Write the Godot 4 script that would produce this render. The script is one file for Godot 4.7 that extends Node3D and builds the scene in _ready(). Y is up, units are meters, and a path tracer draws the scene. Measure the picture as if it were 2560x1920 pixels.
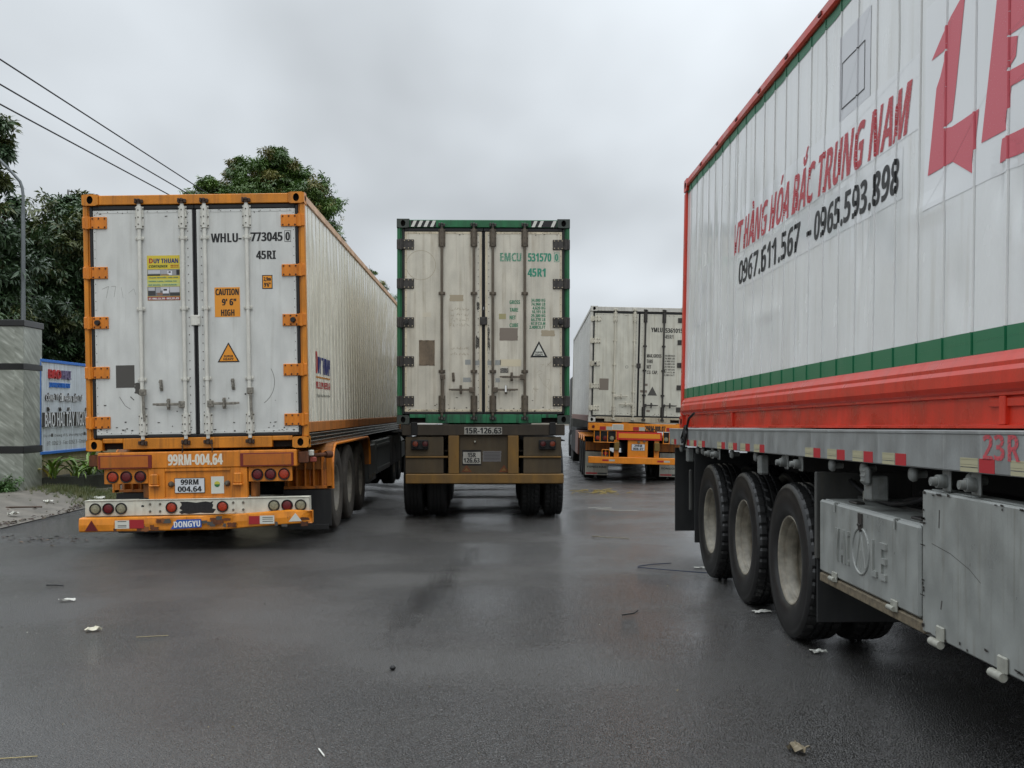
extends Node3D
# Container trailers parked nose to tail on a wet asphalt lot. x right, y up, the lorries stand along -z. Metres.

const EYE := 1.53
var M := {}
var NZ := {}
var CACHE := {}
var names := {}
var F_BOLD: SystemFont
var F_REG: SystemFont
var warp := FastNoiseLite.new()


# ---------------------------------------------------------------- mesh builder
class MB:
	var v := PackedVector3Array()
	var n := PackedVector3Array()
	var uv := PackedVector2Array()
	var xf := Transform3D()

	func tri(a: Vector3, b: Vector3, c: Vector3) -> void:
		a = xf * a
		b = xf * b
		c = xf * c
		var nn := (b - a).cross(c - a).normalized()
		v.append(a); v.append(c); v.append(b)
		for i in 3: n.append(nn)
		uv.append(Vector2(a.x, -a.y)); uv.append(Vector2(c.x, -c.y)); uv.append(Vector2(b.x, -b.y))

	func trin(a: Vector3, b: Vector3, c: Vector3, na: Vector3, nb: Vector3, nc: Vector3) -> void:
		v.append(xf * a); v.append(xf * c); v.append(xf * b)
		n.append((xf.basis * na).normalized()); n.append((xf.basis * nc).normalized()); n.append((xf.basis * nb).normalized())
		uv.append(Vector2(a.x, -a.y)); uv.append(Vector2(c.x, -c.y)); uv.append(Vector2(b.x, -b.y))

	func quad(a: Vector3, b: Vector3, c: Vector3, d: Vector3) -> void:
		tri(a, b, c)
		tri(a, c, d)

	func box(c: Vector3, s: Vector3, bev := 0.0) -> void:
		var h := s * 0.5
		bev = minf(bev, minf(h.x, minf(h.y, h.z)) * 0.9)
		var i := h - Vector3.ONE * bev
		for ax in 3:
			for sg in [-1.0, 1.0]:
				var u := (ax + 1) % 3
				var w := (ax + 2) % 3
				var p := []
				for k in [[-1, -1], [1, -1], [1, 1], [-1, 1]]:
					var q := Vector3()
					q[ax] = h[ax] * sg
					q[u] = i[u] * k[0]
					q[w] = i[w] * k[1]
					p.append(c + q)
				if sg > 0: quad(p[0], p[1], p[2], p[3])
				else: quad(p[3], p[2], p[1], p[0])
		if bev <= 0.0: return
		for ax in 3:
			var u := (ax + 1) % 3
			var w := (ax + 2) % 3
			for su in [-1.0, 1.0]:
				for sw in [-1.0, 1.0]:
					var a := Vector3(); var b := Vector3(); var d := Vector3(); var e := Vector3()
					a[ax] = -i[ax]; a[u] = h[u] * su; a[w] = i[w] * sw
					b[ax] = i[ax]; b[u] = h[u] * su; b[w] = i[w] * sw
					d[ax] = i[ax]; d[u] = i[u] * su; d[w] = h[w] * sw
					e[ax] = -i[ax]; e[u] = i[u] * su; e[w] = h[w] * sw
					if (b - a).cross(d - a).dot(a + d) > 0: quad(c + a, c + b, c + d, c + e)
					else: quad(c + e, c + d, c + b, c + a)
		for sx in [-1.0, 1.0]:
			for sy in [-1.0, 1.0]:
				for sz in [-1.0, 1.0]:
					var a := Vector3(h.x * sx, i.y * sy, i.z * sz)
					var b := Vector3(i.x * sx, h.y * sy, i.z * sz)
					var d := Vector3(i.x * sx, i.y * sy, h.z * sz)
					if (b - a).cross(d - a).dot(a) > 0: tri(c + a, c + b, c + d)
					else: tri(c + a, c + d, c + b)

	func bx(x0: float, x1: float, y0: float, y1: float, z0: float, z1: float, bev := 0.0) -> void:
		box(Vector3(x0 + x1, y0 + y1, z0 + z1) * 0.5, Vector3(absf(x1 - x0), absf(y1 - y0), absf(z1 - z0)), bev)

	func cyl(a: Vector3, b: Vector3, ra: float, rb: float, seg := 12, caps := true) -> void:
		var d := (b - a).normalized()
		var s := d.cross(Vector3.UP if absf(d.y) < 0.9 else Vector3.RIGHT).normalized()
		var t := d.cross(s)
		for i in seg:
			var p := TAU * i / seg
			var q := TAU * (i + 1) / seg
			var u := s * cos(p) + t * sin(p)
			var w := s * cos(q) + t * sin(q)
			trin(a + u * ra, a + w * ra, b + w * rb, u, w, w)
			trin(a + u * ra, b + w * rb, b + u * rb, u, w, u)
			if caps:
				tri(b, b + u * rb, b + w * rb)
				tri(a, a + w * ra, a + u * ra)

	func tube(p: Array, r: float, seg := 8) -> void:
		for i in p.size() - 1: cyl(p[i], p[i + 1], r, r, seg, true)

	# profile of (radius, x) round the x axis
	func lathe(pr: Array, seg := 48, mod = null) -> void:
		var m := pr.size()
		var nm := []
		for i in m:
			var a: Vector2 = pr[maxi(i - 1, 0)]
			var b: Vector2 = pr[mini(i + 1, m - 1)]
			var t := (b - a).normalized()
			nm.append(Vector2(t.y, -t.x))
		for j in seg:
			var p := TAU * j / seg
			var q := TAU * (j + 1) / seg
			var e0 := Vector3(0, cos(p), sin(p))
			var e1 := Vector3(0, cos(q), sin(q))
			for i in m - 1:
				var r00: float = pr[i].x; var r10: float = pr[i + 1].x
				var r01 := r00; var r11 := r10
				if mod != null:
					r00 += mod.call(i, j); r10 += mod.call(i + 1, j)
					r01 += mod.call(i, j + 1); r11 += mod.call(i + 1, j + 1)
				var a := e0 * r00 + Vector3(pr[i].y, 0, 0)
				var b := e1 * r01 + Vector3(pr[i].y, 0, 0)
				var c := e1 * r11 + Vector3(pr[i + 1].y, 0, 0)
				var d := e0 * r10 + Vector3(pr[i + 1].y, 0, 0)
				if mod != null:
					tri(a, c, d); tri(a, b, c)
				else:
					var na: Vector3 = e0 * nm[i].x + Vector3(nm[i].y, 0, 0)
					var nb: Vector3 = e1 * nm[i].x + Vector3(nm[i].y, 0, 0)
					var nc: Vector3 = e1 * nm[i + 1].x + Vector3(nm[i + 1].y, 0, 0)
					var nd: Vector3 = e0 * nm[i + 1].x + Vector3(nm[i + 1].y, 0, 0)
					trin(a, c, d, na, nc, nd); trin(a, b, c, na, nb, nc)

	# closed outline in x,y pulled along z
	func slab(poly: PackedVector2Array, z0: float, z1: float) -> void:
		var ix := Geometry2D.triangulate_polygon(poly)
		var area := 0.0
		for i in poly.size(): area += poly[i].cross(poly[(i + 1) % poly.size()])
		var cw := area < 0.0
		for i in range(0, ix.size(), 3):
			var a := poly[ix[i]]; var b := poly[ix[i + 1]]; var c := poly[ix[i + 2]]
			if (b - a).cross(c - a) < 0:
				var t := b
				b = c
				c = t
			tri(Vector3(a.x, a.y, z1), Vector3(b.x, b.y, z1), Vector3(c.x, c.y, z1))
			tri(Vector3(a.x, a.y, z0), Vector3(c.x, c.y, z0), Vector3(b.x, b.y, z0))
		var m := poly.size()
		for i in m:
			var a := poly[i]
			var b := poly[(i + 1) % m]
			if cw:
				var t := a
				a = b
				b = t
			var q0 := Vector3(a.x, a.y, z0); var q1 := Vector3(b.x, b.y, z0)
			quad(q0, q1, Vector3(b.x, b.y, z1), Vector3(a.x, a.y, z1))

	# a wall with an oval hole in the x,y plane at z, sunk by depth
	func holed(c: Vector2, w: float, h: float, rx: float, ry: float, z: float, depth: float, pit: MB = null) -> void:
		var seg := 24
		for i in seg:
			var p := TAU * i / seg; var q := TAU * (i + 1) / seg
			var e0 := Vector2(cos(p), sin(p)); var e1 := Vector2(cos(q), sin(q))
			var o0 := e0 * minf(w * 0.5 / maxf(absf(e0.x), 1e-5), h * 0.5 / maxf(absf(e0.y), 1e-5))
			var o1 := e1 * minf(w * 0.5 / maxf(absf(e1.x), 1e-5), h * 0.5 / maxf(absf(e1.y), 1e-5))
			var i0 := Vector2(e0.x * rx, e0.y * ry); var i1 := Vector2(e1.x * rx, e1.y * ry)
			var P := func(k: Vector2, zz: float): return Vector3(c.x + k.x, c.y + k.y, zz)
			quad(P.call(i0, z), P.call(o0, z), P.call(o1, z), P.call(i1, z))
			if pit:
				pit.xf = xf
				pit.quad(P.call(i1, z - depth), P.call(i0, z - depth), P.call(i0, z), P.call(i1, z))
				pit.tri(P.call(Vector2(), z - depth), P.call(i0, z - depth), P.call(i1, z - depth))

	func mesh() -> ArrayMesh:
		var a := []
		a.resize(Mesh.ARRAY_MAX)
		a[Mesh.ARRAY_VERTEX] = v
		a[Mesh.ARRAY_NORMAL] = n
		a[Mesh.ARRAY_TEX_UV] = uv
		var m := ArrayMesh.new()
		m.add_surface_from_arrays(Mesh.PRIMITIVE_TRIANGLES, a)
		return m


# ---------------------------------------------------------------- nodes
func numbered(s: String) -> String:
	var k: int = names.get(s, 0)
	names[s] = k + 1
	return s if k == 0 else "%s_%03d" % [s, k]

func thing(called: String, label: String, category: String, at := Transform3D(), group := "") -> Node3D:
	var o := Node3D.new()
	o.name = numbered(called)
	o.transform = at
	o.set_meta("label", label)
	o.set_meta("category", category)
	if group: o.set_meta("group", group)
	add_child(o)
	return o

func part(called: String, mesh: Mesh, mat: Material, parent: Node, at := Transform3D()) -> MeshInstance3D:
	var o := MeshInstance3D.new()
	o.name = called
	o.mesh = mesh
	o.material_override = mat
	o.transform = at
	parent.add_child(o, true)
	return o

func solo(called: String, label: String, category: String, mesh: Mesh, mat: Material, at := Transform3D(), group := "") -> MeshInstance3D:
	var o := part(numbered(called), mesh, mat, self, at)
	o.set_meta("label", label)
	o.set_meta("category", category)
	if group: o.set_meta("group", group)
	return o

func struct(called: String, mesh: Mesh, mat: Material) -> MeshInstance3D:
	var o := part(called, mesh, mat, self)
	o.set_meta("kind", "structure")
	return o

func at(x: float, y: float, z: float, ry := 0.0, rx := 0.0, rz := 0.0) -> Transform3D:
	return Transform3D(Basis.from_euler(Vector3(rx, ry, rz)), Vector3(x, y, z))

func boxmesh(sx: float, sy: float, sz: float, bev := 0.0) -> ArrayMesh:
	var key := "b%.4f,%.4f,%.4f,%.4f" % [sx, sy, sz, bev]
	if not CACHE.has(key):
		var b := MB.new()
		b.box(Vector3(), Vector3(sx, sy, sz), bev)
		CACHE[key] = b.mesh()
	return CACHE[key]

func pbox(called: String, x0: float, x1: float, y0: float, y1: float, z0: float, z1: float, mat: Material, parent: Node, bev := 0.006) -> MeshInstance3D:
	return part(called, boxmesh(absf(x1 - x0), absf(y1 - y0), absf(z1 - z0), bev), mat, parent, Transform3D(Basis(), Vector3(x0 + x1, y0 + y1, z0 + z1) * 0.5))


# ---------------------------------------------------------------- materials
func noise_bytes(n: int, which: int) -> PackedByteArray:
	var key := n * 10 + which
	if NZ.has(key): return NZ[key]
	var f := FastNoiseLite.new()
	f.seed = 11 + which * 7
	f.fractal_type = FastNoiseLite.FRACTAL_FBM
	f.noise_type = FastNoiseLite.TYPE_SIMPLEX_SMOOTH
	var im: Image
	if which == 0:
		f.frequency = 5.0 / n
		f.fractal_octaves = 5
		im = f.get_seamless_image(n, n)
	elif which == 1:
		f.frequency = 0.22
		f.fractal_octaves = 2
		im = f.get_seamless_image(n, n)
	elif which == 2:
		f.frequency = 20.0 / n
		f.fractal_octaves = 4
		im = f.get_seamless_image(n, n / 16)
		im.resize(n, n, Image.INTERPOLATE_CUBIC)
	else:
		f.frequency = 14.0 / n
		f.fractal_octaves = 4
		im = f.get_seamless_image(n, n)
	im.convert(Image.FORMAT_L8)
	NZ[key] = im.get_data()
	return NZ[key]

# painted metal and other worn surfaces: mottling, vertical run marks, rust or chips
func paint(base: Color, o := {}) -> StandardMaterial3D:
	var n: int = o.get("n", 256)
	var N := n * n
	var A := noise_bytes(n, 0)
	var B := noise_bytes(n, 1)
	var C := noise_bytes(n, 2)
	var D := noise_bytes(n, 3)
	var mott: float = o.get("mott", 0.10) / 128.0
	var fine: float = o.get("fine", 0.04) / 128.0
	var streak: float = o.get("streak", 0.25) * 0.5
	var dirt: Color = o.get("dirt", Color(0.33, 0.29, 0.23))
	var rust: float = o.get("rust", 0.0)
	var rc: Color = o.get("rustcol", Color(0.24, 0.12, 0.06))
	var rough: float = o.get("rough", 0.5)
	var off: int = o.get("seed", 0) * 7919 % N
	var thr := 255.0 * (0.98 - 0.42 * rust)
	var sthr: float = 255.0 * (o.get("sthr", 0.5) + 0.04)
	var px := PackedByteArray()
	px.resize(N * 3)
	var ro := PackedByteArray()
	ro.resize(N)
	var br := base.r * 255.0; var bg := base.g * 255.0; var bb := base.b * 255.0
	var dr := dirt.r * 255.0; var dg := dirt.g * 255.0; var db := dirt.b * 255.0
	for i in N:
		var k := (i + off) % N
		var a: float = A[k]
		var b: float = B[k]
		var m := 1.0 + (a - 128.0) * mott + (b - 128.0) * fine
		var r := br * m; var g := bg * m; var bl := bb * m
		var rr := rough * 255.0 + (a - 128.0) * 0.35
		if streak > 0.0:
			var s := clampf((C[k] - sthr) / 90.0, 0.0, 1.0) * streak * (0.4 + D[k] / 210.0)
			r += (dr - r) * s; g += (dg - g) * s; bl += (db - bl) * s
			rr += s * 60.0
		if rust > 0.0:
			var q := D[k] * 0.72 + b * 0.28
			if q > thr:
				var t := clampf((q - thr) / 10.0, 0.0, 0.95)
				var w := 0.75 + b / 400.0
				r += (rc.r * 255.0 * w - r) * t; g += (rc.g * 255.0 * w - g) * t; bl += (rc.b * 255.0 * w - bl) * t
				rr = lerpf(rr, 215.0, t)
		px[i * 3] = clampi(int(r), 0, 255)
		px[i * 3 + 1] = clampi(int(g), 0, 255)
		px[i * 3 + 2] = clampi(int(bl), 0, 255)
		ro[i] = clampi(int(rr), 8, 255)
	var m := StandardMaterial3D.new()
	m.albedo_texture = ImageTexture.create_from_image(Image.create_from_data(n, n, false, Image.FORMAT_RGB8, px))
	m.roughness = rough
	if n > 256:
		m.roughness_texture = ImageTexture.create_from_image(Image.create_from_data(n, n, false, Image.FORMAT_L8, ro))
		m.roughness_texture_channel = BaseMaterial3D.TEXTURE_CHANNEL_RED
		m.roughness = 1.0
	m.metallic = o.get("metal", 0.0)
	m.metallic_specular = o.get("spec", 0.5)
	m.uv1_triplanar = true
	m.uv1_world_triplanar = true
	m.uv1_scale = o.get("scale", Vector3(0.7, 0.35, 0.7))
	return m

func flat(c: Color, rough := 0.6, metal := 0.0) -> StandardMaterial3D:
	var m := StandardMaterial3D.new()
	m.albedo_color = c
	m.roughness = rough
	m.metallic = metal
	return m

# print that has partly worn off
func worn(c: Color, keep: float, sd := 0) -> StandardMaterial3D:
	keep = snappedf(keep, 0.06)
	var key := "worn%.2f" % keep
	if not CACHE.has(key):
		var B := noise_bytes(256, 3)
		var A := noise_bytes(256, 1)
		var px := PackedByteArray()
		px.resize(256 * 256 * 4)
		for i in 65536:
			px[i * 4] = 255; px[i * 4 + 1] = 255; px[i * 4 + 2] = 255
			px[i * 4 + 3] = clampi(int((keep * 255.0 - B[i] * 0.6 - A[i] * 0.4) * 9.0 + 128.0), 0, 255)
		CACHE[key] = ImageTexture.create_from_image(Image.create_from_data(256, 256, false, Image.FORMAT_RGBA8, px))
	var m := flat(c, 0.55)
	m.albedo_texture = CACHE[key]
	m.transparency = BaseMaterial3D.TRANSPARENCY_ALPHA_SCISSOR
	m.alpha_scissor_threshold = 0.5
	m.uv1_scale = Vector3(8.3, 5.1, 1.0)
	m.uv1_offset = Vector3(sd * 0.17, sd * 0.29, 0)
	return m


# ---------------------------------------------------------------- lettering
const SPLIT := {"Ắ": "Ă/", "Ả": "A?", "Ầ": "Â\\", "Ư": "U(", "Ế": "Ê/", "ả": "a?", "ử": "u(", "ữ": "u(", "ư": "u(", "ờ": "o(", "ơ": "o(", "ố": "ô/", "ị": "i.", "ọ": "o.", "Ơ": "O(", "Ử": "U(", "Ữ": "U(", "Ủ": "U?", "ễ": "ê", "Ạ": "A.", "ạ": "a."}

# outlines of a line of text as flat triangles; marks that the font lacks are added by hand
func glyph_tris(s: String, font: Font) -> PackedVector2Array:
	var key := "t" + s + str(font.get_instance_id())
	if CACHE.has(key): return CACHE[key]
	var plain := ""
	var marks := []
	for c in s:
		if SPLIT.has(c) and not font.has_char(c.unicode_at(0)):
			var q: String = SPLIT[c]
			if q.length() > 1: marks.append([plain.length(), q[1], q[0]])
			plain += q[0]
		else:
			plain += c
	var t := TextMesh.new()
	t.text = plain
	t.font = font
	t.font_size = 48
	t.pixel_size = 0.01
	t.depth = 0.02
	t.curve_step = 1.5
	var a := t.get_mesh_arrays()
	var vs: PackedVector3Array = a[Mesh.ARRAY_VERTEX]
	var ns: PackedVector3Array = a[Mesh.ARRAY_NORMAL]
	var ix := PackedInt32Array(range(vs.size())) if a[Mesh.ARRAY_INDEX] == null else PackedInt32Array(a[Mesh.ARRAY_INDEX])
	var out := PackedVector2Array()
	for i in range(0, ix.size(), 3):
		if ns[ix[i]].z > 0.5:
			for k in 3: out.append(Vector2(vs[ix[i + k]].x, vs[ix[i + k]].y))
	if marks.size():
		# capitals stand 0.35 high; the base line is the lowest point of a letter without tail
		var base := 1e9
		for p in out: base = minf(base, p.y)
		var total := font.get_string_size(plain, HORIZONTAL_ALIGNMENT_LEFT, -1, 48).x * 0.01
		for m in marks:
			var x0: float = font.get_string_size(plain.substr(0, m[0]), HORIZONTAL_ALIGNMENT_LEFT, -1, 48).x * 0.01 - total * 0.5
			var w: float = font.get_string_size(m[2], HORIZONTAL_ALIGNMENT_LEFT, -1, 48).x * 0.01
			var cx := x0 + w * 0.5
			var up: float = base + (0.375 if m[2] == m[2].to_upper() else 0.29)
			if m[2] in ["Ă", "Â", "Ê", "ô"]:
				up += 0.07
				cx += 0.03
			var quads := []
			if m[1] == "/": quads = [[Vector2(cx - 0.04, up), Vector2(cx, up), Vector2(cx + 0.07, up + 0.08), Vector2(cx + 0.01, up + 0.08)]]
			elif m[1] == "\\": quads = [[Vector2(cx, up), Vector2(cx + 0.04, up), Vector2(cx - 0.01, up + 0.08), Vector2(cx - 0.07, up + 0.08)]]
			elif m[1] == "?": quads = [[Vector2(cx - 0.012, up - 0.005), Vector2(cx + 0.02, up - 0.005), Vector2(cx + 0.02, up + 0.035), Vector2(cx - 0.012, up + 0.035)], [Vector2(cx + 0.005, up + 0.03), Vector2(cx + 0.05, up + 0.045), Vector2(cx + 0.04, up + 0.09), Vector2(cx, up + 0.06)], [Vector2(cx - 0.05, up + 0.07), Vector2(cx + 0.04, up + 0.07), Vector2(cx + 0.02, up + 0.10), Vector2(cx - 0.04, up + 0.10)]]
			elif m[1] == "(": quads = [[Vector2(x0 + w - 0.05, up - 0.06), Vector2(x0 + w + 0.01, up - 0.05), Vector2(x0 + w + 0.05, up + 0.03), Vector2(x0 + w, up + 0.03)]]
			else: quads = [[Vector2(cx - 0.025, base - 0.075), Vector2(cx + 0.025, base - 0.075), Vector2(cx + 0.025, base - 0.03), Vector2(cx - 0.025, base - 0.03)]]
			for q in quads:
				for k in [0, 1, 2, 0, 2, 3]: out.append(q[k])
	CACHE[key] = out
	return out

func fit(tr: PackedVector2Array, cx: float, cy: float, w: float, h: float, skew := 0.0) -> PackedVector2Array:
	var lo := Vector2(1e9, 1e9)
	var hi := -lo
	for p in tr:
		lo = lo.min(p)
		hi = hi.max(p)
	var sz := hi - lo
	var k := Vector2(w / sz.x, h / sz.y) if h > 0.0 else Vector2.ONE * (w / sz.x)
	var out := PackedVector2Array()
	for p in tr:
		var q := (p - (lo + hi) * 0.5) * k
		out.append(Vector2(cx + q.x + q.y * skew, cy + q.y))
	return out

func cut(polys: Array, axis: int, step: Array) -> Array:
	var out := []
	for poly in polys:
		var lo := 1e9
		var hi := -1e9
		for p in poly:
			lo = minf(lo, p[axis])
			hi = maxf(hi, p[axis])
		var rest: PackedVector2Array = poly
		for s in step:
			if s <= lo + 1e-6 or s >= hi - 1e-6: continue
			var a := PackedVector2Array()
			var b := PackedVector2Array()
			var m := rest.size()
			for i in m:
				var p := rest[i]
				var q := rest[(i + 1) % m]
				if p[axis] <= s: a.append(p)
				if p[axis] >= s: b.append(p)
				if (p[axis] < s and q[axis] > s) or (p[axis] > s and q[axis] < s):
					var e := p.lerp(q, (s - p[axis]) / (q[axis] - p[axis]))
					a.append(e)
					b.append(e)
			if a.size() > 2: out.append(a)
			rest = b
			if rest.size() < 3: break
		if rest.size() > 2: out.append(rest)
	return out

# flat print on a plane, or laid over a ribbed wall when prof (height over the wall at x,y) and cuts are given
func print_mesh(tr: PackedVector2Array, z: float, prof = null, xs := [], ys := []) -> ArrayMesh:
	var b := MB.new()
	var polys := []
	for i in range(0, tr.size(), 3):
		polys.append(PackedVector2Array([tr[i], tr[i + 1], tr[i + 2]]))
	if prof != null:
		polys = cut(cut(polys, 0, xs), 1, ys)
	var at_poly := 0
	for poly in polys:
		at_poly += 1
		var lift := 0.0005 if at_poly * 2 > polys.size() else 0.0   # the second, shifted copy lies a hair above the first
		for i in range(1, poly.size() - 1):
			var p := [poly[0], poly[i], poly[i + 1]]
			if (p[1] - p[0]).cross(p[2] - p[0]) < 0: p = [p[0], p[2], p[1]]
			var q := []
			for k in p: q.append(Vector3(k.x, k.y, z + lift + (prof.call(k.x, k.y) if prof != null else 0.0)))
			b.tri(q[0], q[1], q[2])
	return b.mesh()

func letters(parent: Node, s: String, cx: float, cy: float, w: float, h: float, mat: Material, z: float, xf := Transform3D(), font: Font = F_BOLD, skew := 0.0) -> MeshInstance3D:
	var tr := fit(glyph_tris(s, font), cx, cy, w, h, skew)
	if font == F_BOLD: tr = heavier(tr, h * 0.028)
	return part("lettering", print_mesh(tr, z), mat, parent, xf)

# thickens the strokes: each triangle once more to either side
func heavier(tr: PackedVector2Array, by: float) -> PackedVector2Array:
	var out := PackedVector2Array()
	for o in [-by, by]:
		for p in tr: out.append(p + Vector2(o, 0))
	return out

func poly_print(parent: Node, called: String, pts: Array, mat: Material, z: float, xf := Transform3D()) -> MeshInstance3D:
	var b := MB.new()
	b.slab(PackedVector2Array(pts), z, z + 0.0016)
	return part(called, b.mesh(), mat, parent, xf)

# letters with thickness: the outline's free edges become the sides
func raised(parent: Node, s: String, cx: float, cy: float, w: float, h: float, depth: float, mat: Material, xf: Transform3D, font: Font = F_BOLD, edge: Material = null) -> MeshInstance3D:
	var tr := fit(glyph_tris(s, font), cx, cy, w, h)
	var b := MB.new()
	var edges := {}
	for i in range(0, tr.size(), 3):
		var p := [tr[i], tr[i + 1], tr[i + 2]]
		if (p[1] - p[0]).cross(p[2] - p[0]) < 0: p = [p[0], p[2], p[1]]
		b.tri(Vector3(p[0].x, p[0].y, depth), Vector3(p[1].x, p[1].y, depth), Vector3(p[2].x, p[2].y, depth))
		for k in 3:
			var u: Vector2 = p[k]
			var v: Vector2 = p[(k + 1) % 3]
			var back := [v.snappedf(0.0001), u.snappedf(0.0001)]
			if edges.has(back): edges.erase(back)
			else: edges[[u.snappedf(0.0001), v.snappedf(0.0001)]] = [u, v]
	var side := MB.new()
	for e in edges.values():
		side.quad(Vector3(e[0].x, e[0].y, 0), Vector3(e[1].x, e[1].y, 0), Vector3(e[1].x, e[1].y, depth), Vector3(e[0].x, e[0].y, depth))
	var o := part("lettering", b.mesh(), mat, parent, xf)
	part("letter_edge", side.mesh(), edge if edge else mat, o)
	return o


# ---------------------------------------------------------------- shipping containers
# A container stands with its door face in the plane z = 0, doors towards +z, base at y = 0, body towards -z.
const RIGHT_SIDE := Basis(Vector3(0, 0, -1), Vector3(0, 1, 0), Vector3(1, 0, 0))    # print plane whose x runs away from the doors, on the +x side
const LEFT_SIDE := Basis(Vector3(0, 0, 1), Vector3(0, 1, 0), Vector3(-1, 0, 0))     # on the -x side

# a pressed seam: a narrow groove and the raised lip beside it
const SEAM := [[0.0, 0.0], [0.0025, -0.02], [0.0085, -0.02], [0.011, 0.006], [0.021, 0.006], [0.026, 0.0]]
const SEAM_LEFT := [[0.0, 0.0], [0.005, 0.006], [0.015, 0.006], [0.0175, -0.02], [0.0235, -0.02], [0.026, 0.0]]

var rib := {}      # the ribbed wall that is being built: pitch, phase, width, height, dents, amp

func wall_height(u: float, v: float) -> float:
	var t := fposmod(u - rib.phase, rib.pitch)
	var p: Array = rib.profile
	var z := 0.0
	for i in p.size() - 1:
		if t >= p[i][0] and t < p[i + 1][0]:
			z = lerpf(p[i][1], p[i + 1][1], (t - p[i][0]) / (p[i + 1][0] - p[i][0]))
			break
	return z + sheet_height(u, v)

# the slight unevenness of the sheet between the ribs, and its dents
func sheet_height(u: float, v: float) -> float:
	var k := floorf((u - rib.phase) / rib.pitch)
	var s: float = clampf((fposmod(u - rib.phase, rib.pitch) - rib.width) / (rib.pitch - rib.width), 0.0, 1.0)
	var z: float = rib.amp * sin(PI * s) * (warp.get_noise_2d(k * 37.0 + s * 9.0, v * 14.0) * 2.2 + warp.get_noise_2d(k * 11.0 + 400.0, v * 60.0) * 0.5)
	for d in rib.dents:
		var q := Vector2((u - d[0]) / d[2], (v - d[1]) / d[3])
		if q.length_squared() < 6.0: z += d[4] * exp(-q.length_squared())
	return z

func rib_cuts(u0: float, u1: float) -> Array:
	var out := []
	var k := floorf((u0 - rib.phase) / rib.pitch)
	while rib.phase + k * rib.pitch < u1:
		var o: float = rib.phase + k * rib.pitch
		var w: float = rib.width
		for f in rib.profile: out.append(o + f[0])
		for f in [0.16, 0.33, 0.5, 0.67, 0.84]: out.append(o + w + (rib.pitch - w) * f)
		k += 1
	return out

# each pressed panel between two ribs is a part
func ribbed_wall(c: Node, xf: Transform3D, u0: float, u1: float, v0: float, v1: float, rows: int, mat: Material) -> void:
	var k := floorf((u0 - rib.phase) / rib.pitch)
	while rib.phase + k * rib.pitch < u1 - 0.001:
		var a: float = maxf(u0, rib.phase + k * rib.pitch)
		var b: float = minf(u1, rib.phase + (k + 1) * rib.pitch)
		var us := [a]
		for x in rib_cuts(a - 0.001, b):
			if x > a + 0.0005 and x < b - 0.0005: us.append(x)
		us.append(b)
		var m := MB.new()
		var P := []
		var Q := []
		for x in us:
			var col := []
			var nor := []
			for j in rows + 1:
				var y := lerpf(v0, v1, float(j) / rows)
				var e := 0.004
				col.append(Vector3(x, y, wall_height(x, y)))
				nor.append(Vector3(-(sheet_height(x + e, y) - sheet_height(x - e, y)) / (2 * e), -(sheet_height(x, y + e) - sheet_height(x, y - e)) / (2 * e), 1.0).normalized())
			P.append(col)
			Q.append(nor)
		for i in us.size() - 1:
			var w: float = rib.width
			var t := fposmod((us[i] + us[i + 1]) * 0.5 - rib.phase, rib.pitch)
			for j in rows:
				if t < w:
					m.quad(P[i][j], P[i + 1][j], P[i + 1][j + 1], P[i][j + 1])
				else:
					m.trin(P[i][j], P[i + 1][j], P[i + 1][j + 1], Q[i][j], Q[i + 1][j], Q[i + 1][j + 1])
					m.trin(P[i][j], P[i + 1][j + 1], P[i][j + 1], Q[i][j], Q[i + 1][j + 1], Q[i][j + 1])
		part("side_panel", m.mesh(), mat, c, xf)
		k += 1

func casting_mesh(pit: MB) -> ArrayMesh:
	# a corner block .178 x .118 x .162 with oval holes on the faces that show: +z and +x
	var b := MB.new()
	b.xf = Transform3D()
	b.holed(Vector2(), 0.178, 0.125, 0.034, 0.045, 0.081, 0.06, pit)
	b.xf = Transform3D(Basis(Vector3(0, 0, -1), Vector3(0, 1, 0), Vector3(1, 0, 0)), Vector3())
	b.holed(Vector2(), 0.162, 0.125, 0.042, 0.034, 0.089, 0.06, pit)
	b.xf = Transform3D()
	var h := Vector3(0.089, 0.0625, 0.081)
	b.quad(Vector3(-h.x, h.y, h.z), Vector3(h.x, h.y, h.z), Vector3(h.x, h.y, -h.z), Vector3(-h.x, h.y, -h.z))
	b.quad(Vector3(-h.x, -h.y, -h.z), Vector3(h.x, -h.y, -h.z), Vector3(h.x, -h.y, h.z), Vector3(-h.x, -h.y, h.z))
	b.quad(Vector3(h.x, -h.y, -h.z), Vector3(-h.x, -h.y, -h.z), Vector3(-h.x, h.y, -h.z), Vector3(h.x, h.y, -h.z))
	b.quad(Vector3(-h.x, -h.y, -h.z), Vector3(-h.x, -h.y, h.z), Vector3(-h.x, h.y, h.z), Vector3(-h.x, h.y, -h.z))
	return b.mesh()

func make_casting() -> void:
	if CACHE.has("casting"): return
	var pit := MB.new()
	CACHE.casting = casting_mesh(pit)
	CACHE.pit = pit.mesh()

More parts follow.
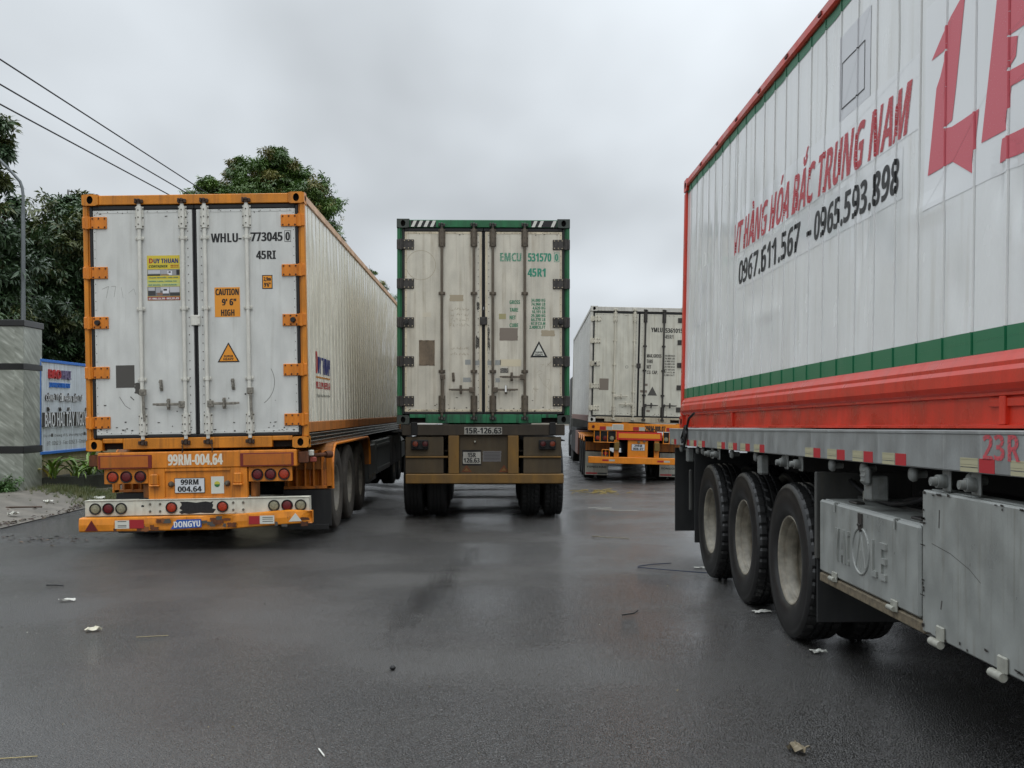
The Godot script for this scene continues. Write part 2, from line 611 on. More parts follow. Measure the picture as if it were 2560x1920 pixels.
func shell(c: Node, s: Dictionary) -> void:
	var W: float = s.W * 0.5
	var H: float = s.H
	var L: float = s.L
	var fm: Material = s.frame
	make_casting()
	for sx in [-1.0, 1.0]:
		for y in [0.0625, H - 0.0625]:
			for z in [-0.077, -L + 0.077]:
				var turn := Basis()
				if sx < 0: turn = Basis(Vector3(-1, 0, 0), Vector3(0, 1, 0), Vector3(0, 0, 1)) if z > -1.0 else Basis(Vector3(-1, 0, 0), Vector3(0, 1, 0), Vector3(0, 0, -1))
				elif z < -1.0: turn = Basis(Vector3(1, 0, 0), Vector3(0, 1, 0), Vector3(0, 0, -1))
				var cc := part("corner_casting", CACHE.casting, s.get("casting", fm), c, Transform3D(turn, Vector3(sx * (W - 0.085), y, z)))
				part("casting_hole", CACHE.pit, M.pit, cc)
		# the rear post is two pressed strips with the hinge pockets between them
		var post := MB.new()
		post.bx(sx * W, sx * (W - 0.05), 0.125, H - 0.125, -0.10, -0.012, 0.006)
		post.bx(sx * (W - 0.05), sx * (W - 0.075), 0.125, H - 0.125, -0.10, -0.035, 0.004)
		part("corner_post", post.mesh(), fm, c)
		pbox("corner_post", sx * W, sx * (W - 0.12), 0.125, H - 0.125, -L, -L + 0.1, fm, c)
		pbox("roof_rail", sx * W, sx * (W - 0.06), H - 0.095, H - 0.012, -L + 0.158, -0.158, s.get("rail", fm), c)
	var sill := MB.new()
	sill.bx(-W + 0.40, W - 0.40, 0.012, 0.135, -0.12, -0.01, 0.006)
	for sx in [-1.0, 1.0]:
		sill.bx(sx * (W - 0.40), sx * (W - 0.175), 0.085, 0.135, -0.12, -0.01, 0.006)
		pbox("sill_pocket", sx * (W - 0.40), sx * (W - 0.175), 0.014, 0.083, -0.12, -0.08, M.pit, c, 0.0)  # near-black block paints the shade inside the pocket
	part("sill_beam", sill.mesh(), s.get("sill", fm), c)
	pbox("header_beam", -W + 0.175, W - 0.175, H - 0.118, H - 0.012, -0.12, -0.008, fm, c)
	pbox("roof_panel", -W + 0.061, W - 0.061, H - 0.06, H - 0.022, -L + 0.1, -0.121, s.wall, c, 0.004)
	pbox("floor", -W + 0.06, W - 0.06, 0.02, 0.12, -L + 0.1, -0.122, s.get("floor", fm), c, 0.0)
	pbox("end_wall", -W + 0.121, W - 0.121, 0.126, H - 0.126, -L, -L + 0.08, s.wall, c)

func guide_mesh(w: float, h: float) -> ArrayMesh:
	var key := "guide%.3f,%.3f" % [w, h]
	if CACHE.has(key): return CACHE[key]
	var b := MB.new()
	b.box(Vector3(0, 0, -0.016), Vector3(w, h, 0.008), 0.002)
	b.cyl(Vector3(0, -h * 0.5, 0), Vector3(0, h * 0.5, 0), w * 0.34, w * 0.34, 12)
	CACHE[key] = b.mesh()
	return CACHE[key]

func bracket_mesh() -> ArrayMesh:
	if CACHE.has("bracket"): return CACHE.bracket
	var b := MB.new()
	b.box(Vector3(0, 0, -0.014), Vector3(0.095, 0.042, 0.008), 0.003)
	b.cyl(Vector3(0, -0.018, 0), Vector3(0, 0.018, 0), 0.027, 0.027, 12)
	for sx in [-1.0, 1.0]: b.cyl(Vector3(sx * 0.038, 0, -0.01), Vector3(sx * 0.038, 0, -0.002), 0.009, 0.007, 8)
	CACHE.bracket = b.mesh()
	return b.mesh()

func cam_mesh() -> ArrayMesh:
	if CACHE.has("cam"): return CACHE.cam
	var b := MB.new()
	b.box(Vector3(0, 0.012, 0.004), Vector3(0.034, 0.03, 0.05), 0.006)
	b.box(Vector3(-0.035, 0.004, 0.0), Vector3(0.022, 0.05, 0.045), 0.005)
	b.box(Vector3(0.035, -0.002, 0.0), Vector3(0.026, 0.04, 0.05), 0.005)
	b.cyl(Vector3(0, -0.03, 0.006), Vector3(0, 0.02, 0.006), 0.022, 0.018, 8)
	CACHE.cam = b.mesh()
	return b.mesh()

func hinge_mesh(w: float, h: float) -> ArrayMesh:
	var key := "hinge%.3f,%.3f" % [w, h]
	if CACHE.has(key): return CACHE[key]
	# runs from the post at x = 0 towards -x over the door
	var b := MB.new()
	b.bx(-w, -0.085, -h / 2, h / 2, -0.03, -0.012, 0.004)
	b.bx(-0.085, 0.004, -h / 2, h / 2, -0.03, 0.004, 0.006)
	b.cyl(Vector3(-0.052, -h / 2 - 0.004, -0.002), Vector3(-0.052, h / 2 + 0.004, -0.002), 0.022, 0.022, 12)
	CACHE[key] = b.mesh()
	return CACHE[key]

func bolt_row(w: float, h: float) -> ArrayMesh:
	var key := "bolts%.3f,%.3f" % [w, h]
	if CACHE.has(key): return CACHE[key]
	var b := MB.new()
	for i in 3:
		for sy in [-1.0, 1.0]:
			var x := lerpf(-w + 0.022, -0.105, i / 2.0)
			b.cyl(Vector3(x, sy * (h / 2 - 0.018), -0.012), Vector3(x, sy * (h / 2 - 0.018), -0.003), 0.0105, 0.007, 8)
	CACHE[key] = b.mesh()
	return CACHE[key]

func guide_bolts(w: float, h: float) -> ArrayMesh:
	var key := "gbolts%.3f,%.3f" % [w, h]
	if CACHE.has(key): return CACHE[key]
	var b := MB.new()
	for k in [-0.4, 0.0, 0.4]:
		for sx in [-1.0, 1.0]: b.cyl(Vector3(sx * w * 0.43, k * h, -0.013), Vector3(sx * w * 0.43, k * h, -0.004), 0.0085, 0.006, 6)
		b.cyl(Vector3(0, k * h * 0.8, w * 0.30), Vector3(0, k * h * 0.8, w * 0.30 + 0.012), 0.0085, 0.006, 6)
	CACHE[key] = b.mesh()
	return CACHE[key]

func handle_mesh() -> ArrayMesh:
	if CACHE.has("handle"): return CACHE.handle
	# hub on the bar at the origin, lever towards +x
	var b := MB.new()
	b.box(Vector3(0.035, 0, 0.012), Vector3(0.07, 0.075, 0.03), 0.006)
	b.cyl(Vector3(0.035, 0, 0.02), Vector3(0.035, 0, 0.034), 0.014, 0.01, 8)
	b.box(Vector3(0.19, 0.002, 0.016), Vector3(0.26, 0.03, 0.012), 0.004)
	b.box(Vector3(0.325, 0.004, 0.018), Vector3(0.06, 0.024, 0.014), 0.004)
	CACHE.handle = b.mesh()
	return b.mesh()

func hasp_mesh() -> ArrayMesh:
	if CACHE.has("hasp"): return CACHE.hasp
	var b := MB.new()
	b.box(Vector3(0, 0, -0.014), Vector3(0.036, 0.125, 0.008), 0.003)
	b.cyl(Vector3(0, 0.035, -0.012), Vector3(0, 0.035, 0.03), 0.016, 0.013, 10)
	b.cyl(Vector3(0, -0.03, -0.012), Vector3(0, -0.03, 0.022), 0.016, 0.013, 10)
	b.box(Vector3(0.004, 0.012, 0.022), Vector3(0.022, 0.10, 0.012), 0.004)
	CACHE.hasp = b.mesh()
	return b.mesh()

const DZ := -0.028   # the door skin lies this far behind the frame

func rear_doors(c: Node, s: Dictionary) -> Array:
	var W: float = s.W * 0.5
	var H: float = s.H
	var made := []
	var y0 := 0.172
	var y1 := H - 0.175
	for side in [-1, 1]:
		var k := 0 if side < 0 else 1
		var x0: float = 0.022 * side
		var x1: float = side * (W - 0.105)
		var b := MB.new()
		b.bx(x0, x1, y0, y1, DZ - 0.07, DZ, 0.006)
		var d := part("door", b.mesh(), s.door, c)
		made.append(d)
		# a narrow trim strip frames the skin
		var tr := MB.new()
		tr.bx(x0 + side * 0.004, x0 + side * 0.034, y0 + 0.034, y1 - 0.034, DZ, DZ + 0.003, 0.001)
		tr.bx(x1 - side * 0.004, x1 - side * 0.034, y0 + 0.034, y1 - 0.034, DZ, DZ + 0.003, 0.001)
		tr.bx(x0 + side * 0.004, x1 - side * 0.004, y1 - 0.034, y1 - 0.004, DZ, DZ + 0.003, 0.001)
		tr.bx(x0 + side * 0.004, x1 - side * 0.004, y0 + 0.004, y0 + 0.034, DZ, DZ + 0.003, 0.001)
		part("edge_trim", tr.mesh(), s.get("trim", s.door), d)
		var g := MB.new()
		g.bx(x1 + side * 0.001, x1 + side * 0.036, y0 - 0.035, y1 + 0.04, DZ - 0.05, DZ + 0.008, 0.008)
		g.bx(x0 - side * 0.021, x1, y1 + 0.001, y1 + 0.05, DZ - 0.05, DZ + 0.008, 0.008)
		g.bx(x0 - side * 0.021, x1, y0 - 0.036, y0 - 0.001, DZ - 0.05, DZ + 0.008, 0.008)
		g.bx(x0 - side * 0.0205, x0 - side * 0.001, y0, y1, DZ - 0.05, DZ + 0.004, 0.006)
		part("gasket", g.mesh(), M.rubber, d)
		var rv := MB.new()
		for e in [x0 + side * 0.052, x1 - side * 0.019]:
			for i in 26: rv.cyl(Vector3(e, lerpf(y0 + 0.05, y1 - 0.05, i / 25.0), DZ), Vector3(e, lerpf(y0 + 0.05, y1 - 0.05, i / 25.0), DZ + 0.006), 0.0065, 0.004, 6)
		for e in [y0 + 0.022, y1 - 0.022]:
			for i in 10: rv.cyl(Vector3(lerpf(x0, x1, (i + 0.5) / 10.0), e, DZ), Vector3(lerpf(x0, x1, (i + 0.5) / 10.0), e, DZ + 0.006), 0.0065, 0.004, 6)
		part("rivet_line", rv.mesh(), s.rivet, d).set_meta("kind", "stuff")
		for x in s.bars[k]:
			var bar := MB.new()
			var z := DZ + 0.03
			bar.cyl(Vector3(x, 0.12, z), Vector3(x, H - 0.11, z), s.bar_r, s.bar_r, 12)
			part("lock_bar", bar.mesh(), s.gear[k], d)
			part("bar_guide", guide_mesh(s.guide_w, 0.245), s.gear[k], d, at(x, H - 0.265, z))
			part("bar_guide", guide_mesh(s.guide_w, 0.235), s.gear[k], d, at(x, 0.285, z))
			part("bolt_set", guide_bolts(s.guide_w, 0.245), s.rivet, d, at(x, H - 0.265, z)).set_meta("kind", "stuff")
			part("bolt_set", guide_bolts(s.guide_w, 0.235), s.rivet, d, at(x, 0.285, z)).set_meta("kind", "stuff")
			part("locking_cam", cam_mesh(), s.cam[k], d, at(x, H - 0.085, 0.005))
			part("locking_cam", cam_mesh(), s.cam[k], d, Transform3D(Basis(Vector3(0, 0, 1), PI), Vector3(x, 0.082, 0.005)))
			for y in s.brackets[k]: part("bar_bracket", bracket_mesh(), s.gear[k], d, at(x, y, z))
		for y in s.hinges:
			var hx := Transform3D(Basis() if side > 0 else Basis(Vector3(0, 0, 1), PI), Vector3(side * W, y, 0))
			part("hinge", hinge_mesh(s.hinge_w, s.hinge_h), s.hinge_mat[k], d, hx)
			part("bolt_set", bolt_row(s.hinge_w, s.hinge_h), s.get("hinge_bolt", s.rivet), d, hx).set_meta("kind", "stuff")
		if s.get("stops", true):
			var st := MB.new()
			st.cyl(Vector3(side * (W - s.hinge_w * 0.55), s.hinges[2], -0.014), Vector3(side * (W - s.hinge_w * 0.55), s.hinges[2], 0.03), 0.032, 0.026, 14)
			part("door_stop", st.mesh(), M.rubber, d)
		for h in s.handles[k]:
			# h = [x of its bar, y, direction of the lever: +1, -1, 0 hangs down]
			var z := DZ + 0.03
			if h[2] == 0:
				part("door_handle", handle_mesh(), s.get("lever", s.gear)[k], d, Transform3D(Basis(Vector3(0, 0, 1), -PI * 0.49), Vector3(h[0] + 0.012, h[1], z + 0.008)))
			else:
				part("door_handle", handle_mesh(), s.get("lever", s.gear)[k], d, Transform3D(Basis() if h[2] > 0 else Basis(Vector3(0, 1, 0), PI) * Basis.from_scale(Vector3(1, 1, -1)), Vector3(h[0], h[1], z)))
				part("handle_hasp", hasp_mesh(), s.get("lever", s.gear)[k], d, at(h[0] + h[2] * 0.185, h[1] + 0.004, z + 0.016))
		for q in s.catches[k]: part("handle_hasp", hasp_mesh(), s.get("lever", s.gear)[k], d, at(q[0], q[1], DZ + 0.022, 0, 0, 0.08))
	for k in 2:
		var r := RandomNumberGenerator.new()
		r.seed = 300 + k + int(W * 1000.0 + H * 100.0)
		var cp := MB.new()
		for i in int(s.get("chips", 26)):
			var x: float = (0.05 + r.randf() * (W - 0.2)) * (-1 if k == 0 else 1)
			var y: float = y0 + 0.012 + absf(r.randfn()) * 0.055
			if i % 5 == 0: y = r.randf_range(y0, y0 + 0.5)
			if i % 7 == 0: y = y1 - absf(r.randfn()) * 0.04 - 0.01
			cp.slab(PackedVector2Array(ragged(x, y, r.randf_range(0.006, 0.028), r.randf_range(0.005, 0.014), i + k * 50, 0.9)), DZ + 0.003, DZ + 0.0038)
		part("paint_chips", cp.mesh(), M.chip, made[k]).set_meta("kind", "stuff")
	var lk := MB.new()
	lk.bx(-0.052, 0.052, 1.49, 1.605, DZ + 0.009, DZ + 0.022, 0.006)
	for y in [1.51, 1.585]: lk.cyl(Vector3(0.034, y, DZ + 0.02), Vector3(0.034, y, DZ + 0.03), 0.008, 0.006, 8)
	part("seal_plate", lk.mesh(), s.seal, made[1], at(0, s.get("seal_y", 0.0), 0))
	return made

func tri_sign(d: Node, x: float, y: float, w: float, h: float, inner: Material, outer: Material, ink: Material, rim: float) -> void:
	var z := DZ + 0.001
	poly_print(d, "warning_sticker", [Vector2(x - w / 2, y), Vector2(x + w / 2, y), Vector2(x, y + h)], outer, z)
	var k := rim
	poly_print(d, "warning_sticker", [Vector2(x - w / 2 + k * 1.8, y + k), Vector2(x + w / 2 - k * 1.8, y + k), Vector2(x, y + h - k * 2.0)], inner, z + 0.002)
	letters(d, "SUPER", x, y + h * 0.30, w * 0.42, h * 0.11, ink, z + 0.0045)
	letters(d, "HEAVY", x, y + h * 0.155, w * 0.46, h * 0.11, ink, z + 0.0045)

func ragged(cx: float, cy: float, w: float, h: float, sd: int, rough := 0.12) -> Array:
	var r := RandomNumberGenerator.new()
	r.seed = sd
	var out := []
	for e in 4:
		var a: Vector2 = [Vector2(-1, -1), Vector2(1, -1), Vector2(1, 1), Vector2(-1, 1)][e]
		var b: Vector2 = [Vector2(1, -1), Vector2(1, 1), Vector2(-1, 1), Vector2(-1, -1)][e]
		for i in 7:
			var p := a.lerp(b, i / 7.0)
			p += Vector2(r.randf_range(-1, 1), r.randf_range(-1, 1)) * rough * 0.5
			out.append(Vector2(cx + p.x * w / 2, cy + p.y * h / 2))
	return out

# the white container with the orange frame
func container_orange(root: Transform3D) -> void:
	var c := thing("shipping_container", "white refrigerated container with orange frame, hinges and a yellow poster on its doors", "container", root)
	var s := {
		"W": 2.45, "H": 2.85, "L": 12.19, "frame": M.orange, "rail": M.faded_orange, "wall": M.white_side, "door": M.white_door, "floor": M.steel_dark,
		"rivet": M.rivet_dark, "gear": [M.white_gear, M.white_gear], "lever": [M.lever, M.lever], "cam": [M.rusty, M.rusty], "hinge_bolt": M.rusty_brown, "bars": [[-0.60, -0.125], [0.12, 0.585]], "bar_r": 0.021, "guide_w": 0.092,
		"brackets": [[2.355, 1.57, 0.785], [2.355, 1.57, 0.785]], "hinges": [0.315, 0.87, 1.425, 1.98, 2.535], "hinge_w": 0.262, "hinge_h": 0.132, "hinge_mat": [M.orange_hinge, M.orange_hinge],
		"handles": [[[-0.125, 0.505, -1], [-0.60, 0.68, 0]], [[0.12, 0.505, 1], [0.585, 0.68, 0]]], "catches": [[[-0.395, 0.72]], [[0.40, 0.72]]], "seal": M.white_gear, "seal_y": -0.11,
	}
	shell(c, s)
	rib = {"pitch": 0.281, "phase": 0.06, "width": 0.026, "profile": SEAM, "amp": 0.0022, "dents": []}
	var side := Transform3D(RIGHT_SIDE, Vector3(1.205, 0, 0))
	ribbed_wall(c, side, 0.10, 12.09, 0.285, 2.76, 30, M.white_side)
	var print_cuts := rib_cuts(0.2, 2.2)
	var rows := []
	for i in 31: rows.append(lerpf(0.285, 2.76, i / 30.0))
	var lay := func(t: String, x: float, y: float, w: float, h: float, m: Material, z := 0.003): return part("lettering", print_mesh(heavier(fit(glyph_tris(t, F_BOLD), x, y, w, h), h * 0.03), z, wall_height, print_cuts, rows), m, c, side)
	lay.call("D", 0.79, 0.985, 0.13, 0.26, M.ink_red)
	lay.call("UY THUAN", 1.36, 0.955, 0.94, 0.205, M.ink_blue)
	lay.call("0983.233.299 - 0933.331.479", 1.27, 0.715, 1.12, 0.085, M.worn_red)
	lay.call("Chuyên mua bán, cho thuê", 1.27, 0.59, 1.05, 0.045, M.worn_grey)
	var bar := PackedVector2Array([Vector2(0.72, 0.80), Vector2(1.83, 0.80), Vector2(1.83, 0.82), Vector2(0.72, 0.80), Vector2(1.83, 0.82), Vector2(0.72, 0.82)])
	part("lettering", print_mesh(bar, 0.003, wall_height, print_cuts, rows), M.orange_print, c, side)
	ribbed_wall(c, Transform3D(LEFT_SIDE, Vector3(-1.205, 0, -12.19)), 0.10, 12.09, 0.285, 2.76, 3, M.white_side)
	for sx in [-1.0, 1.0]:
		pbox("bottom_rail", sx * 1.222, sx * 1.15, 0.165, 0.284, -12.03, -0.158, M.brown_orange, c)
		var rail := MB.new()
		for y in [0.025, 0.068, 0.111]:
			rail.bx(sx * 1.195, sx * 1.205, y, y + 0.036, -12.03, -0.158)
			rail.bx(sx * 1.195, sx * 1.224, y + 0.03, y + 0.042, -12.03, -0.158, 0.004)
		rail.bx(sx * 1.18, sx * 1.222, 0.012, 0.024, -12.03, -0.158, 0.004)
		part("ridged_rail", rail.mesh(), M.steel_bright, c)
	var d := rear_doors(c, s)
	var L: Node = d[0]
	var R: Node = d[1]
	var z := DZ + 0.0015
	letters(R, "WHLU-", 0.352, 2.352, 0.335, 0.1, M.ink_black, z)
	letters(R, "773045", 0.80, 2.358, 0.35, 0.1, M.ink_black, z)
	letters(R, "0", 1.035, 2.36, 0.045, 0.095, M.ink_black, z)
	var fr := MB.new()
	for q in [[0.999, 1.004, 2.298, 2.424], [1.066, 1.071, 2.298, 2.424], [1.004, 1.066, 2.298, 2.303], [1.004, 1.066, 2.419, 2.424]]: fr.bx(q[0], q[1], q[2], q[3], DZ, z)
	part("number_box", fr.mesh(), M.ink_black, R)
	letters(R, "45RI", 0.79, 2.155, 0.215, 0.094, M.ink_black, z)
	pbox("caution_sticker", 0.212, 0.492, 1.47, 1.80, DZ, DZ + 0.002, M.sticker_orange, R, 0.0)
	letters(R, "CAUTION", 0.352, 1.748, 0.255, 0.07, M.ink_black, DZ + 0.0035)
	letters(R, "9' 6\"", 0.372, 1.635, 0.155, 0.075, M.ink_black, DZ + 0.0035)
	letters(R, "HIGH", 0.355, 1.517, 0.145, 0.07, M.ink_black, DZ + 0.0035)
	pbox("height_sticker", 0.742, 0.857, 1.775, 1.93, DZ, DZ + 0.0015, M.ink_black, R, 0.0)
	pbox("height_sticker", 0.751, 0.848, 1.785, 1.92, DZ + 0.0015, DZ + 0.003, M.sticker_orange, R, 0.0)
	letters(R, "2,9m", 0.80, 1.882, 0.078, 0.048, M.ink_black, DZ + 0.0045)
	letters(R, "9'6\"", 0.80, 1.822, 0.07, 0.046, M.ink_black, DZ + 0.0045)
	tri_sign(R, 0.355, 0.965, 0.245, 0.222, M.sticker_orange, M.ink_black, M.ink_black, 0.013)
	pbox("bare_patch", -0.895, -0.69, 0.70, 0.95, DZ, DZ + 0.0015, M.patch_dark, L, 0.0)
	poly_print(L, "bare_patch", ragged(-0.645, 0.69, 0.09, 0.13, 5, 0.34), M.patch_dark, DZ)
	# poster: print only
	var px0 := -0.53
	var pw := 0.362
	pbox("poster", px0, px0 + pw, 1.665, 2.165, DZ, DZ + 0.0015, M.poster, L, 0.0)
	var q := poster_print()
	var pm := QuadMesh.new()
	pm.size = Vector2(pw - 0.004, 0.496)
	part("poster_print", pm, q, L, at(px0 + pw / 2, 1.915, DZ + 0.003))
	letters(L, "D", px0 + 0.045, 2.107, 0.04, 0.052, M.ink_red, DZ + 0.0045)
	letters(L, "UY THUAN", px0 + 0.21, 2.105, 0.27, 0.05, M.ink_blue, DZ + 0.0045)
	letters(L, "CONTAINER", px0 + 0.125, 2.045, 0.205, 0.028, M.ink_green, DZ + 0.0045, Transform3D(), F_BOLD, 0.25)
	letters(L, "0983.233.299", px0 + 0.305, 2.054, 0.088, 0.012, M.ink_red, DZ + 0.0045)
	letters(L, "0933.331.479", px0 + 0.305, 2.034, 0.088, 0.012, M.ink_red, DZ + 0.0045)
	letters(L, "Chuyên: MUA BÁN - SỬA CHỮA", px0 + 0.18, 1.919, 0.325, 0.022, M.ink_teal, DZ + 0.0045)
	letters(L, "THÙNG LẠNH, THÙNG TẢI", px0 + 0.17, 1.877, 0.31, 0.022, M.ink_teal, DZ + 0.0045)
	letters(L, "RƠ MOÓC, CONTAINER", px0 + 0.17, 1.838, 0.31, 0.020, M.ink_teal, DZ + 0.0045)
	letters(L, "ĐT: 0983.233.299 - 0933.331.479", px0 + 0.181, 1.685, 0.335, 0.022, M.ink_white, DZ + 0.0045)
	var sc := MB.new()
	scratch(sc, [Vector2(-1.03, 1.80), Vector2(-0.96, 1.83), Vector2(-0.985, 1.70)], 0.004)
	scratch(sc, [Vector2(-0.93, 1.83), Vector2(-0.88, 1.83), Vector2(-0.90, 1.71)], 0.004)
	scratch(sc, [Vector2(-0.82, 1.82), Vector2(-0.80, 1.70)], 0.003)
	scratch(sc, [Vector2(-0.74, 1.75), Vector2(-0.68, 1.80), Vector2(-0.66, 1.73)], 0.003)
	part("pencil_mark", sc.mesh(), flat(Color(0.55, 0.55, 0.52)), L)
	var s2 := MB.new()
	scratch(s2, [Vector2(-0.86, 0.60), Vector2(-0.80, 0.50), Vector2(-0.74, 0.46)], 0.005)
	scratch(s2, [Vector2(-0.74, 0.60), Vector2(-0.70, 0.56)], 0.01)
	part("scrape", s2.mesh(), M.patch_dark, L)
	var s3 := MB.new()
	var arc := []
	for i in 11: arc.append(Vector2(0.60 + 0.26 * cos(-1.0 + i * 0.155), 0.74 + 0.28 * sin(-1.0 + i * 0.155)))
	scratch(s3, arc, 0.006)
	part("scrape", s3.mesh(), flat(Color(0.45, 0.45, 0.43)), R)

func scratch(b: MB, p: Array, w: float) -> void:
	for i in p.size() - 1:
		var t: Vector2 = (p[i + 1] - p[i]).normalized()
		var o := Vector2(-t.y, t.x) * w * 0.5
		var z := DZ + 0.0012
		var a: Vector2 = p[i]
		var e: Vector2 = p[i + 1]
		b.quad(Vector3(a.x - o.x, a.y - o.y, z), Vector3(e.x - o.x, e.y - o.y, z), Vector3(e.x + o.x, e.y + o.y, z), Vector3(a.x + o.x, a.y + o.y, z))

func poster_print() -> StandardMaterial3D:
	var im := Image.create(180, 248, false, Image.FORMAT_RGB8)
	im.fill(Color(0.80, 0.72, 0.22))
	im.fill_rect(Rect2i(0, 76, 180, 36), Color(0.48, 0.50, 0.50))
	im.fill_rect(Rect2i(0, 172, 180, 54), Color(0.42, 0.42, 0.42))
	im.fill_rect(Rect2i(0, 228, 180, 20), Color(0.55, 0.16, 0.15))
	im.fill_rect(Rect2i(0, 132, 180, 18), Color(0.74, 0.76, 0.42))
	im.fill_rect(Rect2i(0, 152, 180, 18), Color(0.72, 0.76, 0.50))
	# four small photographs of lorries, too small to make out
	for q in [[4, 80, 68, 20, 0.72], [0, 104, 72, 8, 0.08], [74, 78, 40, 24, 0.62], [112, 84, 26, 24, 0.82], [118, 88, 12, 8, 0.12], [140, 80, 20, 28, 0.55], [162, 80, 18, 28, 0.15], [4, 176, 36, 18, 0.70], [4, 196, 40, 26, 0.22], [46, 176, 24, 30, 0.62], [72, 174, 50, 20, 0.70], [84, 184, 34, 26, 0.82], [88, 186, 20, 9, 0.10], [124, 174, 54, 30, 0.72], [124, 208, 56, 16, 0.2], [76, 212, 44, 10, 0.3]]:
		im.fill_rect(Rect2i(q[0], q[1], q[2], q[3]), Color(q[4], q[4], q[4] * 1.02))
	im.fill_rect(Rect2i(54, 206, 30, 16), Color(0.50, 0.38, 0.32))
	im.fill_rect(Rect2i(76, 104, 44, 7), Color(0.55, 0.45, 0.30))
	var m := flat(Color.WHITE, 0.5)
	m.albedo_texture = ImageTexture.create_from_image(im)
	return m

# the beige container with the green frame
func container_green(root: Transform3D) -> void:
	var c := thing("shipping_container", "beige refrigerated container with green frame and grey hinges, between the other two lorries", "container", root)
	var s := {
		"W": 2.438, "H": 2.896, "L": 12.19, "frame": M.green, "casting": M.grey_green, "sill": M.green_worn, "wall": M.beige_side, "door": M.beige_door, "floor": M.steel_dark, "trim": M.beige_trim,
		"rivet": M.rivet_dark, "gear": [M.brown_gear, M.brown_gear], "cam": [M.dark_gear, M.dark_gear], "hinge_bolt": M.patch_light, "bars": [[-0.587, -0.135], [0.132, 0.583]], "bar_r": 0.019, "guide_w": 0.096,
		"brackets": [[1.847, 0.744], [1.847, 0.744]], "hinges": [0.325, 0.887, 1.437, 1.983, 2.537], "hinge_w": 0.238, "hinge_h": 0.142, "hinge_mat": [M.dark_gear, M.dark_gear],
		"handles": [[[-0.135, 0.483, -1], [-0.587, 0.70, 0]], [[0.132, 0.483, 1], [0.583, 0.664, -1]]], "catches": [[[-0.425, 0.665]], []], "seal": M.dark_gear, "seal_y": -0.09,
	}
	shell(c, s)
	rib = {"pitch": 0.29, "phase": 0.06, "width": 0.026, "profile": SEAM, "amp": 0.003, "dents": []}
	for q in [Transform3D(RIGHT_SIDE, Vector3(1.20, 0, 0)), Transform3D(LEFT_SIDE, Vector3(-1.20, 0, -12.19))]:
		ribbed_wall(c, q, 0.10, 12.09, 0.165, 2.80, 3, M.beige_side)
	for sx in [-1.0, 1.0]: pbox("bottom_rail", sx * 1.217, sx * 1.14, 0.012, 0.164, -12.03, -0.158, M.green, c)
	var d := rear_doors(c, s)
	var L: Node = d[0]
	var R: Node = d[1]
	var z := DZ + 0.0015
	# hazard tape on the header
	for sx in [-1.0, 1.0]:
		var x0: float = -1.03 if sx < 0 else 0.675
		pbox("hazard_tape", x0, x0 + 0.36, 2.782, 2.874, -0.0078, -0.0068, M.tape_black, c, 0.0)
		for i in 4:
			var x := x0 + 0.005 + i * 0.09
			if sx > 0 and i == 2: continue
			poly_print(c, "tape_stripe", [Vector2(x, 2.784), Vector2(x + 0.045, 2.784), Vector2(x + 0.085, 2.872), Vector2(x + 0.04, 2.872)], M.tape_white, -0.0068)
	letters(R, "EMCU", 0.385, 2.362, 0.295, 0.12, M.worn_green, z)
	letters(R, "531570", 0.795, 2.36, 0.325, 0.118, M.ink_teal2, z)
	letters(R, "0", 1.035, 2.36, 0.04, 0.1, M.ink_teal2, z)
	var fr := MB.new()
	for q in [[1.0, 1.006, 2.295, 2.428], [1.066, 1.072, 2.295, 2.428], [1.006, 1.066, 2.295, 2.301], [1.006, 1.066, 2.422, 2.428]]: fr.bx(q[0], q[1], q[2], q[3], DZ, z)
	part("number_box", fr.mesh(), M.ink_teal2, R)
	letters(R, "45R1", 0.752, 2.145, 0.25, 0.118, M.ink_teal2, z)
	var k := 0
	for t in ["GROSS", "TARE", "NET", "CUBE"]:
		letters(R, t, 0.37 + [0.073, 0.06, 0.043, 0.06][k], [1.725, 1.617, 1.508, 1.398][k], [0.146, 0.118, 0.085, 0.12][k], 0.055, M.ink_green2, z)
		k += 1
	k = 0
	for t in ["34.000 KG", "74.960 LB", "4.620 KG", "10.191 LB", "29.380 KG", "64.770 LB", "67.9 CU.M", "2.400CU.FT"]:
		var w: float = [0.2, 0.2, 0.18, 0.19, 0.2, 0.2, 0.2, 0.225][k]
		letters(R, t, 0.875 - w / 2, 1.752 - k * 0.0545, w, 0.044, M.ink_green2, z)
		k += 1
	tri_sign(R, 0.785, 0.945, 0.245, 0.23, M.sticker_white, M.ink_black, M.ink_black, 0.022)
	poly_print(L, "bare_patch", ragged(-0.80, 1.005, 0.222, 0.36, 3, 0.04), M.patch_brown, DZ)
	var fx := MB.new()
	for q in [-0.895, -0.80, -0.705]:
		for y in [0.84, 1.17]: fx.cyl(Vector3(q, y, DZ), Vector3(q, y, DZ + 0.008), 0.008, 0.006, 6)
	part("rivet_line", fx.mesh(), M.rivet_dark, L).set_meta("kind", "stuff")
	poly_print(R, "bare_patch", ragged(0.357, 1.27, 0.258, 0.178, 8, 0.05), M.patch_taupe, DZ)
	poly_print(L, "bare_patch", ragged(-0.381, 1.782, 0.196, 0.09, 9, 0.10), M.patch_light, DZ)
	poly_print(R, "bare_patch", ragged(0.268, 1.523, 0.10, 0.075, 12, 0.05), M.patch_olive, DZ)
	poly_print(R, "bare_patch", ragged(0.915, 1.285, 0.195, 0.085, 14, 0.2), M.patch_light, DZ)
	poly_print(R, "paper_label", ragged(0.385, 0.865, 0.298, 0.10, 15, 0.02), M.paper_label, DZ)
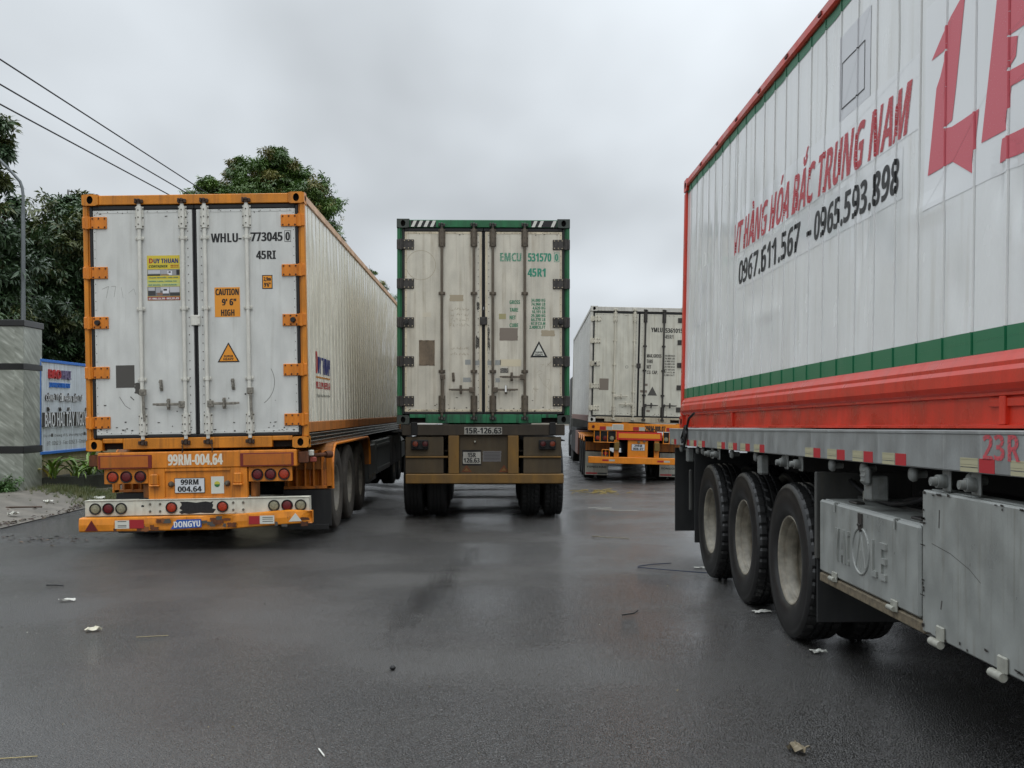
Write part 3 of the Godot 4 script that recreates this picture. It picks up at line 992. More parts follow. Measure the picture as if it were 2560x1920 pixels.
	poly_print(L, "bare_patch", ragged(-0.80, 1.545, 0.12, 0.065, 17, 0.05), M.patch_pale, DZ)
	poly_print(L, "tape_strip", ragged(-0.22, 0.875, 0.08, 0.07, 18, 0.05), M.tape_grey, DZ)
	poly_print(L, "tape_strip", ragged(-0.09, 0.865, 0.09, 0.065, 19, 0.05), M.tape_grey, DZ)
	poly_print(R, "tape_strip", ragged(0.07, 0.865, 0.08, 0.065, 20, 0.05), M.tape_grey, DZ)
	poly_print(R, "tape_strip", ragged(0.205, 0.87, 0.08, 0.07, 21, 0.05), M.tape_grey, DZ)
	poly_print(L, "tape_strip", ragged(-0.235, 0.625, 0.11, 0.065, 22, 0.1), M.tape_grey, DZ)
	poly_print(R, "tape_strip", ragged(0.20, 0.62, 0.06, 0.06, 23, 0.2), M.tape_grey, DZ)
	poly_print(L, "grease_smear", ragged(-0.082, 1.16, 0.05, 0.16, 31, 0.6), M.grease, DZ)
	poly_print(R, "grease_smear", ragged(0.062, 1.20, 0.05, 0.28, 32, 0.7), M.grease, DZ)
	poly_print(L, "grease_smear", ragged(-0.072, 1.67, 0.05, 0.10, 33, 0.7), M.grease, DZ)
	poly_print(R, "stamp_mark", ragged(0.295, 0.757, 0.115, 0.07, 34, 0.05), M.stamp, DZ)
	# ghost ring of a removed emblem
	var ring := MB.new()
	var pts := []
	for i in 41: pts.append(Vector2(-0.885 + 0.208 * cos(TAU * i / 40), 2.245 + 0.208 * sin(TAU * i / 40)))
	scratch(ring, pts, 0.006)
	part("ghost_ring", ring.mesh(), M.patch_light, L)
	var wr := MB.new()
	var r := RandomNumberGenerator.new()
	r.seed = 77
	for row in 6:
		for i in 7:
			var x := -0.46 + i * 0.038
			var y := 1.62 - row * 0.075 - (0.25 if row > 3 else 0.0)
			var p := [Vector2(x, y)]
			for j in 3: p.append(Vector2(x + r.randf_range(-0.01, 0.035), y + r.randf_range(-0.025, 0.03)))
			scratch(wr, p, 0.0035)
	for i in 9:
		var x := r.randf_range(0.68, 0.95)
		var y := r.randf_range(0.45, 0.85)
		scratch(wr, [Vector2(x, y), Vector2(x + r.randf_range(-0.08, 0.1), y + r.randf_range(-0.06, 0.06)), Vector2(x + r.randf_range(-0.1, 0.12), y + r.randf_range(-0.12, 0.02))], 0.003)
	part("chalk_writing", wr.mesh(), M.patch_light, L)
	pbox("door_tag", 0.302, 0.326, 0.45, 0.545, 0.056, 0.058, M.ink_white, R, 0.0)

# the pale container far behind
func container_pale(root: Transform3D) -> void:
	var c := thing("shipping_container", "off-white container with white and dark lock bars, the most distant one, leaning right", "container", root)
	var s := {
		"W": 2.438, "H": 2.896, "L": 12.19, "frame": M.pale_frame, "rail": M.pale_frame, "wall": M.pale_side, "door": M.pale_door, "floor": M.steel_dark, "sill": M.pale_sill,
		"rivet": M.rivet_dark, "gear": [M.pale_gear, M.dark_gear], "cam": [M.pale_gear, M.dark_gear], "bars": [[-0.60, -0.115], [0.15, 0.615]], "bar_r": 0.022, "guide_w": 0.095,
		"brackets": [[2.04, 1.44, 0.76], [1.92, 1.31, 0.69]], "hinges": [0.35, 0.90, 1.46, 2.03, 2.58], "hinge_w": 0.26, "hinge_h": 0.12, "hinge_mat": [M.pale_gear, M.dark_gear],
		"handles": [[[-0.115, 0.46, -1], [-0.60, 0.655, 1]], [[0.15, 0.44, 1], [0.615, 0.44, 1]]], "catches": [[], []], "seal": M.dark_gear, "seal_y": -0.12,
	}
	shell(c, s)
	rib = {"pitch": 0.29, "phase": 0.06, "width": 0.026, "profile": SEAM, "amp": 0.004, "dents": []}
	ribbed_wall(c, Transform3D(LEFT_SIDE, Vector3(-1.20, 0, -12.19)), 0.10, 12.09, 0.165, 2.80, 14, M.pale_side)
	ribbed_wall(c, Transform3D(RIGHT_SIDE, Vector3(1.20, 0, 0)), 0.10, 12.09, 0.165, 2.80, 2, M.pale_side)
	for sx in [-1.0, 1.0]: pbox("bottom_rail", sx * 1.217, sx * 1.14, 0.012, 0.164, -12.03, -0.158, M.rust_rail, c)
	var d := rear_doors(c, s)
	var L: Node = d[0]
	var R: Node = d[1]
	var z := DZ + 0.0015
	letters(R, "YMLU", 0.437, 2.33, 0.28, 0.115, M.ink_black, z)
	letters(R, "5361015", 0.865, 2.32, 0.43, 0.115, M.ink_black, z)
	letters(R, "45R1", 0.75, 2.165, 0.205, 0.1, M.worn_black, z)
	var k := 0
	for t in ["MAX.GROSS", "TARE", "NET", "CU. CAP."]:
		letters(R, t, [0.385, 0.28, 0.26, 0.35][k], 1.68 - k * 0.137, [0.36, 0.155, 0.11, 0.27][k], 0.09, M.worn_dark, z)
		k += 1
	k = 0
	for t in ["34.000 KGS", "74.960 LBS", "4.900 KGS", "10.800 LBS", "29.100 KGS", "64.160 LBS", "67.4 CU.M", "2.380 CU.FT"]:
		letters(R, t, 0.775, 1.69 - k * 0.069, 0.255, 0.046, M.worn_dark, z)
		k += 1
	pbox("bare_patch", -0.965, -0.735, 0.80, 1.09, DZ, DZ + 0.0015, M.patch_taupe, L, 0.0)
	poly_print(R, "warning_sticker", [Vector2(0.24, 0.69), Vector2(0.48, 0.69), Vector2(0.36, 0.915)], M.patch_dark, DZ)
	poly_print(R, "bare_patch", ragged(0.20, 0.955, 0.08, 0.06, 41, 0.1), M.patch_taupe, DZ)
	poly_print(R, "tape_strip", ragged(0.13, 0.79, 0.19, 0.06, 42, 0.15), M.patch_taupe, DZ)
	poly_print(R, "stamp_mark", ragged(0.265, 0.30, 0.09, 0.06, 43, 0.1), M.patch_taupe, DZ)
	var ring := MB.new()
	var pts := []
	for i in 17: pts.append(Vector2(-0.29 + 0.032 * cos(TAU * i / 16), 1.39 + 0.032 * sin(TAU * i / 16)))
	scratch(ring, pts, 0.008)
	part("round_mark", ring.mesh(), M.patch_dark, L)

# the long side of the red-framed container next to the camera; its own x runs along the wall
func container_red(root: Transform3D) -> void:
	var c := thing("shipping_container", "white container with red frame, green stripes and red lettering along its ribbed side", "container", root)
	var H := 2.60
	var W := 2.438
	var L := 12.19
	# laid out with u = z (towards the camera), wall plane x = 0, body towards +x
	var side := Transform3D(LEFT_SIDE, Vector3(0.02, 0, 0))
	rib = {"pitch": 0.2932, "phase": 2.352 - 8 * 0.2932, "width": 0.026, "profile": SEAM_LEFT, "amp": 0.0042,
		"dents": [[7.13, 0.93, 0.035, 0.15, -0.018], [6.98, 0.98, 0.03, 0.10, -0.012], [5.36, 0.98, 0.026, 0.20, -0.014], [5.47, 1.06, 0.035, 0.10, -0.010], [3.6, 1.40, 0.35, 0.07, 0.006], [3.0, 1.02, 0.3, 0.08, -0.006], [6.2, 2.35, 0.1, 0.12, -0.014], [6.30, 1.02, 0.25, 0.06, 0.007], [7.7, 1.2, 0.05, 0.3, -0.012], [3.4, 0.85, 0.4, 0.06, 0.006], [4.75, 2.1, 0.08, 0.2, -0.008], [5.9, 1.95, 0.06, 0.25, -0.008], [4.3, 0.75, 0.05, 0.25, -0.007], [2.6, 1.9, 0.05, 0.3, -0.008], [6.6, 0.62, 0.07, 0.12, -0.008], [1.6, 1.3, 0.06, 0.4, -0.010]]}
	ribbed_wall(c, side, 0.10, 12.09, 0.306, 2.522, 72, M.white_side_c)
	var cuts := rib_cuts(0.0, 12.2)
	var rows := []
	for i in 73: rows.append(lerpf(0.306, 2.522, i / 72.0))
	var rect := func(u0: float, u1: float, v0: float, v1: float): return PackedVector2Array([Vector2(u0, v0), Vector2(u1, v0), Vector2(u1, v1), Vector2(u0, v0), Vector2(u1, v1), Vector2(u0, v1)])
	part("stripe", print_mesh(rect.call(0.101, 12.08, 0.307, 0.405), 0.003, wall_height, cuts, rows), M.stripe_green, c, side)
	part("stripe", print_mesh(rect.call(0.101, 12.08, 2.455, 2.521), 0.003, wall_height, cuts, rows), M.stripe_green_worn, c, side)
	# vertical sheet lap where two wall sections meet
	part("lap_strip", print_mesh(rect.call(2.27, 2.30, 0.407, 2.453), 0.0018, wall_height, cuts, rows), M.white_side_c, c, side)
	var lay := func(t: String, x: float, y: float, w: float, h: float, m: Material, sk: float): return part("lettering", print_mesh(heavier(fit(glyph_tris(t, F_BOLD), x, y, w - sk * h, h, sk), h * 0.012), 0.0036, wall_height, cuts, rows), m, c, side)
	lay.call("VT HÀNG HÓA BẮC TRUNG NAM", 4.19, 1.635, 3.86, 0.38, M.worn_red_c, 0.25)
	lay.call("0967.611.567", 3.36, 1.268, 1.74, 0.195, M.worn_black_c, 0.12)
	lay.call("-", 4.42, 1.25, 0.10, 0.03, M.ink_black2, 0.0)
	lay.call("0965.593.898", 5.23, 1.268, 1.42, 0.185, M.worn_black_c, 0.12)
	var big := func(p: Array):
		var pts := PackedVector2Array()
		for q in p: pts.append(Vector2(q[0], q[1]))
		var ix := Geometry2D.triangulate_polygon(pts)
		var tr := PackedVector2Array()
		for i in ix: tr.append(pts[i])
		return part("lettering", print_mesh(tr, 0.0036, wall_height, cuts, rows), M.logo_red, c, side)
	big.call([[6.66, 1.90], [6.511, 1.84], [6.428, 1.79], [6.31, 1.71], [6.479, 1.709], [6.411, 1.607], [6.366, 1.564], [6.284, 1.178], [6.55, 1.179], [6.745, 1.081], [6.80, 1.339], [6.536, 1.338], [6.444, 1.354], [6.538, 1.366]])
	big.call([[6.97, 1.86], [6.827, 1.188], [7.042, 1.184], [7.076, 1.346], [7.36, 1.347], [7.37, 1.40], [7.038, 1.413], [7.106, 1.454], [7.118, 1.53], [7.031, 1.554], [7.40, 1.557], [7.42, 1.66], [7.50, 1.86]])
	big.call([[7.007, 1.156], [7.30, 1.157], [7.28, 1.064], [6.98, 1.064]])
	# the clear films that carry the lettering
	for q in [[2.20, 6.16, 1.435, 1.80], [2.45, 5.98, 1.14, 1.40], [6.24, 7.9, 1.02, 1.98], [0.62, 1.32, 1.0, 1.55]]:
		part("film_patch", print_mesh(rect.call(q[0], q[1], q[2], q[3]), 0.0014, wall_height, cuts, rows), M.film_clear, c, side)
	# film patch and the outline of a closed hatch
	part("film_patch", print_mesh(rect.call(5.0, 5.50, 1.80, 2.30), 0.0026, wall_height, cuts, rows), M.film, c, side)
	for q in [[5.03, 5.42, 2.13, 2.138], [5.03, 5.42, 1.862, 1.870], [5.03, 5.038, 1.870, 2.13], [5.412, 5.42, 1.870, 2.13]]:
		part("hatch_line", print_mesh(rect.call(q[0], q[1], q[2], q[3]), 0.0042, wall_height, cuts, rows), M.ink_black2, c, side)
	# frame
	pbox("roof_rail", -0.012, 0.06, H - 0.078, H, 0.158, L - 0.158, M.red_rail, c, 0.014)
	for i in 14:
		var w := MB.new()
		w.bx(-0.02, 0.0, H - 0.05, H - 0.025, 0.9 + i * 0.75, 0.96 + i * 0.75, 0.003)
		part("lashing_ring", w.mesh(), M.red_dark, c)
	pbox("roof_panel", 0.06, W - 0.06, H - 0.045, H - 0.01, 0.1, L - 0.1, M.white_side_c, c)
	pbox("roof_rail", W - 0.06, W, H - 0.078, H, 0.158, L - 0.158, M.red_rail, c, 0.014)
	# bottom rail: a bulging pressing above a recessed web
	var rail := MB.new()
	var prof := PackedVector2Array([Vector2(0.06, 0.0), Vector2(-0.004, 0.0), Vector2(-0.004, 0.012), Vector2(0.016, 0.016), Vector2(0.016, 0.125), Vector2(-0.002, 0.13), Vector2(-0.002, 0.142), Vector2(-0.016, 0.152), Vector2(-0.026, 0.175), Vector2(-0.026, 0.225), Vector2(-0.014, 0.245), Vector2(-0.014, 0.262), Vector2(0.004, 0.29), Vector2(0.012, 0.305), Vector2(0.06, 0.305)])
	rail.xf = Transform3D(Basis(), Vector3())
	rail.slab(prof, 0.158, L - 0.158)
	part("bottom_rail", rail.mesh(), M.red_rail, c)
	for u in [0.36, 2.36, 7.05, 9.5]:
		pbox("rail_stiffener", -0.004, 0.02, 0.013, 0.128, u, u + 0.05, M.red_rail, c, 0.004)
	pbox("weld_plate", 0.004, 0.0155, 0.085, 0.12, 6.95, 8.3, M.red_rail, c, 0.003)
	pbox("bottom_rail", W - 0.06, W, 0.0, 0.305, 0.158, L - 0.158, M.red_rail, c)
	make_casting()
	for x in [0.082, W - 0.082]:
		for y in [0.0625, H - 0.055]:
			for z in [0.075, L - 0.075]:
				var turn := Basis(Vector3(-1, 0, 0), Vector3(0, 1, 0), Vector3(0, 0, -1 if z < 1.0 else 1))
				if x > 1.0: turn = Basis(Vector3(1, 0, 0), Vector3(0, 1, 0), Vector3(0, 0, -1 if z < 1.0 else 1))
				var cc := part("corner_casting", CACHE.casting, M.red_rail, c, Transform3D(turn, Vector3(x, y, z)))
				part("casting_hole", CACHE.pit, M.pit, cc)
		for z in [0.05, L - 0.05]:
			pbox("corner_post", x - 0.085, x + 0.085, 0.125, H - 0.125, z - 0.05, z + 0.05, M.red_rail, c, 0.012)
	pbox("door", 0.17, W - 0.17, 0.13, H - 0.1, 0.03, 0.08, M.white_side_c, c)
	pbox("end_wall", 0.17, W - 0.17, 0.13, H - 0.1, L - 0.08, L - 0.03, M.white_side_c, c)
	pbox("side_wall", W - 0.05, W - 0.015, 0.306, 2.522, 0.1, L - 0.1, M.white_side_c, c)
	pbox("floor", 0.06, W - 0.06, 0.02, 0.12, 0.1, L - 0.1, M.steel_dark, c, 0.0)


# ---------------------------------------------------------------- wheels, lamps, trailers
func tyre_mesh(lugs: bool) -> ArrayMesh:
	var key := "tyre%s" % lugs
	if CACHE.has(key): return CACHE[key]
	var b := MB.new()
	var R := 0.525
	# radius, x; outer face towards +x
	var pr := [Vector2(0.285, 0.085), Vector2(0.300, 0.112), Vector2(0.345, 0.134), Vector2(0.40, 0.140), Vector2(0.455, 0.134), Vector2(0.475, 0.130), Vector2(0.482, 0.134), Vector2(0.496, 0.128), Vector2(0.512, 0.116), Vector2(0.520, 0.100), Vector2(0.524, 0.062), Vector2(0.512, 0.056), Vector2(0.512, 0.046), Vector2(R, 0.040), Vector2(R, 0.012), Vector2(0.513, 0.008), Vector2(0.513, -0.008), Vector2(R, -0.012), Vector2(R, -0.040), Vector2(0.512, -0.046), Vector2(0.512, -0.056), Vector2(0.524, -0.062), Vector2(0.520, -0.100), Vector2(0.512, -0.116), Vector2(0.496, -0.128), Vector2(0.455, -0.134), Vector2(0.40, -0.140), Vector2(0.345, -0.134), Vector2(0.300, -0.112), Vector2(0.285, -0.085)]
	pr.reverse()
	var m := pr.size()
	if lugs:
		var mod := func(i: int, j: int) -> float:
			var x: float = absf(pr[i].y)
			var rr: float = pr[i].x
			if rr < 0.494: return 0.0
			if x > 0.058: return -0.011 if j % 4 == 0 else 0.0
			if x > 0.03: return -0.009 if (j + 2) % 4 == 0 else 0.0
			return 0.0
		# smooth sidewalls, faceted tread
		var wall_o := pr.slice(m - 9, m)
		var wall_i := pr.slice(0, 6)
		b.lathe(wall_o, 120)
		b.lathe(wall_i, 48)
		b.lathe(pr.slice(5, m - 8), 152, func(i: int, j: int) -> float: return mod.call(i + 5, j))
	else:
		b.lathe(pr, 72)
	CACHE[key] = b.mesh()
	return CACHE[key]

func rim_mesh() -> ArrayMesh:
	if CACHE.has("rim"): return CACHE.rim
	var b := MB.new()
	var pr := [Vector2(0.222, -0.09), Vector2(0.226, -0.055), Vector2(0.243, -0.045), Vector2(0.244, -0.012), Vector2(0.233, -0.004), Vector2(0.236, 0.036), Vector2(0.251, 0.044), Vector2(0.252, 0.066), Vector2(0.264, 0.058), Vector2(0.268, 0.076), Vector2(0.272, 0.090), Vector2(0.284, 0.108), Vector2(0.294, 0.116), Vector2(0.300, 0.110), Vector2(0.301, 0.098), Vector2(0.288, 0.07), Vector2(0.284, -0.08)]
	pr.reverse()
	b.lathe(pr, 64)
	CACHE.rim = b.mesh()
	return b.mesh()

func hub_mesh() -> ArrayMesh:
	if CACHE.has("hub"): return CACHE.hub
	var b := MB.new()
	var pr := [Vector2(0.002, -0.115), Vector2(0.10, -0.115), Vector2(0.105, -0.125), Vector2(0.165, -0.135), Vector2(0.205, -0.125), Vector2(0.2225, -0.085)]
	pr.reverse()
	b.lathe(pr, 48)
	for i in 10:
		var a := TAU * i / 10
		var c := Vector3(-0.13, cos(a) * 0.135, sin(a) * 0.135)
		b.cyl(c, c + Vector3(0.032, 0, 0), 0.015, 0.013, 6)
		var e := Vector3(-0.1285, cos(a + 0.31) * 0.190, sin(a + 0.31) * 0.190)
		b.cyl(e, e + Vector3(0.004, 0, 0), 0.02, 0.014, 10)
	b.cyl(Vector3(-0.115, 0, 0), Vector3(-0.02, 0, 0), 0.092, 0.082, 20)
	b.cyl(Vector3(-0.02, 0, 0), Vector3(0.0, 0, 0), 0.06, 0.05, 16)
	CACHE.hub = b.mesh()
	return b.mesh()

func wheel(t: Node, pos: Vector3, outward: float, tm: Material, rm: Material, lugs := true, spin := 0.0, inner := true) -> void:
	var w := Node3D.new()
	w.name = "wheel"
	t.add_child(w, true)
	w.transform = Transform3D(Basis(Vector3(0, 1, 0), 0.0 if outward > 0 else PI) * Basis(Vector3(1, 0, 0), spin), pos)
	part("tyre", tyre_mesh(lugs), tm, w)
	part("rim", rim_mesh(), rm, w)
	part("hub", hub_mesh(), M.hub, w)
	if inner: part("tyre", tyre_mesh(lugs), tm, w, at(-0.335, 0, 0))

func axle(t: Node, z: float, half: float, y := 0.525) -> void:
	var b := MB.new()
	b.cyl(Vector3(-half, y, z), Vector3(half, y, z), 0.075, 0.075, 12)
	for sx in [-1.0, 1.0]:
		b.bx(sx * (half - 0.28), sx * (half - 0.2), y + 0.06, y + 0.20, z - 0.5, z + 0.5, 0.01)
		b.cyl(Vector3(sx * (half - 0.05), y, z), Vector3(sx * (half + 0.12), y, z), 0.19, 0.19, 20)
	part("axle", b.mesh(), M.chassis_dark, t)

func tail_light(t: Node, x: float, y: float, z: float, r: float, lens: Material) -> void:
	var key := "lens%.3f" % r
	if not CACHE.has(key):
		var b := MB.new()
		b.xf = Transform3D(Basis(Vector3(0, 0, 1), Vector3(1, 0, 0), Vector3(0, 1, 0)), Vector3())
		b.lathe([Vector2(r * 0.82, 0.0), Vector2(r * 0.80, 0.010), Vector2(r * 0.62, 0.015), Vector2(r * 0.60, 0.013), Vector2(r * 0.36, 0.017), Vector2(r * 0.34, 0.015), Vector2(0.001, 0.018)], 28)
		CACHE[key] = b.mesh()
		var g := MB.new()
		g.xf = b.xf
		g.lathe([Vector2(r, 0.0), Vector2(r, 0.014), Vector2(r * 0.95, 0.020), Vector2(r * 0.85, 0.018), Vector2(r * 0.82, 0.004)], 28)
		CACHE[key + "g"] = g.mesh()
	var l := part("tail_light", CACHE[key], lens, t, at(x, y, z))
	part("bezel", CACHE[key + "g"], M.rubber, l)

func chassis(t: Node, y0: float, y1: float, z0: float, z1: float, mat: Material, cross := 7) -> void:
	for sx in [-1.0, 1.0]:
		var b := MB.new()
		b.bx(sx * 0.44, sx * 0.56, y1 - 0.02, y1, z1, z0, 0.004)
		b.bx(sx * 0.44, sx * 0.56, y0, y0 + 0.02, z1, z0, 0.004)
		b.bx(sx * 0.49, sx * 0.51, y0 + 0.02, y1 - 0.02, z1, z0)
		part("chassis_beam", b.mesh(), mat, t)
	for i in cross:
		var z := lerpf(z0 - 0.4, z1 + 0.3, float(i) / (cross - 1))
		pbox("cross_member", -0.488, 0.488, y0 + 0.06, y1 - 0.04, z - 0.05, z + 0.05, mat, t)

func landing_legs(t: Node, z: float, y: float, mat: Material) -> void:
	for sx in [-1.0, 1.0]:
		var b := MB.new()
		b.bx(sx * 0.62, sx * 0.76, 0.45, y, z - 0.07, z + 0.07, 0.01)
		b.bx(sx * 0.64, sx * 0.74, 0.12, 0.45, z - 0.05, z + 0.05, 0.01)
		b.bx(sx * 0.56, sx * 0.82, 0.06, 0.12, z - 0.14, z + 0.14, 0.01)
		part("landing_leg", b.mesh(), mat, t)

func mudguard(t: Node, sx: float, xi: float, xo: float, z0: float, z1: float, mat: Material, lip: Material) -> void:
	# arched sheet over the axles; a corrugated drop towards the doors
	var path := []
	for i in 7:
		var a := PI * 0.5 * i / 6
		path.append(Vector2(z0 - 0.30 + 0.30 * cos(a), 0.80 + 0.30 * sin(a)))
	for i in 7:
		var a := PI * 0.5 * i / 6
		path.append(Vector2(z1 + 0.28 - 0.28 * sin(a), 0.82 + 0.28 * cos(a)))
	path.append(Vector2(z1, 0.66))
	var b := MB.new()
	for i in path.size() - 1:
		var p: Vector2 = path[i]
		var q: Vector2 = path[i + 1]
		var o := Vector2(q.y - p.y, -(q.x - p.x)).normalized() * 0.012
		var A := Vector3(sx * xi, p.y, p.x); var B := Vector3(sx * xo, p.y, p.x)
		var C := Vector3(sx * xo, q.y, q.x); var D := Vector3(sx * xi, q.y, q.x)
		var O := Vector3(0, o.y, o.x)
		b.quad(A, D, C, B)
		b.quad(A + O, B + O, C + O, D + O)
	part("mudguard", b.mesh(), mat, t)
	var l := MB.new()
	path.push_front(Vector2(z0, 0.565))
	for i in path.size() - 1:
		var p: Vector2 = path[i]
		var q: Vector2 = path[i + 1]
		l.cyl(Vector3(sx * xo, p.y, p.x), Vector3(sx * xo, q.y, q.x), 0.018, 0.018, 8, true)
	l.bx(sx * (xo - 0.075), sx * xo, 0.565, 0.99, z0 - 0.01, z0 + 0.012, 0.006)
	part("mudguard_lip", l.mesh(), lip, t)
	var cr := MB.new()
	var n := 36
	for i in n:
		var f0 := float(i) / n; var f1 := float(i + 1) / n
		var xa := lerpf(xi, xo - 0.075, f0) * sx; var xb := lerpf(xi, xo - 0.075, f1) * sx
		var za := z0 - 0.02 - 0.04 * cos(f0 * TAU * 5.0); var zb := z0 - 0.02 - 0.04 * cos(f1 * TAU * 5.0)
		if sx > 0: cr.quad(Vector3(xa, 0.60, za), Vector3(xb, 0.60, zb), Vector3(xb, 1.03, zb), Vector3(xa, 1.03, za))
		else: cr.quad(Vector3(xb, 0.60, zb), Vector3(xa, 0.60, za), Vector3(xa, 1.03, za), Vector3(xb, 1.03, zb))
	cr.bx(sx * xi, sx * xo, 0.565, 0.60, z0 - 0.03, z0 + 0.012, 0.004)
	part("mudguard_drop", cr.mesh(), M.orange_flute, t)

func plate(t: Node, x: float, y: float, z: float, w: float, h: float, a: String, b: String) -> void:
	pbox("number_plate", x - w / 2, x + w / 2, y - h / 2, y + h / 2, z - 0.004, z, M.ink_black, t, 0.0015)
	pbox("number_plate", x - w / 2 + 0.006, x + w / 2 - 0.006, y - h / 2 + 0.006, y + h / 2 - 0.006, z, z + 0.0015, M.plate, t, 0.0)
	letters(t, a, x, y + h * 0.235, w * 0.58, h * 0.36, M.ink_black, z + 0.003)
	letters(t, b, x, y - h * 0.23, w * 0.78, h * 0.37, M.ink_black, z + 0.003)

func trailer_orange(root: Transform3D) -> void:
	var t := thing("container_trailer", "orange skeletal trailer with dented bumper and round lamps under the orange-framed container", "trailer", root)
	chassis(t, 0.74, 1.09, -0.06, -12.1, M.orange_dirty)
	var z := 0.02
	pbox("cross_beam", -1.10, 1.10, 0.90, 1.085, -0.16, z, M.orange_beam, t, 0.01)
	for sx in [-1.0, 1.0]:
		pbox("beam_end", sx * 1.105, sx * 1.21, 0.93, 1.06, -0.16, -0.02, M.rusty_brown, t, 0.01)
		var x0 := -1.09 if sx < 0 else 0.475
		pbox("reflector_board", x0, x0 + 0.59, 0.905, 1.055, z, z + 0.008, M.maroon, t, 0.003)
		pbox("reflector_board", x0 + (0.025 if sx < 0 else 0.035), x0 + 0.59 - (0.04 if sx < 0 else 0.025), 0.918, 1.042, z + 0.008, z + 0.011, M.amber_board, t, 0.002)
		pbox("lamp_bracket", sx * 1.04, sx * 0.555, 0.735, 0.895, -0.03, -0.012, M.orange_beam, t, 0.004)
	letters(t, "99RM-004.64", -0.02, 0.992, 0.60, 0.125, M.worn_white, z + 0.002)
	for q in [[-0.945, M.lens_orange], [-0.795, M.lens_red], [-0.64, M.lens_red], [0.655, M.lens_red], [0.80, M.lens_red], [0.95, M.lens_orange]]:
		tail_light(t, q[0], 0.812, -0.012, 0.066, q[1])
	# centre panel with a raised frame
	pbox("rear_panel", -0.545, 0.545, 0.555, 0.898, -0.08, -0.006, M.orange_beam, t, 0.004)
	var fr := MB.new()
	fr.bx(-0.545, -0.365, 0.555, 0.898, -0.006, 0.012, 0.003)
	fr.bx(0.36, 0.545, 0.555, 0.898, -0.006, 0.012, 0.003)
	fr.bx(-0.364, 0.359, 0.865, 0.898, -0.006, 0.012, 0.003)
	fr.bx(-0.364, 0.359, 0.555, 0.58, -0.006, 0.012, 0.003)
	part("panel_frame", fr.mesh(), M.orange_beam, t)
	plate(t, -0.093, 0.705, 0.004, 0.335, 0.168, "99RM", "004.64")
	pbox("paper_label", 0.142, 0.284, 0.61, 0.80, -0.006, -0.003, M.sticker_white, t, 0.0)
	var disc := MB.new()
	disc.cyl(Vector3(0.209, 0.716, -0.003), Vector3(0.209, 0.716, -0.0015), 0.031, 0.031, 24)
	part("label_emblem", disc.mesh(), flat(Color(0.72, 0.70, 0.25)), t)
	var half := MB.new()
	var pp := PackedVector2Array()
	for i in 13: pp.append(Vector2(0.209 + 0.0305 * cos(PI + PI * i / 12), 0.713 + 0.0305 * sin(PI + PI * i / 12)))
	half.slab(pp, -0.0015, -0.0005)
	part("label_emblem", half.mesh(), flat(Color(0.18, 0.40, 0.22)), t)
	for sx in [-0.298, 0.322]:
		var lm := MB.new()
		lm.cyl(Vector3(sx, 0.722, -0.006), Vector3(sx, 0.722, 0.02), 0.034, 0.03, 16)
		lm.cyl(Vector3(sx, 0.722, 0.02), Vector3(sx, 0.722, 0.034), 0.03, 0.012, 16)
		part("plate_lamp", lm.mesh(), M.grey_metal, t)
	for sx in [-0.47, 0.45]:
		var hk := MB.new()
		hk.bx(sx - 0.05, sx + 0.04, 0.72, 0.84, 0.012, 0.05, 0.012)
		hk.bx(sx - 0.06, sx + 0.05, 0.70, 0.722, 0.012, 0.065, 0.008)
		part("rope_hook", hk.mesh(), M.orange_beam, t)
	pbox("bumper_arm", -0.64, -0.555, 0.36, 0.73, -0.3, -0.1, M.orange_dirty, t, 0.01)
	pbox("bumper_arm", 0.555, 0.62, 0.36, 0.73, -0.3, -0.1, M.orange_dirty, t, 0.01)
	pbox("stub_plate", -0.66, -0.54, 0.555, 0.57, -0.12, -0.02, M.chassis_dark, t, 0.0)
	# lamp beam
	pbox("lamp_beam", -1.235, 1.235, 0.385, 0.552, -0.08, 0.05, M.white_beam, t, 0.005)
	pbox("beam_lip", -1.235, 1.235, 0.553, 0.562, -0.08, 0.058, M.white_beam, t, 0.002)
	for q in [[-1.12, M.lens_clear], [-0.978, M.lens_red], [-0.836, M.lens_clear], [-0.283, M.lens_orange], [0.278, M.lens_orange], [0.845, M.lens_clear], [0.99, M.lens_red], [1.14, M.lens_clear]]:
		tail_light(t, q[0], 0.468, 0.05, 0.064, q[1])
	for x in [-0.52, -0.41, 0.395, 0.505]:
		for y in [0.43, 0.51]:
			var bo := MB.new()
			bo.cyl(Vector3(x, y, 0.05), Vector3(x, y, 0.062), 0.015, 0.012, 6)
			part("bolt", bo.mesh(), M.grey_metal, t)
	poly_print(t, "black_paint", ragged(-0.0, 0.462, 0.37, 0.125, 51, 0.25), M.tape_black, 0.05)
	letters(t, "PATEC", -0.0, 0.462, 0.30, 0.08, M.ink_black2, 0.0525)
	poly_print(t, "torn_edge", ragged(0.47, 0.395, 0.10, 0.02, 52, 0.6), M.ink_black, 0.05)
	poly_print(t, "paint_chip", ragged(-0.60, 0.49, 0.03, 0.02, 53, 0.6), M.ink_black, 0.05)
	# dented under-run bar, its outer end bent up
	var bar := MB.new()
	var cols := 40
	var ring := func(i: int) -> Array:
		var f := float(i) / cols
		var x := lerpf(-1.27, 1.27, f)
		var lift := 0.05 * smoothstep(0.55, 1.0, f)
		var dent := 0.02 * exp(-pow((x + 0.30) * 5.0, 2.0)) + 0.03 * exp(-pow((x - 0.33) * 5.5, 2.0)) + 0.016 * exp(-pow((x - 0.12) * 9.0, 2.0)) + 0.06 * smoothstep(0.955, 1.0, f)
		var h := 0.155 - 0.02 * smoothstep(0.9, 1.0, f)
		var y := 0.222 + lift
		var bulge := 0.008 * sin(x * 17.0) * smoothstep(0.35, 0.45, f) * (1.0 - smoothstep(0.7, 0.8, f))
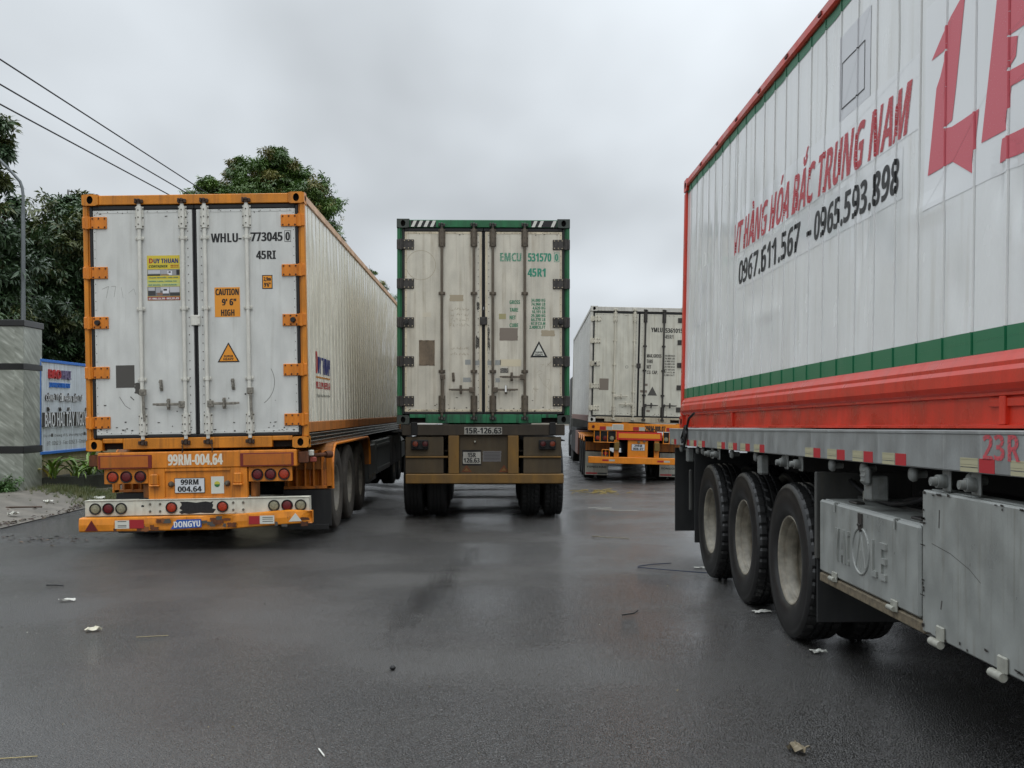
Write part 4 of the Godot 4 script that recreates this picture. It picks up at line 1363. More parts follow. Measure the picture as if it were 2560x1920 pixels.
		return [Vector3(x, y, 0.125 - dent * 0.6), Vector3(x, y + 0.012, 0.14 - dent), Vector3(x, y + h * 0.5, 0.145 - dent * 1.4 + bulge), Vector3(x, y + h - 0.012, 0.135 - dent), Vector3(x, y + h, 0.11), Vector3(x, y + h, 0.0), Vector3(x, y, 0.0)]
	for i in cols:
		var a: Array = ring.call(i)
		var b: Array = ring.call(i + 1)
		for k in 7:
			var k2 := (k + 1) % 7
			bar.quad(a[k], b[k], b[k2], a[k2])
	for i in [0, cols]:
		var a: Array = ring.call(i)
		for k in range(1, 6):
			if i == 0: bar.tri(a[0], a[k], a[k + 1])
			else: bar.tri(a[0], a[k + 1], a[k])
	part("underrun_bar", bar.mesh(), M.orange_rusted, t)
	var on := func(x: float) -> float: return 0.148 - (0.02 * exp(-pow((x + 0.30) * 5.0, 2.0)) + 0.03 * exp(-pow((x - 0.33) * 5.5, 2.0)) + 0.016 * exp(-pow((x - 0.12) * 9.0, 2.0))) * 1.1
	poly_print(t, "reflector_triangle", [Vector2(-1.205, 0.235), Vector2(-1.06, 0.235), Vector2(-1.13, 0.352)], M.lens_red, 0.146)
	pbox("paper_label", -0.875, -0.72, 0.255, 0.345, 0.146, 0.1475, M.sticker_white, t, 0.0)
	for y in [0.33, 0.285, 0.27]: pbox("label_line", -0.845, -0.75, y, y + 0.007, 0.1475, 0.148, M.ink_black2, t, 0.0)
	pbox("reflector_tape", -0.719, -0.56, 0.255, 0.35, 0.1455, 0.147, M.tape_red, t, 0.0)
	var rp := RandomNumberGenerator.new()
	rp.seed = 88
	for q in [[-0.42, 0.295, 0.14, 9], [0.36, 0.315, 0.15, 9], [0.14, 0.31, 0.07, 5], [1.0, 0.30, 0.22, 6], [-0.9, 0.24, 0.3, 4]]:
		for i in q[3]:
			poly_print(t, "rust_patch", ragged(q[0] + rp.randf_range(-1, 1) * q[2], q[1] + rp.randf_range(-0.05, 0.045), rp.randf_range(0.03, 0.11), rp.randf_range(0.02, 0.055), 500 + i + int(q[0] * 100), 0.45), [M.rusty_brown, M.rusty_brown, M.patch_dark, M.rust_light][rp.randi() % 4], 0.1395 + i * 0.0004)
	poly_print(t, "blue_sticker", [Vector2(-0.27, 0.238), Vector2(0.07, 0.255), Vector2(0.065, 0.345), Vector2(-0.20, 0.342)], M.sticker_blue, 0.1475)
	letters(t, "DONGYU", -0.08, 0.295, 0.285, 0.066, M.ink_white, 0.151, Transform3D(Basis(Vector3(0, 0, 1), 0.03), Vector3()))
	pbox("reflector_tape", 0.585, 0.705, 0.275, 0.365, 0.1455, 0.1465, M.tape_red, t, 0.0)
	pbox("paper_label", 0.706, 0.865, 0.278, 0.368, 0.146, 0.1475, M.sticker_white, t, 0.0)
	for y in [0.345, 0.325, 0.30]: pbox("label_line", 0.735, 0.85, y, y + 0.007, 0.1475, 0.148, M.ink_black2, t, 0.0)
	poly_print(t, "white_triangle", [Vector2(1.02, 0.296), Vector2(1.165, 0.300), Vector2(1.095, 0.39)], M.sticker_white, 0.144)
	# mudguards, flaps, running gear
	for sx in [-1.0, 1.0]:
		mudguard(t, sx, 0.73, 1.325, -1.12, -5.1, M.orange_dirty, M.orange_hinge)
		var flap := MB.new()
		flap.bx(sx * 0.72, sx * 1.30, 0.11, 0.555, -1.14, -1.12, 0.004)
		flap.bx(sx * 0.70, sx * 1.27, 0.075, 0.135, -1.115, -1.08, 0.004)
		part("mud_flap", flap.mesh(), M.flap, t)
		if sx > 0:
			var cv := MB.new()
			cv.quad(Vector3(0.93, 0.44, -1.1185), Vector3(0.96, 0.44, -1.1185), Vector3(1.06, 0.33, -1.1185), Vector3(1.03, 0.33, -1.1185))
			cv.quad(Vector3(1.03, 0.33, -1.1185), Vector3(1.06, 0.33, -1.1185), Vector3(0.96, 0.22, -1.1185), Vector3(0.93, 0.22, -1.1185))
			part("flap_chevron", cv.mesh(), M.tape_black, t)
		for k in 3:
			wheel(t, Vector3(sx * 1.15, 0.525, -1.80 - k * 1.25), sx, M.tyre_dusty, M.rim_grey, false, k * 0.7)
		var bx := MB.new()
		bx.bx(sx * 1.02, sx * 1.28, 0.35, 0.95, -6.35, -5.3, 0.012)
		part("tool_box", bx.mesh(), M.grey_box, t)
		var b2 := MB.new()
		b2.bx(sx * 0.98, sx * 1.28, 0.42, 1.0, -8.9, -6.5, 0.012)
		b2.bx(sx * 1.28, sx * 1.292, 0.47, 0.52, -8.85, -6.55, 0.004)
		b2.bx(sx * 1.28, sx * 1.292, 0.88, 0.93, -8.85, -6.55, 0.004)
		part("tool_box", b2.mesh(), M.grey_box, t)
		for k in 3: pbox("box_latch", sx * 1.281, sx * 1.30, 0.40, 0.47, -5.45 - k * 0.35, -5.40 - k * 0.35, M.grey_metal, t, 0.004)
	for k in 3: axle(t, -1.80 - k * 1.25, 0.86)
	var rod := MB.new()
	rod.cyl(Vector3(0.92, 0.985, -0.6), Vector3(1.31, 0.985, -0.98), 0.026, 0.026, 10)
	rod.cyl(Vector3(1.27, 0.985, -0.94), Vector3(1.33, 0.985, -1.0), 0.042, 0.042, 12)
	part("locking_rod", rod.mesh(), M.rusty_brown, t)
	pbox("marker_lamp", 1.20, 1.26, 1.005, 1.07, -0.18, -0.12, M.sticker_white, t, 0.008)
	pbox("marker_lamp", 1.215, 1.285, 0.935, 0.99, -0.20, -0.14, flat(Color(0.55, 0.25, 0.2)), t, 0.008)
	var ch := MB.new()
	for x in [-0.165, 0.165]:
		for i in 5: ch.box(Vector3(x + (i % 2) * 0.004, 1.20 - i * 0.03, 0.018), Vector3(0.012, 0.03, 0.010), 0.004)
	part("chain", ch.mesh(), M.dark_gear, t)
	for sx in [-1.0, 1.0]:
		pbox("dark_filler_box", sx * 0.6, sx * 1.22, 0.40, 1.02, -12.1, -9.1, M.chassis_dark, t, 0.02)  # dark box added to black out the bright gap under the container
	landing_legs(t, -9.6, 0.9, M.chassis_dark)

func trailer_ochre(root: Transform3D) -> void:
	var t := thing("container_trailer", "dark ochre trailer with dull number plates under the green-framed container", "trailer", root)
	chassis(t, 0.95, 1.335, -0.14, -12.1, M.ochre_dark)
	pbox("cross_beam", -1.15, 1.15, 1.185, 1.34, -0.14, 0.0, M.ochre_dark, t, 0.008)
	for sx in [-1.0, 1.0]:
		pbox("twist_lock", sx * 1.02, sx * 0.93, 1.19, 1.375, 0.002, 0.03, M.chassis_dark, t, 0.01)
		var x0: float = sx * 1.10
		var x1: float = sx * 0.565
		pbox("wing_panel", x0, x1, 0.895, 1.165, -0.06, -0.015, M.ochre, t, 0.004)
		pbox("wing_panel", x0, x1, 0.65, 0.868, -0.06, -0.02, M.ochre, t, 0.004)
		pbox("wing_ledge", x0, sx * 0.50, 0.870, 0.893, -0.06, 0.0, M.ochre_worn, t, 0.004)
		pbox("upright", sx * 0.495, sx * 0.345, 0.645, 1.183, -0.1, 0.012, M.ochre_worn, t, 0.006)
		pbox("lamp_box", sx * 1.02, sx * 0.78, 0.985, 1.125, -0.014, 0.03, M.chassis_dark, t, 0.01)
	for q in [[-0.958, M.lens_dull_orange], [-0.82, M.lens_dull_red], [0.84, M.lens_dull_red], [0.975, M.lens_dull_orange]]:
		tail_light(t, q[0], 1.068, 0.03, 0.05, q[1])
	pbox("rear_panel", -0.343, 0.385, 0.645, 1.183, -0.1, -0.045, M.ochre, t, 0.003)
	pbox("bumper_beam", -1.10, 1.135, 0.505, 0.643, -0.12, 0.02, M.ochre_worn, t, 0.012)
	pbox("number_board", -0.27, 0.262, 1.202, 1.305, 0.0, 0.004, M.plate_dull, t, 0.0)
	letters(t, "15R-126.63", -0.002, 1.253, 0.51, 0.085, M.ink_black, 0.0055)
	poly_print(t, "number_plate", ragged(-0.165, 0.868, 0.25, 0.168, 61, 0.04), M.plate_dull, -0.041)
	letters(t, "15R", -0.165, 0.908, 0.115, 0.063, M.ink_black, -0.038)
	letters(t, "126.63", -0.168, 0.832, 0.225, 0.066, M.ink_black, -0.038)
	pbox("plate_bracket", -0.30, -0.03, 0.76, 0.98, -0.045, -0.043, M.chassis_dark, t, 0.0)
	poly_print(t, "paper_label", ragged(0.12, 0.89, 0.26, 0.15, 62, 0.08), M.label_faded, -0.045)
	for i in 6: pbox("label_line", 0.01, 0.23, 0.838 + i * 0.02, 0.842 + i * 0.02, -0.0434, -0.0425, M.chassis_dark, t, 0.0)
	for q in [[-0.24, 0.0], [0.29, 0.0]]:
		poly_print(t, "reflector_triangle", [Vector2(q[0] - 0.075, 0.665), Vector2(q[0] + 0.075, 0.665), Vector2(q[0], 0.77)], M.rusty_brown, -0.045)
		poly_print(t, "reflector_triangle", [Vector2(q[0] - 0.035, 0.683), Vector2(q[0] + 0.035, 0.683), Vector2(q[0], 0.73)], M.ochre_worn, -0.043)
	var lm := MB.new()
	lm.cyl(Vector3(-0.12, 1.10, -0.045), Vector3(-0.12, 1.10, -0.01), 0.02, 0.014, 10)
	part("plate_lamp", lm.mesh(), M.steel_bright, t)
	for sx in [-1.0, 1.0]:
		for k in 3: wheel(t, Vector3(sx * 1.01, 0.525, -0.70 - k * 1.25), sx, M.tyre, M.rim_grey, sx > 0, k * 0.5)
		pbox("mudguard", sx * 0.55, sx * 1.16, 1.10, 1.115, -4.2, -0.15, M.chassis_dark, t, 0.0)
		pbox("tool_box", sx * 0.75, sx * 1.2, 0.5, 1.1, -7.2, -5.2, M.chassis_dark, t, 0.01)
	for k in 3: axle(t, -0.70 - k * 1.25, 0.72)
	landing_legs(t, -9.2, 1.0, M.chassis_dark)

func trailer_far(root: Transform3D) -> void:
	var t := thing("container_trailer", "bright orange trailer with caged lamps and pale mud flaps under the most distant container", "trailer", root)
	chassis(t, 1.1, 1.46, -0.1, -12.1, M.orange_dirty)
	pbox("cross_beam", -1.22, 1.22, 1.275, 1.465, -0.14, 0.0, M.orange_clean, t, 0.008)
	for x in [-1.0, 0.36]: pbox("pad", x + 0.62, x + 0.78, 1.466, 1.485, -0.1, 0.0, M.orange_clean, t, 0.0)
	for q in [[-0.93, M.tape_red], [-0.765, M.tape_grey2], [-0.10, M.tape_red], [0.05, M.tape_grey2], [0.73, M.tape_red]]:
		pbox("reflector_tape", q[0], q[0] + 0.145, 1.29, 1.38, 0.0, 0.002, q[1], t, 0.0)
	pbox("paper_label", -0.62, -0.34, 1.30, 1.44, 0.0, 0.003, M.sticker_white, t, 0.0)
	for i in 5: pbox("label_line", -0.60, -0.36, 1.32 + i * 0.022, 1.325 + i * 0.022, 0.003, 0.004, M.ink_black2, t, 0.0)
	letters(t, "29RM-008.07", 0.45, 1.345, 0.50, 0.14, M.ink_black, 0.002)
	var ey := MB.new()
	ey.cyl(Vector3(-1.09, 1.37, 0.0), Vector3(-1.09, 1.37, 0.014), 0.038, 0.03, 16)
	part("marker_lamp", ey.mesh(), M.lens_red, t)
	pbox("reflector_board", -0.50, 0.62, 1.055, 1.255, -0.02, 0.02, M.red_board, t, 0.004)
	pbox("reflector_board", -0.455, 0.575, 1.10, 1.215, 0.02, 0.024, M.amber_bright, t, 0.003)
	for sx in [-1.0, 1.0]:
		var x0 := -1.07 if sx < 0 else 0.65
		var cage := MB.new()
		for x in [x0, x0 + 0.15, x0 + 0.335, x0 + 0.55]: cage.cyl(Vector3(x, 0.98, 0.06), Vector3(x, 1.27, 0.06), 0.011, 0.011, 6)
		cage.cyl(Vector3(x0, 0.985, 0.06), Vector3(x0 + 0.55, 0.985, 0.06), 0.011, 0.011, 6)
		for x in [x0, x0 + 0.55]: cage.cyl(Vector3(x, 0.985, 0.06), Vector3(x, 0.985, -0.05), 0.011, 0.011, 6)
		part("lamp_cage", cage.mesh(), M.orange_clean, t)
		pbox("lamp_box", x0 + 0.01, x0 + 0.54, 0.99, 1.26, -0.08, -0.03, M.chassis_dark, t, 0.01)
		var ls := [[0.10, M.lens_orange], [0.28, M.lens_red], [0.45, M.lens_clear]] if sx < 0 else [[0.08, M.lens_clear], [0.26, M.lens_red], [0.44, M.lens_orange]]
		for q in ls: tail_light(t, x0 + q[0], 1.09, -0.03, 0.068, q[1])
		pbox("rubber_stop", sx * 0.50 - 0.065, sx * 0.50 + 0.065, 0.79, 1.0, -0.02, 0.07, M.olive_block, t, 0.012)
		pbox("upright", sx * 0.44, sx * 0.56, 0.625, 1.05, -0.12, -0.02, M.orange_clean, t, 0.004)
		pbox("side_skirt", sx * 0.62, sx * 1.24, 0.75, 0.97, -0.72, -0.70, M.orange_dirty, t, 0.004)
		pbox("mudguard", sx * 0.64, sx * 1.26, 1.10, 1.125, -5.2, -0.72, M.orange_clean, t, 0.004)
		var arch := MB.new()
		for k in 3:
			var zc := -1.30 - k * 1.25
			for i in range(3, 8):
				var a0 := PI * i / 11; var a1 := PI * (i + 1) / 11
				arch.cyl(Vector3(sx * 1.27, 0.55 + 0.57 * sin(a0), zc + 0.57 * cos(a0)), Vector3(sx * 1.27, 0.55 + 0.57 * sin(a1), zc + 0.57 * cos(a1)), 0.025, 0.025, 6)
		part("mudguard_lip", arch.mesh(), M.orange_clean, t)
		var fl := MB.new()
		fl.bx(sx * 0.66, sx * 1.24, 0.12, 0.72, -0.70, -0.685, 0.003)
		var f := part("mud_flap", fl.mesh(), M.flap_pale, t)
		var cx: float = sx * 0.95
		letters(f, "YONGCHAO", cx, 0.33, 0.50, 0.048, M.ink_black2, -0.683)
		pbox("flap_stripe", cx - 0.27, cx + 0.02, 0.145, 0.185, -0.685, -0.683, M.tape_red, f, 0.0)
		pbox("flap_stripe", cx + 0.03, cx + 0.27, 0.145, 0.185, -0.685, -0.683, M.steel_dark, f, 0.0)
		poly_print(f, "flap_emblem", [Vector2(cx - 0.10, 0.40), Vector2(cx + 0.02, 0.46), Vector2(cx + 0.13, 0.40), Vector2(cx + 0.02, 0.445)], M.ink_black2, -0.684)
		for k in 3: wheel(t, Vector3(sx * 1.11, 0.525, -1.30 - k * 1.25), sx, M.tyre, M.rim_grey, false, k * 0.6)
	for k in 3: axle(t, -1.30 - k * 1.25, 0.82)
	pbox("rear_panel", -0.22, 0.28, 0.625, 1.05, -0.12, -0.02, M.orange_clean, t, 0.004)
	plate(t, 0.04, 0.875, -0.014, 0.33, 0.165, "29RM", "008.07")
	for q in [[0.05, 1.01], [0.19, 1.035]]:
		var lm := MB.new()
		lm.cyl(Vector3(q[0], q[1], -0.02), Vector3(q[0], q[1], 0.01), 0.036, 0.028, 14)
		part("plate_lamp", lm.mesh(), M.grey_metal, t)
	pbox("bumper_beam", -1.20, 1.20, 0.455, 0.622, -0.1, 0.03, M.orange_clean, t, 0.012)
	for x in [-0.85, 0.52]:
		pbox("reflector_tape", x, x + 0.155, 0.515, 0.56, 0.03, 0.032, M.tape_red, t, 0.0)
		pbox("reflector_tape", x + 0.165, x + 0.31, 0.515, 0.56, 0.03, 0.032, M.tape_grey2, t, 0.0)
	var c2 := MB.new()
	for x in [-0.86, -0.77, -0.68]: c2.cyl(Vector3(x, 0.62, 0.02), Vector3(x, 0.80, 0.02), 0.011, 0.011, 6)
	c2.cyl(Vector3(-0.86, 0.80, 0.02), Vector3(-0.68, 0.80, 0.02), 0.011, 0.011, 6)
	part("lamp_cage", c2.mesh(), M.orange_clean, t)
	tail_light(t, -0.77, 0.705, -0.02, 0.062, M.lens_bright_red)
	for sx in [-1.0, 1.0]:
		pbox("tool_box", sx * 1.25, sx * 0.8, 0.45, 1.15, -7.4, -5.4, M.rust_rail, t, 0.01)
		pbox("dark_filler_box", sx * 1.22, sx * 0.6, 0.40, 1.2, -12.1, -7.5, M.chassis_dark, t, 0.02)  # dark box added to block the bright road beside the trailer
	landing_legs(t, -9.2, 1.1, M.chassis_dark)

# the flatbed under the red container; x = 0 is its near face, z runs towards the camera from the far (rear) end
func trailer_flatbed(root: Transform3D, tilt: Transform3D) -> void:
	var t := thing("flatbed_trailer", "grey flatbed trailer with three wheels, tool box and red reflector squares along its side", "trailer", root)
	var beam := MB.new()
	beam.bx(-0.03, 0.05, -0.178, -0.012, -0.32, 12.4, 0.006)
	beam.bx(-0.034, 0.05, -0.024, -0.006, -0.32, 12.4, 0.004)
	part("side_beam", beam.mesh(), M.bed_grey, t, tilt)
	part("side_beam", beam.mesh(), M.bed_grey, t, tilt * at(2.43, 0, 0))
	var deck := MB.new()
	deck.bx(0.051, 2.389, -0.06, -0.008, -0.30, 12.4)
	deck.bx(0.051, 2.389, -0.17, -0.062, -0.30, -0.22)
	for i in 12: deck.bx(0.051, 2.389, -0.16, -0.062, 0.4 + i, 0.48 + i)
	part("deck", deck.mesh(), M.chassis_dark, t, tilt)
	for sx in [0.75, 1.69]:
		var b := MB.new()
		b.bx(sx - 0.06, sx + 0.06, -0.62, -0.061, 0.2, 12.2, 0.004)
		part("chassis_beam", b.mesh(), M.chassis_dark, t, tilt)
	for u in [0.04, 0.77, 1.13, 1.524, 2.353, 2.78, 3.196, 3.624, 4.904, 5.335, 5.764, 6.198, 7.073, 7.5, 7.95]:
		pbox("reflector_square", -0.0315, -0.03, -0.174, -0.118, u - 0.065, u + 0.065, M.tape_red_c, t, 0.0).transform = tilt * at(-0.03075, -0.146, u)
		part("reflector_square", boxmesh(0.0015, 0.056, 0.16), M.tape_cream, t, tilt * at(-0.03075, -0.146, u - 0.155))
	var lt := part("lettering", print_mesh(fit(glyph_tris("23R", F_BOLD), 7.19, -0.072, 0.30, 0.10), 0.0), M.worn_red_c, t, tilt * Transform3D(LEFT_SIDE, Vector3(-0.0315, 0, 0)))
	# rope winches and lashing knobs under the side beam
	var wm := MB.new()
	wm.bx(-0.02, 0.0, -0.07, 0.07, -0.055, 0.055, 0.01)
	wm.cyl(Vector3(-0.02, -0.005, 0), Vector3(-0.075, -0.005, 0), 0.042, 0.04, 16)
	wm.cyl(Vector3(-0.075, -0.005, 0), Vector3(-0.11, -0.005, 0), 0.028, 0.026, 12)
	wm.cyl(Vector3(-0.11, -0.005, 0), Vector3(-0.112, -0.005, 0), 0.012, 0.012, 8)
	var wmesh := wm.mesh()
	for u in [1.718, 1.995, 4.107, 4.438, 6.613, 6.894, 8.9, 9.2]: part("rope_winch", wmesh, M.bed_grey2, t, tilt * at(0.02, -0.225, u).scaled_local(Vector3(0.75, 0.72, 0.7)))
	var km := MB.new()
	km.xf = Transform3D(Basis(Vector3(1, 0, 0), Vector3(0, 1, 0), Vector3(0, 0, 1)), Vector3())
	km.lathe([Vector2(0.03, 0.06), Vector2(0.032, 0.0), Vector2(0.055, -0.01), Vector2(0.06, -0.03), Vector2(0.045, -0.05), Vector2(0.001, -0.056)], 20)
	var kmesh := km.mesh()
	for u in [0.12, 1.0, 1.25, 2.45, 3.25, 4.02, 5.03, 5.56, 6.22, 6.83, 8.3]: part("lashing_knob", kmesh, M.bed_grey2, t, tilt * at(0.04, -0.215, u).scaled_local(Vector3(0.7, 0.62, 0.62)))
	for u in [0.55, 3.42]:
		pbox("marker_lamp", 0, 0, 0, 0, 0, 0, M.bed_grey2, t).mesh = boxmesh(0.07, 0.14, 0.09, 0.012)
		(t.get_child(t.get_child_count() - 1) as Node3D).transform = tilt * at(0.03, -0.27, u)
	# switch box
	part("switch_box", boxmesh(0.10, 0.13, 0.10, 0.008), M.bed_grey2, t, tilt * at(0.07, -0.315, 5.60))
	var sb := MB.new()
	sb.box(Vector3(), Vector3(0.05, 0.13, 0.13), 0.02)
	for i in 3: sb.box(Vector3(-0.026, -0.035 + i * 0.035, 0), Vector3(0.006, 0.012, 0.09), 0.002)
	part("switch_box", sb.mesh(), M.bed_grey2, t, (tilt * at(0.01, -0.25, 5.62)).scaled_local(Vector3(0.75, 0.75, 0.75)))
	# wheels
	for k in 3:
		var z: float = [1.47, 2.76, 4.06][k]
		wheel(t, Vector3(0.16, 0.525, z), -1.0, M.tyre_wet, M.rim_cream, true, 0.3 + k * 0.9)
		wheel(t, Vector3(2.30, 0.525, z), 1.0, M.tyre_wet, M.rim_cream, true, k)
		var ax := MB.new()
		ax.cyl(Vector3(0.35, 0.525, z), Vector3(2.1, 0.525, z), 0.075, 0.075, 12)
		ax.bx(0.70, 0.80, 0.6, 0.78, z - 0.55, z + 0.55, 0.01)
		ax.bx(1.64, 1.74, 0.6, 0.78, z - 0.55, z + 0.55, 0.01)
		part("axle", ax.mesh(), M.chassis_dark, t)
	# flaps and guard plates
	for x in [0.0, 1.86]:
		pbox("mud_flap", x, x + 0.58, 0.25, 1.14, -0.16, -0.145, M.flap, t, 0.004)
		pbox("mud_flap", x + 0.03, x + 0.6, 0.24, 1.12, 0.78, 0.795, M.flap, t, 0.004)
		pbox("guard_plate", x + 0.01, x + 0.6, 0.63, 1.16, 4.72, 4.76, M.chassis_grey, t, 0.006)
		pbox("mud_flap", x + 0.02, x + 0.6, 0.24, 0.63, 4.73, 4.745, M.flap, t, 0.004)
	pbox("flap_bracket", -0.01, 0.02, 0.55, 0.95, 0.70, 0.73, M.chassis_grey, t, 0.008)
	# tool box with a dropped lid
	var tb := MB.new()
	tb.bx(0.03, 0.50, 0.50, 1.005, 4.86, 6.40, 0.008)
	part("tool_box", tb.mesh(), M.box_grey, t)
	pbox("tool_box_lid", 0.0, 0.028, 0.575, 1.003, 4.86, 6.34, M.box_grey, t, 0.012)
	pbox("tool_box_sill", 0.0, 0.05, 0.515, 0.568, 4.86, 6.40, M.rust_sill, t, 0.006)
	var lid := Transform3D(LEFT_SIDE, Vector3(0.0005, 0, 0))
	for q in [["Y", 5.20, 0.06], ["A", 5.30, 0.07], ["I", 5.385, 0.018], ["L", 5.78, 0.08], ["E", 5.905, 0.09]]:
		raised(t, q[0], q[1], 0.775, q[2], 0.185, 0.012, M.box_grey, lid)
	var rg := MB.new()
	var pts := []
	for i in 33: pts.append(Vector3(5.57 + 0.125 * cos(TAU * i / 32), 0.785 + 0.122 * sin(TAU * i / 32), 0.0))
	rg.tube(pts, 0.008, 6)
	rg.tube([Vector3(5.57, 0.90, 0.0), Vector3(5.50, 0.70, 0.0)], 0.006, 6)
	rg.tube([Vector3(5.57, 0.90, 0.0), Vector3(5.64, 0.70, 0.0)], 0.006, 6)
	rg.tube([Vector3(5.57, 0.79, 0.0), Vector3(5.57, 0.665, 0.0)], 0.006, 6)
	part("embossed_emblem", rg.mesh(), M.box_grey, t, lid)
	var la := MB.new()
	la.slab(PackedVector2Array([Vector2(5.54, 0.985), Vector2(5.60, 0.985), Vector2(5.60, 0.905), Vector2(5.57, 0.885), Vector2(5.54, 0.905)]), 0.0, 0.008)
	la.bx(5.548, 5.592, 0.918, 0.93, 0.008, 0.016, 0.002)
	part("latch", la.mesh(), M.dark_gear, t, lid)
	for u in [5.16, 6.06]:
		var hk := MB.new()
		hk.tube([Vector3(u, 1.003, -0.02), Vector3(u, 1.006, 0.006), Vector3(u, 0.955, 0.008)], 0.006, 6)
		part("lid_hook", hk.mesh(), M.box_grey, t, lid)
		pbox("lid_hinge", 0.08, 0.13, 1.005, 1.018, u - 0.02, u + 0.11, M.dark_gear, t, 0.004)
		var hg := MB.new()
		hg.bx(u - 0.05, u + 0.03, 0.555, 0.61, 0.0, 0.01, 0.003)
		hg.cyl(Vector3(u - 0.07, 0.568, 0.014), Vector3(u + 0.01, 0.568, 0.014), 0.013, 0.013, 8)
		part("hinge", hg.mesh(), M.box_pale, t, lid)
	# side panel ahead of it
	pbox("side_skirt", -0.02, 0.02, 0.535, 1.175, 6.425, 9.6, M.box_grey, t, 0.008)
	pbox("skirt_flange", 0.021, 0.10, 1.155, 1.178, 6.425, 9.6, M.box_grey, t, 0.004)
	pbox("side_skirt", 2.41, 2.45, 0.535, 1.175, 4.9, 12.0, M.box_grey, t, 0.008)  # unseen far-side skirt, added to keep light from under the bed
	pbox("side_skirt", -0.02, 0.02, 0.535, 1.175, 9.62, 12.0, M.box_grey, t, 0.008)  # out-of-view skirt, added to darken the underside
	pbox("tool_box", 0.55, 1.9, 0.50, 1.1, 5.2, 9.0, M.chassis_dark, t, 0.01)  # unseen box added to shut light out below the deck
	for u in [6.60, 7.16, 7.8]:
		var hg := MB.new()
		hg.bx(-0.034, -0.021, 0.535, 0.60, u, u + 0.075, 0.005)
		hg.cyl(Vector3(-0.036, 0.522, u - 0.04), Vector3(-0.036, 0.522, u + 0.06), 0.018, 0.018, 10)
		part("hinge", hg.mesh(), M.box_pale, t)
	var gs := MB.new()
	for p in [[6.60, 1.10, 6.605, 1.02], [6.62, 0.71, 6.63, 0.67]]:
		gs.quad(Vector3(p[0], p[3], 0.0), Vector3(p[0] + 0.012, p[3], 0.0), Vector3(p[2] + 0.012, p[1], 0.0), Vector3(p[2], p[1], 0.0))
	var sw := [Vector2(6.53, 0.945), Vector2(6.72, 0.925), Vector2(6.90, 0.885), Vector2(7.0, 0.845)]
	for i in 3: gs.quad(Vector3(sw[i].x, sw[i].y - 0.002, 0), Vector3(sw[i + 1].x, sw[i + 1].y - 0.002, 0), Vector3(sw[i + 1].x, sw[i + 1].y + 0.001, 0), Vector3(sw[i].x, sw[i].y + 0.001, 0))
	part("scrape", gs.mesh(), M.patch_dark, t, Transform3D(LEFT_SIDE, Vector3(-0.0205, 0, 0)))
	# grime, stains and chipped edges
	var rs := RandomNumberGenerator.new()
	rs.seed = 404
	var edge := MB.new()
	for i in 60:
		var u := rs.randf_range(6.43, 8.4)
		var v := 1.172 - absf(rs.randfn()) * 0.008 if i % 2 == 0 else 0.54 + absf(rs.randfn()) * 0.02
		if i % 5 == 0: u = 6.432 + absf(rs.randfn()) * 0.012
		if i % 5 == 0: v = rs.randf_range(0.55, 1.16)
		edge.slab(PackedVector2Array(ragged(u, v, rs.randf_range(0.008, 0.05), rs.randf_range(0.004, 0.012), 800 + i, 0.6)), 0.0235, 0.0242)
	part("paint_chips", edge.mesh(), M.chip, t, Transform3D(LEFT_SIDE, Vector3(0, 0, 0))).set_meta("kind", "stuff")
	for k in 3:
		var hose := MB.new()
		var hp := []
		for i in 15:
			var f := i / 14.0
			hp.append(Vector3(0.22 + k * 0.09, 1.12 - 0.10 * sin(PI * fposmod(f * (2.0 + k), 1.0)) - 0.03 * k, 4.7 + 2.6 * f))
		hose.tube(hp, 0.014, 6)
		part("air_hose", hose.mesh(), M.rubber, t)
	pbox("cable_tray", 0.25, 0.30, 1.0, 1.02, 4.8, 6.4, M.chassis_grey, t, 0.0)
	var wire := MB.new()
	wire.tube([Vector3(0.2, 1.01, 5.05), Vector3(0.2, 1.06, 5.05), Vector3(0.12, 1.11, 5.45)], 0.006, 6)
	part("stay_rod", wire.mesh(), M.box_pale, t)
	# loop of black cord over the side beam
	var cord := MB.new()
	cord.tube([Vector3(-0.02, 0.14, 1.02), Vector3(-0.04, 0.09, 0.86), Vector3(-0.045, 0.0, 0.78), Vector3(-0.05, -0.13, 0.64), Vector3(-0.05, -0.145, 0.55), Vector3(-0.05, -0.10, 0.52), Vector3(-0.05, 0.02, 0.74), Vector3(-0.05, -0.06, 0.78), Vector3(-0.052, -0.19, 0.66)], 0.012, 8)
	cord.tube([Vector3(-0.045, 0.03, 0.74), Vector3(-0.055, -0.08, 0.74), Vector3(-0.055, -0.11, 0.70), Vector3(-0.05, 0.01, 0.68)], 0.012, 8)
	var o := solo("tie_cord", "loop of black cord hanging over the flatbed's side beam by its rear corner", "cord", cord.mesh(), M.ink_black2, root * tilt)


# ---------------------------------------------------------------- vegetation
func leaf_spray(n: int, len: float, wid: float, sd: int) -> ArrayMesh:
	var r := RandomNumberGenerator.new()
	r.seed = sd
	var b := MB.new()
	for i in n:
		var a := TAU * i / n + r.randf() * 0.8
		var lift := r.randf_range(-0.75, 0.55)
		var d := Vector3(cos(a), lift, sin(a)).normalized()
		var s := d.cross(Vector3(r.randf_range(-0.4, 0.4), 1, r.randf_range(-0.4, 0.4))).normalized()
		var l := len * r.randf_range(0.75, 1.2)
		var p0 := d * l * 0.15
		var p1 := d * l * 0.62 + Vector3(0, -0.02 * l, 0)
		var p2 := d * l + Vector3(0, -0.28 * l, 0)
		var h := s * wid * 0.5
		var up := s.cross(d) * wid * 0.12
		b.tri(p0, p1 - h + up, p1)
		b.tri(p0, p1, p1 + h + up)
		b.tri(p1 - h + up, p2, p1)
		b.tri(p1, p2, p1 + h + up)
	return b.mesh()

